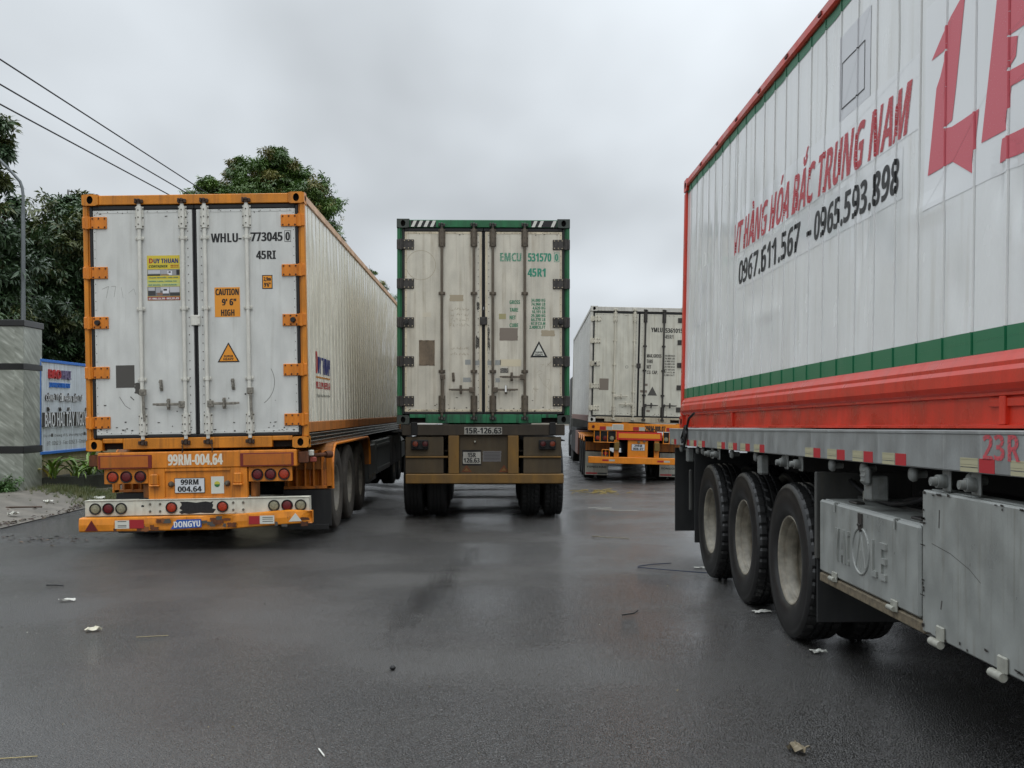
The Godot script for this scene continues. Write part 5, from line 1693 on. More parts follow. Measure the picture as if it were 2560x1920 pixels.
func tree(label: String, base: Vector3, fork: float, blobs: Array, count: int, spray: ArrayMesh, tones: Array, group := "") -> void:
	var t := thing("tree", label, "tree", Transform3D(Basis(), base), group)
	var r := RandomNumberGenerator.new()
	r.seed = int(absf(base.x * 1000.0 + base.z * 77.0))
	var tr := MB.new()
	tr.cyl(Vector3(0, -0.2, 0), Vector3(0.05, fork * 0.5, 0.04), 0.20, 0.16, 12, false)
	tr.cyl(Vector3(0.05, fork * 0.5, 0.04), Vector3(0, fork, 0), 0.16, 0.12, 12, false)
	part("trunk", tr.mesh(), M.bark, t)
	var xs := []
	var cs := []
	for bl in blobs:
		var c: Vector3 = bl[0]
		var rad: Vector3 = bl[1]
		var lm := MB.new()
		var mid := Vector3(c.x * 0.45, lerpf(fork, c.y, 0.5), c.z * 0.45)
		lm.cyl(Vector3(0, fork - 0.15, 0), mid, 0.085, 0.055, 8, false)
		lm.cyl(mid, c, 0.055, 0.025, 8, false)
		for i in 6:
			var d := Vector3(r.randf_range(-1, 1), r.randf_range(-0.3, 1), r.randf_range(-1, 1)).normalized()
			lm.cyl(c.lerp(mid, r.randf() * 0.4), c + d * rad * 0.75, 0.022, 0.008, 6, false)
		part("limb", lm.mesh(), M.bark, t)
		var n: int = int(count * bl[2])
		var clumps := maxi(int(n / 26.0), 3)
		for k in clumps:
			var d := Vector3(r.randfn(), r.randfn(), r.randfn()).normalized()
			var q := c + d * rad * pow(r.randf(), 0.38)
			var cr := r.randf_range(0.22, 0.42) * (rad.x + rad.y + rad.z) / 4.5
			var tone: Color = tones[r.randi() % tones.size()]
			tone = tone * r.randf_range(0.75, 1.25)
			for i in 26:
				var e := Vector3(r.randfn(), r.randfn() * 0.7, r.randfn()) * cr * 0.55
				var bs := Basis.from_euler(Vector3(r.randf_range(-0.7, 0.7), r.randf() * TAU, r.randf_range(-0.7, 0.7))).scaled(Vector3.ONE * r.randf_range(0.7, 1.25))
				xs.append(Transform3D(bs, q + e))
				cs.append(tone * r.randf_range(0.85, 1.15))
	crown(t, xs, cs, spray)

func crown(t: Node, xs: Array, cs: Array, mesh: Mesh, called := "crown") -> MultiMeshInstance3D:
	var mm := MultiMesh.new()
	mm.transform_format = MultiMesh.TRANSFORM_3D
	mm.use_colors = true
	mm.mesh = mesh
	mm.instance_count = xs.size()
	for i in xs.size():
		mm.set_instance_transform(i, xs[i])
		var k: Color = cs[i]
		k.a = 1.0
		mm.set_instance_color(i, k)
	var o := MultiMeshInstance3D.new()
	o.name = called
	o.multimesh = mm
	o.material_override = M.leaf
	t.add_child(o, true)
	o.set_meta("kind", "stuff")
	return o


# unseen tractors, added to darken the gaps under the containers
func tractor(root: Transform3D, label: String) -> void:
	var t := thing("added_tractor", label, "lorry", root)
	chassis(t, 0.72, 0.98, 0.3, -5.6, M.chassis_dark, 5)
	pbox("cab", -1.2, 1.2, 0.95, 3.1, -5.6, -3.4, M.chassis_grey, t, 0.08)
	pbox("bumper", -1.2, 1.2, 0.35, 0.93, -5.7, -4.9, M.chassis_dark, t, 0.05)
	for sx in [-1.0, 1.0]:
		pbox("fuel_tank", sx * 0.62, sx * 1.2, 0.4, 0.95, -3.3, -2.2, M.grey_box, t, 0.1)
		for z in [-0.4, -1.65]: wheel(t, Vector3(sx * 1.08, 0.525, z), sx, M.tyre, M.rim_grey, false, 0.2)
		wheel(t, Vector3(sx * 1.08, 0.525, -4.4), sx, M.tyre, M.rim_grey, false, 0.2, false)
		pbox("mudguard", sx * 0.75, sx * 1.24, 1.08, 1.10, -2.25, 0.2, M.chassis_dark, t, 0.0)


# ---------------------------------------------------------------- sky
func overcast() -> Image:
	var w := 1024
	var h := 512
	var im := Image.create(w, h, false, Image.FORMAT_RGBF)
	var f := FastNoiseLite.new()
	f.seed = 5
	f.frequency = 1.0
	f.fractal_octaves = 5
	f.fractal_gain = 0.5
	var g := FastNoiseLite.new()
	g.seed = 23
	g.frequency = 1.0
	g.fractal_octaves = 3
	for y in h:
		var e := (0.5 - (y + 0.5) / h) * PI
		for x in w:
			var a := ((x + 0.5) / w - 0.5) * TAU
			if e < -0.03:
				im.set_pixel(x, y, Color(0.10, 0.10, 0.105))
				continue
			var d := Vector3(sin(a) * cos(e), maxf(sin(e), 0.0), -cos(a) * cos(e))
			# look up the cloud sheet where the ray meets it
			var q := Vector2(d.x, d.z) / (d.y + 0.16)
			var c := f.get_noise_2d(q.x * 1.1 + 3.0, q.y * 0.55 + 1.5)
			var c2 := g.get_noise_2d(q.x * 0.5 + 9.0, q.y * 0.35 - 4.0)
			var s := sin(maxf(e, 0.0))
			var lum := SKY_LOW + (SKY_HIGH - SKY_LOW) * smoothstep(0.30, 0.95, s)
			lum *= 1.0 + 0.26 * c + 0.28 * c2
			# thinner cloud, brighter air low over the far end of the lot
			var low := exp(-pow(maxf(e, 0.0) / 0.16, 2.0)) * exp(-pow((a - 0.10) / 0.55, 2.0))
			lum += 0.36 * low
			var warm := clampf(low * 0.9, 0.0, 1.0)
			var t := Color(0.925, 0.992, 1.055).lerp(Color(1.0, 1.0, 0.945), warm)
			im.set_pixel(x, y, Color(t.r * lum, t.g * lum, t.b * lum))
	return im

const SKY_LOW := 0.70
const SKY_HIGH := 2.2


# ---------------------------------------------------------------- ground
func dip(x: float, d: float) -> float:
	return -0.25 * smoothstep(17.0, 27.0, d) * smoothstep(-5.6, -1.5, x)

func asphalt() -> StandardMaterial3D:
	var n := 2048
	var f := FastNoiseLite.new()
	f.seed = 3
	f.noise_type = FastNoiseLite.TYPE_SIMPLEX
	f.frequency = 0.28
	f.fractal_octaves = 2
	var hi := f.get_image(n, n)
	hi.convert(Image.FORMAT_L8)
	var w := FastNoiseLite.new()
	w.seed = 8
	w.frequency = 0.004
	w.fractal_octaves = 5
	var lo := w.get_seamless_image(512, 512)
	lo.resize(n, n, Image.INTERPOLATE_CUBIC)
	lo.convert(Image.FORMAT_L8)
	var sp := FastNoiseLite.new()
	sp.seed = 17
	sp.frequency = 0.30
	sp.fractal_octaves = 2
	var spi := sp.get_image(n, n)
	spi.convert(Image.FORMAT_L8)
	var L := lo.get_data()
	var S := spi.get_data()
	var px := PackedByteArray()
	var ro := PackedByteArray()
	px.resize(n * n)
	ro.resize(n * n)
	for i in n * n:
		var l := L[i]
		var s := S[i]
		px[i] = clampi(40 + ((l - 128) >> 5) + ((s - 128) >> 1) + (45 if s > 200 else 0), 8, 180)
		ro[i] = clampi(ROUGH + ((l - 128) >> 1) - ((s - 128) >> 1), 26, 235)
	var m := StandardMaterial3D.new()
	m.albedo_texture = ImageTexture.create_from_image(Image.create_from_data(n, n, false, Image.FORMAT_L8, px))
	m.albedo_color = Color(1.0, 0.965, 0.92)

	m.roughness_texture = ImageTexture.create_from_image(Image.create_from_data(n, n, false, Image.FORMAT_L8, ro))
	m.roughness_texture_channel = BaseMaterial3D.TEXTURE_CHANNEL_RED
	m.roughness = 1.0
	m.metallic_specular = 0.707
	m.heightmap_enabled = true
	m.heightmap_texture = ImageTexture.create_from_image(hi)
	m.heightmap_scale = BUMP
	m.vertex_color_use_as_albedo = true
	return m

const ROUGH := 58
const BUMP := 1.5

func sheet(x0: float, x1: float, nx: int, d0: float, d1: float, nd: int, height: Callable, uvm: float, tint = null) -> ArrayMesh:
	var st := SurfaceTool.new()
	st.begin(Mesh.PRIMITIVE_TRIANGLES)
	for j in nd + 1:
		var d := lerpf(d0, d1, pow(float(j) / nd, 1.5))
		for i in nx + 1:
			var x := lerpf(x0, x1, float(i) / nx)
			st.set_uv(Vector2(x, d) / uvm)
			st.set_color(tint.call(x, d) if tint != null else Color.WHITE)
			st.add_vertex(Vector3(x, height.call(x, d), -d))
	for j in nd:
		for i in nx:
			var a := j * (nx + 1) + i
			var b := a + nx + 1
			for k in [a, b, a + 1, a + 1, b, b + 1]: st.add_index(k)
	st.generate_normals()
	return st.commit()

func setting() -> void:
	struct("ground", sheet(-300, 300, 12, -80, 500, 12, func(x, d): return -0.45, 9.0), M.soil)
	var n1 := FastNoiseLite.new()
	n1.seed = 41
	n1.frequency = 0.22
	var tone := func(x: float, d: float) -> Color:
		# old oil drips and damp stains in the surface
		var k := 1.0 + 0.28 * n1.get_noise_2d(x * 1.2, d * 0.8)
		var oil := exp(-pow((x + 0.42 - (d - 9.2) * 0.055) / 0.20, 2.0)) * smoothstep(7.3, 8.6, d) * (1.0 - smoothstep(10.6, 11.6, d))
		k *= 1.0 - 0.45 * oil
		return Color(k, k, k)
	struct("road", sheet(-6.42, 28.0, 110, -14.0, 130.0, 150, dip, 6.5, tone), M.asphalt)
	# a dark oily streak down the lane of the green container
	var st := MB.new()
	var rr := RandomNumberGenerator.new()
	rr.seed = 21
	for i in 60:
		var f := i / 59.0
		var d := lerpf(11.7, 7.6, f)
		var x := lerpf(-0.20, -0.66, f) + rr.randfn() * 0.07
		var pts := ragged(x, -d, rr.randf_range(0.05, 0.16) * (0.6 + f * 0.6), rr.randf_range(0.5, 1.5), i + 900, 0.5)
		st.xf = Transform3D(Basis(Vector3(1, 0, 0), Vector3(0, 0, 1), Vector3(0, -1, 0)), Vector3(0, 0.002 + i * 0.0001, 0))
		var ix := Geometry2D.triangulate_polygon(PackedVector2Array(pts))
		for k in range(0, ix.size(), 3):
			var a: Vector2 = pts[ix[k]]; var b: Vector2 = pts[ix[k + 1]]; var c: Vector2 = pts[ix[k + 2]]
			if (b - a).cross(c - a) > 0: st.tri(Vector3(a.x, a.y, 0), Vector3(c.x, c.y, 0), Vector3(b.x, b.y, 0))
			else: st.tri(Vector3(a.x, a.y, 0), Vector3(b.x, b.y, 0), Vector3(c.x, c.y, 0))
	var so := struct("oil_stain", st.mesh(), M.oil)
	var edge := func(x: float, d: float) -> float:
		return 0.012 + 0.18 * smoothstep(-6.42, -7.8, x) 
	struct("pavement", sheet(-8.0, -6.35, 14, -14.0, 130.0, 120, edge, 3.0), M.concrete)
	struct("verge", sheet(-60.0, -7.98, 20, -14.0, 130.0, 40, func(x, d): return 0.185, 6.0), M.soil)


# ---------------------------------------------------------------- roadside
func roadside() -> void:
	# gate pillar faced with marble slabs and dark bands
	var p := thing("gate_pillar", "pale grey marble gate pillar with dark granite bands and cap", "pillar", at(-8.23, 0.15, -18.43))
	pbox("core", -0.34, 0.34, 0.0, 2.80, -0.34, 0.34, M.concrete, p, 0.0)
	for seg in [[0.0, 0.67], [0.785, 2.08], [2.178, 2.81]]:
		var y0: float = seg[0] + 0.004
		var y1: float = seg[1] - 0.004
		pbox("marble_slab", -0.375, 0.375, y0, y1, 0.345, 0.375, M.marble, p, 0.003)
		pbox("marble_slab", -0.375, 0.375, y0, y1, -0.375, -0.345, M.marble, p, 0.003)
		pbox("marble_slab", 0.345, 0.377, y0, y1, -0.344, 0.344, M.marble_side, p, 0.003)
		pbox("marble_slab", -0.377, -0.345, y0, y1, -0.344, 0.344, M.marble_side, p, 0.003)
	for y in [[0.67, 0.785], [2.08, 2.178]]: pbox("granite_band", -0.383, 0.383, y[0], y[1], -0.383, 0.383, M.granite, p, 0.004)
	pbox("cap", -0.40, 0.40, 2.81, 2.915, -0.40, 0.40, M.granite, p, 0.006)
	# wall and company board
	var w := thing("boundary_wall", "low beige rendered boundary wall behind the company board", "wall", at(-8.0, 0.15, -18.9))
	pbox("wall_body", -0.12, 0.08, 0.0, 2.15, -24.0, 0.0, M.render, w, 0.01)
	pbox("wall_coping", -0.16, 0.11, 2.151, 2.22, -24.0, 0.0, M.concrete, w, 0.01)
	var b := thing("company_board", "white company signboard with blue frame and raised lettering on the wall", "sign", at(-7.9, 0.765, -18.72))
	var f := Transform3D(Basis(Vector3(0, 0, -1), Vector3(0, 1, 0), Vector3(1, 0, 0)), Vector3())
	var SL := 2.62
	part("board", boxmesh(0.03, 1.60, SL - 0.1), M.board, b, at(0.015, 0.84, -SL / 2))
	for q in [[0.025, 0.05, SL / 2, SL], [1.655, 0.05, SL / 2, SL]]: part("frame_bar", boxmesh(0.05, q[1], q[3], 0.004), M.blue, b, at(0.025, q[0], -q[2]))
	for z in [0.025, SL - 0.025]: part("frame_bar", boxmesh(0.048, 1.58, 0.05, 0.004), M.blue, b, at(0.025, 0.84, -z))
	raised(b, "BAO", 0.63, 1.43, 0.52, 0.16, 0.03, M.ink_red, f * at(0, 0, 0.03))
	raised(b, "HAI", 1.15, 1.43, 0.40, 0.16, 0.03, M.violet_grey, f * at(0, 0, 0.03))
	raised(b, "INVESTMENT", 0.88, 1.235, 0.92, 0.085, 0.02, M.blue, f * at(0, 0, 0.03))
	for q in [["CÔNG", 0.42, 0.36, 0.14], ["TY", 0.71, 0.15, 0.115], ["CỔ", 0.92, 0.18, 0.145], ["PHẦN", 1.22, 0.34, 0.155], ["ĐẦU", 1.58, 0.26, 0.155], ["TƯ", 1.84, 0.18, 0.12]]:
		raised(b, q[0], q[1], 1.02, q[2], q[3], 0.025, M.letter_steel, f * at(0, 0, 0.03), F_BOLD, M.patch_dark)  # dark side paint stands in for shade on the letter edges
	for q in [["BẢO", 0.345, 0.44, 0.345], ["HẢI", 0.82, 0.34, 0.345], ["TÂY", 1.26, 0.40, 0.345], ["NGUYÊN", 1.92, 0.74, 0.345]]:
		raised(b, q[0], q[1], 0.66, q[2], q[3], 0.05, M.letter_steel, f * at(0, 0, 0.03), F_BOLD, M.patch_dark)  # letter sides painted dark for the shadow along each stroke
	letters(b, "Địa chỉ: Đường số 5, khu công nghiệp", 1.18, 0.32, 2.0, 0.085, M.patch_dark, 0.0315, f, F_REG)
	letters(b, "ĐT: 0262 3 - Fax: 0262 3 - Email", 1.22, 0.19, 1.8, 0.075, M.patch_dark, 0.0315, f, F_REG)
	# street lamp
	var s := thing("street_lamp", "grey steel street lamp with curved arm rising behind the gate pillar", "street lamp", at(-8.92, 0.15, -20.5))
	var sp := MB.new()
	sp.cyl(Vector3(0, 0, 0), Vector3(0, 3.6, 0), 0.05, 0.044, 14)
	sp.cyl(Vector3(0, 3.6, 0), Vector3(0, 5.25, 0), 0.041, 0.038, 14)
	part("pole", sp.mesh(), M.galvanised, s)
	var sa := MB.new()
	sa.tube([Vector3(0, 5.25, 0), Vector3(0.0, 5.5, 0), Vector3(-0.02, 5.65, 0), Vector3(-0.06, 5.76, 0), Vector3(-0.2, 5.92, 0), Vector3(-0.45, 6.18, 0), Vector3(-0.9, 6.5, 0), Vector3(-1.4, 6.7, 0)], 0.028, 10)
	part("arm", sa.mesh(), M.galvanised, s)
	var lh := MB.new()
	lh.box(Vector3(-1.7, 6.74, 0), Vector3(0.62, 0.09, 0.22), 0.035)
	part("lamp_head", lh.mesh(), M.galvanised, s)
	# three wires
	var ws := [["uppermost of the three overhead wires crossing the sky at left", Vector3(-8.901, 7.913, -19.5), Vector3(-8.35, 7.88, -29.5)], ["middle one of the three overhead wires at left", Vector3(-8.901, 7.46, -19.5), Vector3(-8.414, 7.561, -29.5)], ["lowest of the three overhead wires, passing in front of leaves at left", Vector3(-8.901, 7.099, -19.5), Vector3(-8.895 + 0.35, 7.521 - 0.2, -29.5)]]
	for q in ws:
		var d: Vector3 = q[2] - q[1]
		var m := MB.new()
		var pts := []
		for i in 9:
			var k := -1.3 + 5.0 * i / 8.0
			pts.append(q[1] + d * k)
		m.tube(pts, 0.015, 6)
		solo("overhead_wire", q[0], "wire", m.mesh(), M.wire, Transform3D(), "overhead wires at left")
	# planter
	var pl := MB.new()
	pl.xf = Transform3D(Basis(Vector3(1, 0, 0), Vector3(0, 0, -1), Vector3(0, 1, 0)), Vector3())
	pl.slab(PackedVector2Array([Vector2(-7.80, 18.85), Vector2(-7.30, 19.25), Vector2(-7.12, 19.9), Vector2(-7.12, 22.5), Vector2(-7.88, 22.5), Vector2(-7.88, 18.85)]), 0.1, 0.36)
	solo("planter", "low dark mossy planter bed at the foot of the boundary wall", "planter", pl.mesh(), M.mossy, Transform3D())
	var leafm := MB.new()
	for i in 6:
		var f0 := i / 6.0; var f1 := (i + 1) / 6.0
		var P := func(t: float) -> Vector3: return Vector3(0.62 * t, 0.42 * t * (1.6 - 1.55 * t), 0)
		var wd := func(t: float) -> float: return 0.034 * sin(PI * clampf(t * 0.92 + 0.08, 0, 1)) + 0.002
		var a: Vector3 = P.call(f0); var c: Vector3 = P.call(f1)
		var wa: float = wd.call(f0); var wc: float = wd.call(f1)
		for sg in [-1.0, 1.0]:
			var q := [a + Vector3(0, 0, 0), a + Vector3(0, 0.012, sg * wa), c + Vector3(0, 0.012, sg * wc), c]
			if sg < 0: leafm.quad(q[0], q[3], q[2], q[1])
			else: leafm.quad(q[0], q[1], q[2], q[3])
	var lmesh := leafm.mesh()
	var r := RandomNumberGenerator.new()
	r.seed = 9
	var spots := [[-7.72, 18.95, "strap-leaved plant spilling over the planter beside the gate pillar"], [-7.50, 19.35, "strap-leaved plant with pale blades in the middle of the planter"], [-7.36, 19.75, "strap-leaved plant with yellowed blades near the planter's outer corner"], [-7.28, 20.2, "strap-leaved plant drooping over the planter's far corner"], [-7.45, 20.9, "strap-leaved plant half hidden behind the orange lamp bracket"]]
	for q in spots:
		var t := thing("strap_leaf_plant", q[2], "plant", at(q[0], 0.34, -q[1]), "strap-leaved plants in the planter")
		for i in 17:
			var sc := r.randf_range(0.6, 1.15)
			part("leaf", lmesh, [M.leaf_strap, M.leaf_strap, M.leaf_strap2, M.leaf_yellow][0 if r.randf() < 0.5 else (2 if r.randf() < 0.8 else 3)], t, Transform3D(Basis.from_euler(Vector3(r.randf_range(-0.3, 0.3), TAU * i / 17.0 + r.randf() * 0.5, r.randf_range(-0.1, 0.75))).scaled(Vector3.ONE * sc), Vector3(r.randf_range(-0.06, 0.06), 0, r.randf_range(-0.06, 0.06))))
	# shrub at the pillar's foot
	var sh := thing("small_shrub", "small green weed shrub growing at the foot of the marble pillar", "shrub", at(-8.12, 0.16, -17.85))
	var xs := []; var cs := []
	for i in 150:
		var e := Vector3(r.randfn() * 0.13, absf(r.randfn()) * 0.12 + 0.03, r.randfn() * 0.10)
		xs.append(Transform3D(Basis.from_euler(Vector3(r.randf(), r.randf() * TAU, r.randf())).scaled(Vector3.ONE * 0.45), e))
		cs.append(Color(0.05, 0.11, 0.025) * r.randf_range(0.6, 1.4))
	crown(sh, xs, cs, leaf_spray(6, 0.16, 0.06, 4), "foliage")
	var stem := MB.new()
	for i in 5: stem.cyl(Vector3(0, -0.05, 0), Vector3(r.randf_range(-0.15, 0.15), 0.25, r.randf_range(-0.1, 0.1)), 0.008, 0.004, 5)
	part("stem", stem.mesh(), M.bark, sh)

func trees() -> void:
	var long_leaf := leaf_spray(9, 0.19, 0.05, 1)
	var long2 := leaf_spray(8, 0.20, 0.055, 2)
	var fine := leaf_spray(10, 0.16, 0.045, 3)
	var dark := [Color(0.035, 0.065, 0.028), Color(0.045, 0.085, 0.035), Color(0.06, 0.10, 0.045), Color(0.04, 0.07, 0.035), Color(0.085, 0.10, 0.035)]
	var mid := [Color(0.06, 0.12, 0.025), Color(0.085, 0.155, 0.035), Color(0.11, 0.18, 0.04), Color(0.065, 0.115, 0.028), Color(0.17, 0.16, 0.05)]
	tree("dark long-leaved tree filling the gap between gate pillar and orange-framed container", Vector3(-10.4, 0.18, -25.0), 2.0,
		[[Vector3(0.5, 3.0, 0.3), Vector3(1.5, 1.9, 1.6), 0.24], [Vector3(0.6, 4.9, 0), Vector3(1.3, 1.3, 1.4), 0.2], [Vector3(-0.9, 4.2, 0.5), Vector3(1.5, 1.7, 1.5), 0.2], [Vector3(1.6, 4.0, -0.6), Vector3(1.2, 2.0, 1.3), 0.16], [Vector3(0.9, 1.8, 0.6), Vector3(1.8, 1.3, 1.0), 0.2], [Vector3(0.62, 6.2, 0.1), Vector3(0.45, 0.4, 0.5), 0.012]], 12000, long_leaf, dark, "trees by the roadside")
	tree("nearer tree whose leafy branches reach in at the upper left corner", Vector3(-11.2, 0.18, -21.5), 2.6,
		[[Vector3(0.6, 4.1, 0.2), Vector3(1.5, 1.4, 1.3), 0.36], [Vector3(1.35, 6.75, 0.5), Vector3(0.62, 0.42, 0.5), 0.055], [Vector3(1.2, 5.95, 0.3), Vector3(0.55, 0.4, 0.5), 0.05], [Vector3(0.2, 6.1, 0), Vector3(1.2, 1.2, 1.0), 0.2], [Vector3(0.9, 2.7, 0.4), Vector3(1.4, 1.2, 1.2), 0.26], [Vector3(1.7, 5.2, 0.4), Vector3(0.35, 0.35, 0.4), 0.02]], 5200, long2, dark, "trees by the roadside")
	tree("round-crowned bright green tree rising behind the orange-framed container", Vector3(-8.1, -0.2, -38.0), 4.2,
		[[Vector3(0.1, 8.5, 0), Vector3(2.3, 1.9, 2.2), 0.36], [Vector3(0.5, 10.1, 0.2), Vector3(0.9, 0.85, 0.9), 0.10], [Vector3(-0.6, 9.8, -0.2), Vector3(1.0, 0.85, 1.0), 0.11], [Vector3(1.6, 8.7, 0.3), Vector3(1.1, 1.4, 1.2), 0.16], [Vector3(-1.6, 9.2, 0.2), Vector3(0.9, 0.75, 1.0), 0.1], [Vector3(-2.35, 8.9, 0), Vector3(0.6, 0.6, 0.6), 0.04], [Vector3(2.1, 7.4, 0.2), Vector3(0.75, 1.4, 0.9), 0.1], [Vector3(0.55, 10.75, 0.1), Vector3(0.35, 0.4, 0.35), 0.02], [Vector3(-0.9, 10.4, 0.1), Vector3(0.4, 0.35, 0.35), 0.02]], 13000, fine, mid, "trees by the roadside")
	tree("distant tree just showing over the long side of the orange-framed container", Vector3(-6.6, 0.0, -70.0), 5.0,
		[[Vector3(-0.9, 8.6, 0), Vector3(1.3, 1.8, 1.3), 0.5], [Vector3(0.35, 7.4, 0.3), Vector3(1.4, 1.5, 1.3), 0.42], [Vector3(-1.35, 10.6, 0), Vector3(0.45, 0.7, 0.5), 0.08]], 1500, fine, mid, "trees by the roadside")
	# a twig with leaves before the pillar's left edge
	var t := thing("hanging_branch", "leafy branch tip hanging before the left edge of the marble pillar", "branch", at(-8.0, 2.28, -17.0))
	var b := MB.new()
	b.tube([Vector3(-0.9, 0.5, -0.1), Vector3(-0.35, 0.2, 0), Vector3(0.0, -0.05, 0.05)], 0.012, 6)
	part("twig", b.mesh(), M.bark, t)
	var r := RandomNumberGenerator.new()
	r.seed = 12
	var xs := []; var cs := []
	for i in 26:
		var k := r.randf()
		xs.append(Transform3D(Basis.from_euler(Vector3(r.randf(), r.randf() * TAU, 0.3)).scaled(Vector3.ONE * 0.8), Vector3(-0.9, 0.5, -0.1).lerp(Vector3(0.05, -0.08, 0.05), k) + Vector3(r.randfn(), r.randfn(), r.randfn()) * 0.06))
		cs.append(dark[i % 5] * 1.3)
	crown(t, xs, cs, long2, "foliage")


# ---------------------------------------------------------------- litter
func scrap(w: float, l: float, lift: float, sd: int) -> ArrayMesh:
	var r := RandomNumberGenerator.new()
	r.seed = sd
	var n := 6
	var g := []
	for j in n + 1:
		var row := []
		for i in n + 1:
			var x := (float(i) / n - 0.5) * w * r.randf_range(0.8, 1.05)
			var z := (float(j) / n - 0.5) * l * r.randf_range(0.75, 1.05)
			row.append(Vector3(x, 0.006 + r.randf() * lift, z))
		g.append(row)
	var b := MB.new()
	for j in n:
		for i in n:
			b.quad(g[j + 1][i], g[j + 1][i + 1], g[j][i + 1], g[j][i])
	return b.mesh()

func cord_mesh(p: Array, rr: float) -> ArrayMesh:
	var b := MB.new()
	b.tube(p, rr, 5)
	return b.mesh()

func litter() -> void:
	var white := flat(Color(0.80, 0.80, 0.77), 0.6)
	var straw := flat(Color(0.62, 0.57, 0.42), 0.7)
	var brown := flat(Color(0.25, 0.17, 0.11), 0.7)
	var q := [
		["paper_scrap", "long flattened white paper scrap alone on the asphalt at left", "paper", -3.40, 8.61, 0.13, 0.045, 0.025, 1, white, 0.2],
		["paper_scrap", "crumpled off-white paper lump on the asphalt before the dented bumper", "paper", -2.76, 7.45, 0.11, 0.07, 0.03, 2, flat(Color(0.78, 0.76, 0.68)), 0.5],
		["paper_scrap", "white card lying by the third wheel of the grey flatbed", "paper", 2.05, 8.05, 0.15, 0.09, 0.012, 3, white, 0.4],
		["paper_scrap", "torn white paper in the shade ahead of the flatbed's nearest wheel", "paper", 2.07, 6.68, 0.11, 0.06, 0.02, 4, white, -0.2],
		["paper_scrap", "thin white scrap beside the flatbed's farthest wheel", "paper", 2.04, 10.31, 0.13, 0.07, 0.01, 5, white, 0.0],
		["dry_leaf", "large curled dry leaf on the asphalt near the bottom right", "leaf", 1.375, 4.75, 0.07, 0.11, 0.035, 6, flat(Color(0.50, 0.46, 0.38), 0.7), 0.5],
		["dry_leaf", "small dark leaf lying near the bottom left", "leaf", -1.70, 4.45, 0.07, 0.03, 0.03, 7, brown, 0.3],
		["paper_scrap", "white plastic scrap on the weeds by the pavement, seen left of the lamp beam", "paper", -6.65, 18.2, 0.22, 0.10, 0.05, 8, white, 0.1],
		["paper_scrap", "pale scrap on the pavement by the leaf-littered edge", "paper", -6.75, 15.2, 0.14, 0.1, 0.06, 9, white, 0.8],
		["paper_scrap", "white sheet on the pavement before the planter", "paper", -7.0, 17.0, 0.16, 0.09, 0.03, 10, white, 0.1],
		["paper_scrap", "white scrap on the weeds next to the orange bumper arm", "paper", -6.2, 18.6, 0.2, 0.1, 0.07, 11, white, 1.0],
	]
	for e in q:
		var y := 0.0
		if e[3] < -6.42: y = 0.012 + 0.18 * smoothstep(-6.42, -7.8, e[3]) + 0.01
		solo(e[0], e[1], e[2], scrap(e[5], e[6], e[7], e[8]), e[9], at(e[3], y, -e[4], e[10]), "scraps lying on the road")
	solo("pebble", "single dark pebble on the open asphalt before the green-framed container", "pebble", boxmesh(0.035, 0.03, 0.03, 0.011), M.ink_black2, at(-0.579, 0.014, -6.30, 0.4))
	var sp := MB.new()
	var r := RandomNumberGenerator.new()
	r.seed = 30
	for i in 46:
		var c := Vector3(r.randfn() * 0.26, 0.012 + r.randf() * 0.02, r.randfn() * 0.26)
		var d := Vector3(r.randf_range(-1, 1), 0.05, r.randf_range(-0.7, 0.7)) * r.randf_range(0.05, 0.14)
		sp.tube([c - d, c + Vector3(0.02, 0.015, 0.03), c + d], 0.006, 4)
	solo("straw_heap", "scattered heap of yellow straw before the most distant trailer", "straw", sp.mesh(), flat(Color(0.60, 0.52, 0.28), 0.8), at(2.17, dip(2.17, 21.0), -21.0))
	solo("strap_end", "twisted dirty white strap lying between the green-framed container and the flatbed", "strap", cord_mesh([Vector3(-0.22, 0.01, -0.14), Vector3(-0.16, 0.03, 0.06), Vector3(-0.06, 0.01, -0.02), Vector3(0.02, 0.02, 0.10), Vector3(0.1, 0.01, 0.02), Vector3(0.20, 0.012, 0.12)], 0.006), flat(Color(0.50, 0.47, 0.40)), at(1.45, 0, -12.77))
	solo("wire_loop", "loose loop of pale wire on the asphalt beyond the twisted strap", "wire", cord_mesh([Vector3(-0.3, 0.02, -0.1), Vector3(-0.1, 0.02, -0.2), Vector3(0.06, 0.02, -0.05), Vector3(-0.2, 0.02, 0.12), Vector3(-0.1, 0.02, 0.25), Vector3(0.25, 0.012, 0.3), Vector3(0.42, 0.012, 0.28)], 0.005), flat(Color(0.66, 0.65, 0.62)), at(1.82, 0, -16.5))
	solo("blue_cord", "thin blue cord running under the flatbed's farthest wheel", "cord", cord_mesh([Vector3(0.2, 0.012, -0.22), Vector3(0.0, 0.012, -0.14), Vector3(-0.15, 0.012, -0.02), Vector3(-0.17, 0.012, 0.05), Vector3(-0.05, 0.012, 0.14), Vector3(0.25, 0.012, 0.33), Vector3(0.6, 0.012, 0.52)], 0.005), flat(Color(0.10, 0.16, 0.26)), at(1.60, 0, -10.38))
	solo("twig", "thin bent dark twig on the asphalt left of the flatbed's wheels", "twig", cord_mesh([Vector3(-0.07, 0.008, 0.1), Vector3(0.03, 0.008, 0.03), Vector3(0.07, 0.014, -0.05)], 0.005), M.ink_black2, at(1.05, 0, -8.03))
	solo("straw", "single pale straw on the asphalt before the dented bumper", "straw", cord_mesh([Vector3(-0.1, 0.006, 0.02), Vector3(0.1, 0.006, -0.03)], 0.0022), straw, at(-2.29, 0, -7.25))
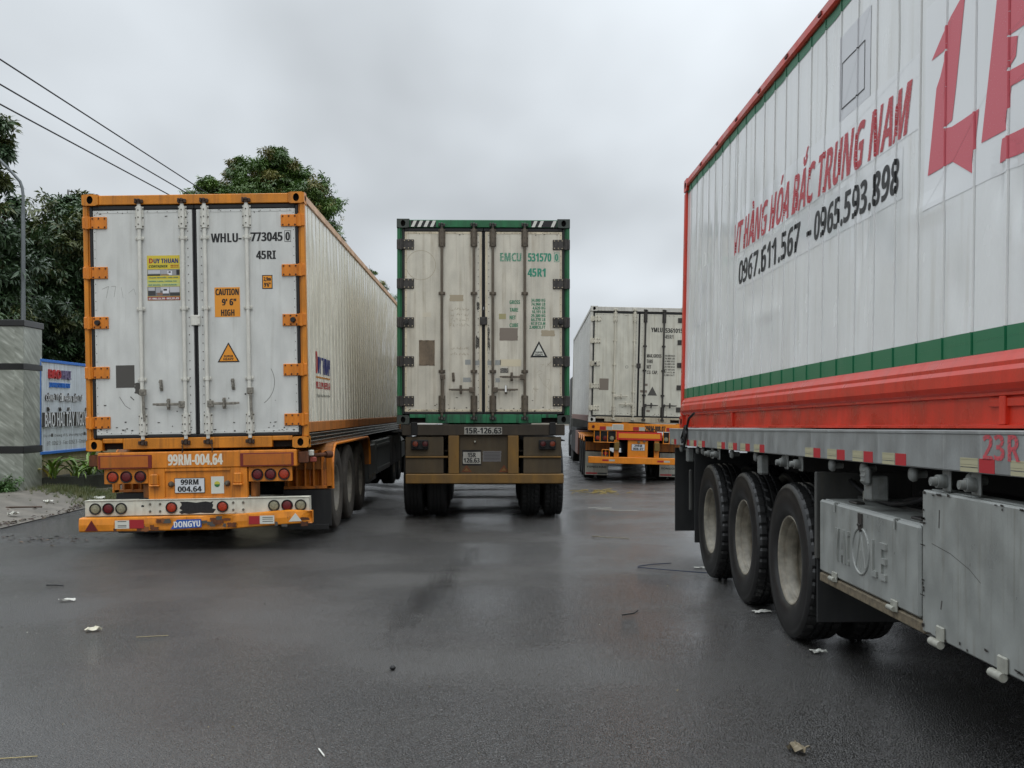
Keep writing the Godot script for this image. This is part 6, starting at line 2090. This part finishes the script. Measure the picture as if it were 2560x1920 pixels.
	solo("straw", "short white sliver near the bottom edge, left of centre", "straw", cord_mesh([Vector3(-0.02, 0.006, -0.05), Vector3(0.02, 0.006, 0.05)], 0.004), white, at(-0.755, 0, -4.77))
	solo("stick", "pale stick at the lower left corner", "stick", cord_mesh([Vector3(-0.1, 0.007, 0.02), Vector3(0.1, 0.007, -0.02)], 0.003), straw, at(-2.10, 0, -4.72))
	solo("stick", "dark curved twig on the asphalt at far left", "stick", cord_mesh([Vector3(-0.08, 0.01, -0.02), Vector3(0.0, 0.014, 0.0), Vector3(0.08, 0.01, 0.01)], 0.006), M.ink_black2, at(-3.80, 0, -9.36))
	solo("stick", "fallen dark branch on the concrete pavement at left", "stick", cord_mesh([Vector3(-0.25, 0.02, 0.05), Vector3(0.0, 0.02, 0.0), Vector3(0.25, 0.02, -0.02)], 0.012), brown, at(-6.9, 0.09, -15.9))
	# dead leaves swept to the edge of the asphalt, and the wet patch of rubbish by it
	var lf := MB.new()
	lf.tri(Vector3(-0.04, 0, 0), Vector3(0, 0.012, 0.022), Vector3(0.05, 0, 0))
	lf.tri(Vector3(-0.04, 0, 0), Vector3(0.05, 0, 0), Vector3(0, 0.012, -0.022))
	var xs := []; var cs := []
	var tones := [Color(0.045, 0.024, 0.018), Color(0.06, 0.03, 0.024), Color(0.025, 0.016, 0.012), Color(0.08, 0.05, 0.03), Color(0.15, 0.12, 0.08)]
	for i in 1300:
		var d := r.randf_range(11.0, 26.0)
		var x := -6.42 + r.randfn() * 0.055 + 0.09 * sin(d * 2.1)
		var dens := 0.5 + 0.5 * sin(d * 1.7) * sin(d * 0.63 + 1.0)
		if i % 60 == 0: x = -6.42 - absf(r.randfn()) * 0.8
		elif r.randf() > dens + 0.25: continue
		var y := 0.014 + 0.18 * smoothstep(-6.42, -7.8, x) + r.randf() * 0.02
		xs.append(Transform3D(Basis.from_euler(Vector3(r.randf_range(-0.5, 0.5), r.randf() * TAU, r.randf_range(-0.5, 0.5))).scaled(Vector3.ONE * r.randf_range(0.35, 0.95)), Vector3(x, y, -d)))
		cs.append(tones[r.randi() % 5])
	for i in 90:
		var c := Vector2(-5.29 + r.randfn() * 0.42, 12.75 + r.randfn() * 0.22)
		xs.append(Transform3D(Basis.from_euler(Vector3(r.randf_range(-0.3, 0.3), r.randf() * TAU, 0)).scaled(Vector3.ONE * r.randf_range(0.3, 0.9)), Vector3(c.x, 0.008, -c.y)))
		cs.append(tones[r.randi() % 5] * (2.5 if r.randf() < 0.25 else 0.6))
	var o := crown(self, xs, cs, lf.mesh(), "leaf_litter")
	o.set_meta("label", "dead brown leaves swept along the edge of the asphalt")
	# small grit, chips and bits over the road
	var gx := []; var gc := []
	for i in 170:
		var d := 4.4 + 14.0 * pow(r.randf(), 1.4)
		var x := r.randf_range(-0.48, 0.42) * d
		gx.append(Transform3D(Basis.from_euler(Vector3(r.randf(), r.randf() * TAU, r.randf())).scaled(Vector3.ONE * r.randf_range(0.08, 0.24)), Vector3(x, 0.006, -d)))
		gc.append([Color(0.35, 0.34, 0.30), Color(0.03, 0.025, 0.02), Color(0.25, 0.2, 0.12), Color(0.12, 0.11, 0.09)][r.randi() % 4])
	var o2 := crown(self, gx, gc, lf.mesh(), "road_grit")
	o2.set_meta("label", "small chips and bits strewn over the asphalt")
	# weeds and thin grass before the planter and by the edge
	var gb := MB.new()
	for i in 7:
		var a := TAU * i / 7.0
		var d := Vector3(cos(a), 0, sin(a))
		var s := Vector3(-sin(a), 0, cos(a)) * 0.004
		gb.tri(d * 0.01 - s, d * 0.01 + s, d * 0.06 + Vector3(0, 0.09, 0))
	var wx := []; var wc := []
	for i in 1500:
		var c := Vector2(-7.35 + r.randfn() * 0.28, 18.75 + r.randfn() * 0.35)
		if i % 2 == 0: c = Vector2(-6.55 + r.randfn() * 0.30, 18.9 + r.randfn() * 0.8)
		if c.x > -6.3: continue
		wx.append(Transform3D(Basis(Vector3.UP, r.randf() * TAU).scaled(Vector3.ONE * r.randf_range(0.4, 1.1)), Vector3(c.x, 0.012 + 0.18 * smoothstep(-6.42, -7.8, c.x), -c.y)))
		wc.append([Color(0.10, 0.12, 0.035), Color(0.14, 0.14, 0.05), Color(0.07, 0.10, 0.03)][r.randi() % 3])
	var o3 := crown(self, wx, wc, gb.mesh(), "grass")
	o3.set_meta("label", "thin weedy grass on the pavement before the planter")


# ---------------------------------------------------------------- materials list
func make_materials() -> void:
	var rustdirt := Color(0.30, 0.20, 0.12)
	M.white_door = paint(Color(0.775, 0.78, 0.765), {"n": 512, "mott": 0.05, "fine": 0.015, "streak": 0.30, "sthr": 0.56, "dirt": Color(0.55, 0.54, 0.50), "rough": 0.42, "seed": 1, "rust": 0.10, "rustcol": Color(0.35, 0.32, 0.28)})
	M.white_side = paint(Color(0.885, 0.87, 0.81), {"n": 512, "mott": 0.05, "fine": 0.01, "streak": 0.35, "dirt": Color(0.56, 0.53, 0.43), "rough": 0.20, "seed": 2, "scale": Vector3(0.5, 0.25, 0.5)})
	M.white_side_c = paint(Color(0.90, 0.905, 0.90), {"n": 512, "mott": 0.03, "fine": 0.01, "streak": 0.30, "sthr": 0.55, "dirt": Color(0.58, 0.55, 0.48), "rough": 0.17, "seed": 3, "scale": Vector3(0.4, 0.22, 0.4)})
	M.beige_door = paint(Color(0.755, 0.735, 0.68), {"n": 512, "mott": 0.07, "fine": 0.03, "streak": 0.50, "sthr": 0.50, "dirt": Color(0.50, 0.45, 0.37), "rough": 0.55, "seed": 4, "rust": 0.20, "rustcol": Color(0.45, 0.40, 0.33)})
	M.beige_trim = paint(Color(0.76, 0.72, 0.63), {"streak": 0.5, "dirt": Color(0.45, 0.38, 0.3), "seed": 5})
	M.beige_side = paint(Color(0.70, 0.66, 0.58), {"seed": 5})
	M.pale_door = paint(Color(0.76, 0.75, 0.70), {"n": 512, "mott": 0.06, "fine": 0.02, "streak": 0.40, "dirt": Color(0.50, 0.45, 0.36), "rough": 0.5, "seed": 6, "rust": 0.12, "rustcol": Color(0.4, 0.33, 0.25)})
	M.pale_side = paint(Color(0.77, 0.765, 0.74), {"mott": 0.06, "streak": 0.35, "rough": 0.26, "seed": 7})
	M.pale_frame = paint(Color(0.74, 0.73, 0.70), {"streak": 0.3, "rust": 0.15, "seed": 8})
	M.pale_sill = paint(Color(0.66, 0.62, 0.54), {"streak": 0.5, "rust": 0.5, "seed": 9})
	M.pale_gear = paint(Color(0.76, 0.74, 0.68), {"streak": 0.3, "rust": 0.12, "seed": 10})
	M.orange = paint(Color(0.77, 0.475, 0.085), {"n": 512, "mott": 0.10, "fine": 0.05, "streak": 0.5, "dirt": Color(0.34, 0.19, 0.07), "rough": 0.45, "seed": 11, "rust": 0.22})
	M.orange_hinge = paint(Color(0.80, 0.465, 0.08), {"mott": 0.07, "streak": 0.25, "dirt": Color(0.4, 0.22, 0.08), "rough": 0.42, "seed": 12, "rust": 0.12})
	M.orange_beam = paint(Color(0.78, 0.465, 0.09), {"n": 512, "mott": 0.12, "streak": 0.5, "dirt": Color(0.34, 0.19, 0.08), "rough": 0.45, "seed": 13, "rust": 0.24})
	M.orange_clean = paint(Color(0.84, 0.50, 0.075), {"mott": 0.06, "streak": 0.2, "dirt": Color(0.45, 0.25, 0.1), "rough": 0.4, "seed": 14, "rust": 0.1})
	M.orange_dirty = paint(Color(0.58, 0.35, 0.11), {"mott": 0.15, "streak": 0.8, "sthr": 0.4, "dirt": Color(0.25, 0.16, 0.10), "rough": 0.6, "seed": 15, "rust": 0.42})
	M.orange_rusted = paint(Color(0.82, 0.50, 0.09), {"n": 512, "mott": 0.12, "streak": 0.3, "dirt": Color(0.38, 0.2, 0.08), "rough": 0.45, "seed": 16, "rust": 0.46, "rustcol": Color(0.27, 0.14, 0.07), "scale": Vector3(0.9, 0.9, 0.9)})
	M.faded_orange = paint(Color(0.80, 0.66, 0.54), {"mott": 0.12, "streak": 0.5, "dirt": Color(0.55, 0.38, 0.27), "rough": 0.6, "seed": 17, "rust": 0.2, "rustcol": Color(0.5, 0.3, 0.2)})
	M.brown_orange = paint(Color(0.66, 0.40, 0.17), {"mott": 0.14, "streak": 0.4, "dirt": Color(0.36, 0.24, 0.14), "rough": 0.5, "seed": 18, "rust": 0.2})
	M.rusty_brown = paint(Color(0.36, 0.20, 0.10), {"mott": 0.25, "fine": 0.15, "streak": 0.4, "dirt": Color(0.16, 0.09, 0.05), "rough": 0.8, "seed": 19, "rust": 0.5, "rustcol": Color(0.17, 0.09, 0.05)})
	M.rusty = paint(Color(0.22, 0.16, 0.12), {"mott": 0.3, "fine": 0.2, "rough": 0.8, "seed": 20, "rust": 0.5, "rustcol": Color(0.45, 0.25, 0.1), "scale": Vector3(6, 6, 6)})
	M.rust_rail = paint(Color(0.42, 0.27, 0.22), {"mott": 0.15, "streak": 0.5, "rough": 0.6, "seed": 21, "rust": 0.4})
	M.rust_sill = paint(Color(0.40, 0.36, 0.29), {"mott": 0.25, "fine": 0.1, "streak": 0.4, "rough": 0.8, "seed": 22, "rust": 0.55, "rustcol": Color(0.25, 0.16, 0.10), "scale": Vector3(3, 3, 3)})
	M.green = paint(Color(0.085, 0.37, 0.22), {"mott": 0.14, "streak": 0.5, "dirt": Color(0.10, 0.16, 0.12), "rough": 0.5, "seed": 23, "rust": 0.15, "rustcol": Color(0.15, 0.13, 0.1)})
	M.green_worn = paint(Color(0.09, 0.39, 0.25), {"n": 512, "mott": 0.2, "streak": 0.9, "sthr": 0.42, "dirt": Color(0.07, 0.11, 0.09), "rough": 0.5, "seed": 24, "rust": 0.2, "rustcol": Color(0.16, 0.12, 0.08)})
	M.grey_green = paint(Color(0.19, 0.22, 0.20), {"mott": 0.2, "streak": 0.5, "seed": 25, "rust": 0.3})
	M.white_gear = paint(Color(0.80, 0.795, 0.76), {"mott": 0.06, "streak": 0.25, "dirt": Color(0.45, 0.42, 0.36), "rough": 0.42, "seed": 26, "rust": 0.16, "rustcol": Color(0.3, 0.26, 0.22), "scale": Vector3(2, 1, 2)})
	M.brown_gear = paint(Color(0.37, 0.335, 0.29), {"mott": 0.15, "streak": 0.4, "dirt": Color(0.24, 0.19, 0.15), "rough": 0.5, "seed": 27, "metal": 0.2, "scale": Vector3(2, 1, 2)})
	M.dark_gear = paint(Color(0.215, 0.205, 0.195), {"mott": 0.25, "fine": 0.1, "streak": 0.4, "dirt": Color(0.32, 0.29, 0.25), "rough": 0.5, "seed": 28, "metal": 0.2, "scale": Vector3(3, 2, 3)})
	M.red_rail = paint(Color(0.77, 0.19, 0.10), {"n": 512, "mott": 0.10, "streak": 0.25, "dirt": Color(0.42, 0.16, 0.11), "rough": 0.32, "seed": 29, "rust": 0.06, "scale": Vector3(0.5, 0.5, 0.5)})
	M.red_dark = flat(Color(0.35, 0.08, 0.06), 0.6)
	M.bed_grey = paint(Color(0.53, 0.54, 0.535), {"n": 512, "mott": 0.09, "streak": 0.75, "sthr": 0.60, "dirt": Color(0.70, 0.71, 0.70), "rough": 0.42, "seed": 30, "rust": 0.08, "scale": Vector3(0.9, 0.5, 0.9)})
	M.bed_grey2 = paint(Color(0.47, 0.48, 0.47), {"mott": 0.12, "streak": 0.4, "rough": 0.5, "seed": 31, "rust": 0.12, "scale": Vector3(3, 3, 3)})
	M.box_grey = paint(Color(0.55, 0.56, 0.545), {"n": 512, "mott": 0.09, "fine": 0.03, "streak": 0.5, "sthr": 0.58, "dirt": Color(0.36, 0.34, 0.29), "rough": 0.40, "seed": 32, "rust": 0.10, "rustcol": Color(0.33, 0.30, 0.25), "scale": Vector3(0.8, 0.6, 0.8)})
	M.box_pale = paint(Color(0.60, 0.60, 0.56), {"mott": 0.12, "streak": 0.4, "rough": 0.5, "seed": 33, "rust": 0.2, "scale": Vector3(2, 2, 2)})
	M.grey_box = paint(Color(0.33, 0.345, 0.34), {"mott": 0.12, "streak": 0.4, "rough": 0.5, "seed": 34, "rust": 0.1})
	M.ochre = paint(Color(0.25, 0.205, 0.13), {"mott": 0.15, "streak": 0.7, "sthr": 0.42, "dirt": Color(0.27, 0.24, 0.19), "rough": 0.7, "seed": 35, "rust": 0.18})  # upper panels, darker than the ledges and bumper
	M.ochre_worn = paint(Color(0.42, 0.31, 0.125), {"n": 512, "mott": 0.15, "streak": 0.6, "sthr": 0.45, "dirt": Color(0.34, 0.26, 0.16), "rough": 0.65, "seed": 36, "rust": 0.3})
	M.ochre_dark = paint(Color(0.20, 0.17, 0.13), {"mott": 0.2, "streak": 0.6, "dirt": Color(0.15, 0.13, 0.11), "rough": 0.8, "seed": 37, "rust": 0.3})
	M.white_beam = paint(Color(0.76, 0.755, 0.70), {"n": 512, "mott": 0.08, "streak": 0.3, "dirt": Color(0.48, 0.43, 0.35), "rough": 0.45, "seed": 38, "rust": 0.24, "rustcol": Color(0.28, 0.2, 0.14), "scale": Vector3(0.9, 0.9, 0.9)})
	M.chassis_dark = paint(Color(0.075, 0.072, 0.07), {"mott": 0.3, "rough": 0.85, "seed": 39})
	M.chassis_grey = paint(Color(0.26, 0.26, 0.25), {"mott": 0.2, "streak": 0.4, "rough": 0.7, "seed": 40})
	M.steel_dark = flat(Color(0.20, 0.20, 0.20), 0.6)
	M.steel_bright = paint(Color(0.55, 0.54, 0.50), {"mott": 0.1, "streak": 0.3, "rough": 0.25, "metal": 0.9, "seed": 41})
	M.grey_metal = flat(Color(0.42, 0.40, 0.36), 0.45, 0.5)
	M.galvanised = paint(Color(0.42, 0.44, 0.45), {"mott": 0.12, "streak": 0.3, "rough": 0.5, "metal": 0.4, "seed": 42})
	M.rubber = flat(Color(0.085, 0.085, 0.09), 0.65)
	M.tyre = flat(Color(0.085, 0.085, 0.085), 0.8)
	M.tyre_dusty = paint(Color(0.235, 0.215, 0.19), {"mott": 0.2, "fine": 0.1, "streak": 0.3, "dirt": Color(0.14, 0.13, 0.12), "rough": 0.85, "seed": 43, "scale": Vector3(1.5, 1.5, 1.5)})
	M.tyre_wet = paint(Color(0.105, 0.105, 0.105), {"mott": 0.35, "streak": 0.5, "sthr": 0.58, "dirt": Color(0.30, 0.30, 0.295), "rough": 0.38, "seed": 44, "scale": Vector3(1.2, 1.0, 1.2)})
	M.rim_grey = paint(Color(0.42, 0.40, 0.36), {"mott": 0.2, "streak": 0.4, "rough": 0.6, "seed": 45, "rust": 0.25, "scale": Vector3(2, 2, 2)})
	M.orange_flute = paint(Color(0.72, 0.41, 0.10), {"mott": 0.15, "streak": 0.7, "dirt": Color(0.30, 0.18, 0.10), "rough": 0.5, "seed": 61, "rust": 0.32})
	M.rust_light = flat(Color(0.50, 0.30, 0.15), 0.8)
	M.film_clear = flat(Color(0.90, 0.905, 0.905), 0.12)
	M.hub = paint(Color(0.36, 0.34, 0.30), {"mott": 0.3, "fine": 0.1, "streak": 0.4, "dirt": Color(0.2, 0.16, 0.12), "rough": 0.7, "seed": 62, "rust": 0.35, "scale": Vector3(3, 3, 3)})
	M.pit = flat(Color(0.09, 0.075, 0.065), 0.9)  # rusty near-black, paints the shade inside holes and pockets
	M.lever = paint(Color(0.50, 0.485, 0.45), {"mott": 0.2, "fine": 0.1, "streak": 0.4, "dirt": Color(0.25, 0.21, 0.17), "rough": 0.45, "seed": 63, "rust": 0.4, "metal": 0.3, "scale": Vector3(4, 4, 4)})
	M.chip = flat(Color(0.16, 0.14, 0.12), 0.8)
	M.rim_cream = paint(Color(0.50, 0.48, 0.43), {"mott": 0.25, "streak": 0.8, "dirt": Color(0.4, 0.33, 0.25), "rough": 0.5, "seed": 46, "rust": 0.28, "rustcol": Color(0.33, 0.22, 0.13), "scale": Vector3(2, 2, 2)})
	M.flap = paint(Color(0.13, 0.133, 0.135), {"mott": 0.2, "streak": 0.4, "dirt": Color(0.24, 0.23, 0.21), "rough": 0.6, "seed": 47})
	M.flap_pale = paint(Color(0.62, 0.62, 0.58), {"mott": 0.12, "streak": 0.5, "dirt": Color(0.35, 0.33, 0.28), "rough": 0.6, "seed": 48})
	for q in [["lens_red", Color(0.36, 0.035, 0.06)], ["lens_orange", Color(0.62, 0.19, 0.07)], ["lens_amber", Color(0.68, 0.30, 0.06)], ["lens_clear", Color(0.52, 0.51, 0.42)], ["lens_bright_red", Color(0.62, 0.06, 0.07)], ["lens_dull_orange", Color(0.42, 0.17, 0.09)], ["lens_dull_red", Color(0.27, 0.07, 0.07)]]:
		var m := paint(q[1], {"mott": 0.2, "fine": 0.4, "streak": 0.3, "dirt": Color(0.25, 0.2, 0.17), "rough": 0.35, "seed": 49, "scale": Vector3(7, 7, 7)})
		M[q[0]] = m
	M.rivet_dark = flat(Color(0.30, 0.28, 0.25), 0.6, 0.4)
	M.ink_black = flat(Color(0.06, 0.065, 0.07), 0.5)
	M.ink_black2 = flat(Color(0.10, 0.10, 0.105), 0.6)
	M.ink_red = flat(Color(0.66, 0.12, 0.13), 0.5)
	M.ink_blue = flat(Color(0.12, 0.16, 0.42), 0.5)
	M.ink_green = flat(Color(0.10, 0.26, 0.14), 0.5)
	M.ink_teal = flat(Color(0.10, 0.42, 0.45), 0.5)
	M.ink_teal2 = worn(Color(0.16, 0.52, 0.42), 0.72, 1)
	M.ink_green2 = worn(Color(0.22, 0.48, 0.36), 0.70, 2)
	M.worn_green = worn(Color(0.22, 0.55, 0.44), 0.55, 3)
	M.ink_white = flat(Color(0.86, 0.86, 0.85), 0.5)
	M.worn_white = worn(Color(0.84, 0.82, 0.76), 0.74, 4)
	M.worn_red = worn(Color(0.66, 0.16, 0.18), 0.62, 5)
	M.worn_red_c = worn(Color(0.78, 0.32, 0.35), 0.62, 6)
	M.worn_black_c = worn(Color(0.15, 0.155, 0.16), 0.78, 7)
	M.worn_grey = worn(Color(0.52, 0.52, 0.48), 0.60, 8)
	M.worn_black = worn(Color(0.12, 0.12, 0.12), 0.55, 9)
	M.worn_dark = worn(Color(0.20, 0.19, 0.17), 0.66, 10)
	M.logo_red = worn(Color(0.82, 0.40, 0.44), 0.80, 11)
	M.orange_print = flat(Color(0.72, 0.46, 0.16), 0.5)
	M.stripe_green = flat(Color(0.10, 0.43, 0.285), 0.35)
	M.stripe_green_worn = worn(Color(0.24, 0.48, 0.36), 0.78, 12)
	M.film = flat(Color(0.82, 0.825, 0.835), 0.35)
	M.sticker_orange = flat(Color(0.86, 0.56, 0.15), 0.5)
	M.sticker_white = flat(Color(0.78, 0.78, 0.74), 0.5)
	M.sticker_blue = flat(Color(0.08, 0.30, 0.62), 0.45)
	M.poster = flat(Color(0.80, 0.72, 0.22), 0.5)
	M.paper_label = flat(Color(0.78, 0.74, 0.64), 0.6)
	M.label_faded = flat(Color(0.36, 0.35, 0.35), 0.6)
	M.patch_dark = flat(Color(0.29, 0.28, 0.265), 0.7)
	M.patch_brown = paint(Color(0.42, 0.365, 0.30), {"mott": 0.15, "fine": 0.1, "rough": 0.7, "seed": 50, "rust": 0.3})
	M.patch_taupe = flat(Color(0.47, 0.43, 0.39), 0.7)
	M.patch_light = flat(Color(0.62, 0.575, 0.49), 0.7)
	M.patch_olive = flat(Color(0.60, 0.575, 0.42), 0.7)
	M.patch_pale = flat(Color(0.76, 0.73, 0.66), 0.6)
	M.tape_grey = worn(Color(0.56, 0.57, 0.56), 0.72, 13)
	M.tape_grey2 = flat(Color(0.66, 0.66, 0.62), 0.5)
	M.tape_black = flat(Color(0.075, 0.075, 0.08), 0.6)
	M.tape_white = worn(Color(0.78, 0.78, 0.75), 0.76, 14)
	M.tape_red = flat(Color(0.60, 0.10, 0.13), 0.45)
	M.tape_red_c = worn(Color(0.68, 0.14, 0.17), 0.76, 15)
	M.tape_cream = worn(Color(0.68, 0.66, 0.54), 0.6, 16)
	M.grease = worn(Color(0.10, 0.095, 0.09), 0.56, 17)
	M.stamp = worn(Color(0.20, 0.20, 0.21), 0.54, 18)
	M.maroon = flat(Color(0.42, 0.10, 0.07), 0.5)
	M.red_board = flat(Color(0.74, 0.15, 0.09), 0.45)
	M.amber_board = paint(Color(0.66, 0.36, 0.07), {"mott": 0.1, "streak": 0.35, "rough": 0.45, "seed": 51, "rust": 0.1})
	M.amber_bright = flat(Color(0.84, 0.53, 0.08), 0.45)
	M.olive_block = flat(Color(0.42, 0.33, 0.12), 0.7)
	M.plate = flat(Color(0.78, 0.79, 0.80), 0.45)
	M.plate_dull = paint(Color(0.60, 0.59, 0.56), {"mott": 0.15, "streak": 0.4, "rough": 0.5, "seed": 52})
	M.asphalt = asphalt()
	M.oil = flat(Color(0.10, 0.095, 0.085, 0.055), 0.8)
	M.oil.transparency = BaseMaterial3D.TRANSPARENCY_ALPHA
	M.oil.metallic_specular = 0.3
	M.concrete = paint(Color(0.42, 0.40, 0.37), {"n": 512, "mott": 0.13, "fine": 0.07, "streak": 0.0, "rough": 0.55, "seed": 53, "rust": 0.02, "rustcol": Color(0.30, 0.27, 0.22), "scale": Vector3(0.4, 0.4, 0.4)})
	M.soil = paint(Color(0.30, 0.27, 0.21), {"mott": 0.3, "fine": 0.2, "streak": 0.0, "rough": 0.9, "seed": 54, "rust": 0.4, "rustcol": Color(0.20, 0.23, 0.12), "scale": Vector3(0.3, 0.3, 0.3)})
	M.render = paint(Color(0.62, 0.58, 0.46), {"mott": 0.12, "streak": 0.5, "dirt": Color(0.36, 0.33, 0.26), "rough": 0.85, "seed": 55})
	M.mossy = paint(Color(0.21, 0.22, 0.19), {"mott": 0.3, "fine": 0.2, "streak": 0.3, "rough": 0.8, "seed": 56, "rust": 0.3, "rustcol": Color(0.15, 0.2, 0.10)})
	M.marble = marble(0.6)
	M.marble_side = marble(2.1)
	M.granite = paint(Color(0.085, 0.09, 0.095), {"mott": 0.15, "fine": 0.25, "streak": 0.2, "rough": 0.3, "seed": 58})
	M.board = paint(Color(0.76, 0.79, 0.815), {"mott": 0.06, "streak": 0.6, "sthr": 0.5, "dirt": Color(0.42, 0.43, 0.43), "rough": 0.45, "seed": 59, "scale": Vector3(0.8, 0.3, 0.8)})
	M.blue = flat(Color(0.10, 0.40, 0.74), 0.5)
	M.letter_steel = flat(Color(0.80, 0.81, 0.82), 0.4)
	M.violet_grey = flat(Color(0.40, 0.36, 0.48), 0.5)
	M.wire = flat(Color(0.13, 0.13, 0.15), 0.6)
	M.bark = paint(Color(0.26, 0.22, 0.17), {"mott": 0.3, "fine": 0.2, "rough": 0.9, "seed": 60, "scale": Vector3(3, 0.8, 3)})
	M.leaf = flat(Color.WHITE, 0.42)
	M.leaf.vertex_color_use_as_albedo = true
	M.leaf.backlight_enabled = true
	M.leaf.backlight = Color(0.45, 0.5, 0.35)
	M.leaf_strap = flat(Color(0.33, 0.44, 0.15), 0.4)
	M.leaf_strap2 = flat(Color(0.42, 0.52, 0.22), 0.4)
	M.leaf_yellow = flat(Color(0.72, 0.66, 0.22), 0.5)

func marble(sd: float) -> StandardMaterial3D:
	var n := 384
	var f := FastNoiseLite.new()
	f.seed = int(sd * 10.0)
	f.frequency = 1.0
	f.fractal_octaves = 4
	var px := PackedByteArray()
	px.resize(n * n * 3)
	for y in n:
		for x in n:
			# slanting feathery veins
			var u := (x * 0.8 + y * 0.6) * 0.012
			var w := (-x * 0.6 + y * 0.8) * 0.075
			var v := f.get_noise_2d(u, w) * 30.0 + f.get_noise_2d(u * 0.6 + 50.0, w * 0.25) * 20.0
			if v > 13.0: v += 12.0
			var i := (y * n + x) * 3
			px[i] = clampi(int(140 + v), 60, 220); px[i + 1] = clampi(int(144 + v), 60, 220); px[i + 2] = clampi(int(135 + v), 60, 220)
	var m := StandardMaterial3D.new()
	m.albedo_texture = ImageTexture.create_from_image(Image.create_from_data(n, n, false, Image.FORMAT_RGB8, px))
	m.roughness = 0.28
	m.uv1_triplanar = true
	m.uv1_world_triplanar = true
	m.uv1_scale = Vector3(0.45, 0.45, 0.45)
	m.uv1_offset = Vector3(sd, sd, sd)
	return m


# ---------------------------------------------------------------- the place
func _ready() -> void:
	# camera: level, its lens shifted up a little so that uprights stay upright
	var cam := Camera3D.new()
	cam.name = "camera"
	cam.projection = Camera3D.PROJECTION_FRUSTUM
	cam.near = 0.05
	cam.far = 1200.0
	cam.size = 0.05 * 2.0 * 829.5 / 2300.0
	cam.frustum_offset = Vector2(0.0, 0.05 * 58.5 / 2300.0)
	add_child(cam)
	cam.position = Vector3(0, EYE, 0)
	cam.rotation.y = -atan(46.0 / 2300.0)
	cam.current = true
	var env := Environment.new()
	env.background_mode = Environment.BG_SKY
	var sky := Sky.new()
	var pano := PanoramaSkyMaterial.new()
	pano.panorama = ImageTexture.create_from_image(overcast())
	sky.sky_material = pano
	env.sky = sky
	env.tonemap_mode = Environment.TONE_MAPPER_LINEAR
	env.tonemap_exposure = 1.0
	env.sdfgi_enabled = true
	env.ssao_enabled = true
	env.ssil_enabled = true
	var we := WorldEnvironment.new()
	we.name = "world_environment"
	we.environment = env
	add_child(we)
	var sun := DirectionalLight3D.new()
	sun.name = "sun"
	sun.light_color = Color(1.0, 0.965, 0.92)
	sun.light_energy = 0.2
	sun.light_angular_distance = 30.0
	sun.shadow_enabled = true
	add_child(sun)
	sun.rotation = Vector3(deg_to_rad(-60.0), deg_to_rad(4.0), 0)

	F_BOLD = SystemFont.new()
	F_BOLD.font_names = PackedStringArray(["Droid Sans"])
	F_BOLD.font_weight = 700
	F_REG = SystemFont.new()
	F_REG.font_names = PackedStringArray(["Droid Sans"])
	warp.seed = 6
	warp.frequency = 0.012
	warp.fractal_octaves = 3
	make_materials()

	setting()
	roadside()
	trees()

	var deg := PI / 180.0
	var ra := at(-3.237, 0, -11.9, 0.0, 0.0, 1.03 * deg)
	trailer_orange(ra)
	container_orange(ra * at(0, 1.104, 0))
	tractor(at(-3.237, 0, -11.9 - 10.2), "added tractor unit darkening the gap under the front of the orange-framed container")
	var rb := at(-0.102, 0, -15.04)
	trailer_ochre(rb)
	container_green(rb * at(0, 1.347, 0))
	tractor(at(-0.102, 0, -15.04 - 10.2), "added tractor unit darkening the view between the tyres under the green-framed container")
	var rd := at(3.62, -0.25, -26.5, -2.4 * deg, 0.0, -1.35 * deg)
	trailer_far(rd)
	container_pale(rd * at(0, 1.487, 0))
	tractor(rd * at(0, 0, -10.2), "added tractor unit ahead of the most distant trailer, put there to darken the gap")
	var rc := at(1.97, 0, -11.2)
	var tilt := at(0.0, 1.353, 0.0, 0.0, -0.0152)
	trailer_flatbed(rc, tilt)
	container_red(at(2.0, 1.355, -11.2, 0.0, -0.0152, -0.021))
	litter()
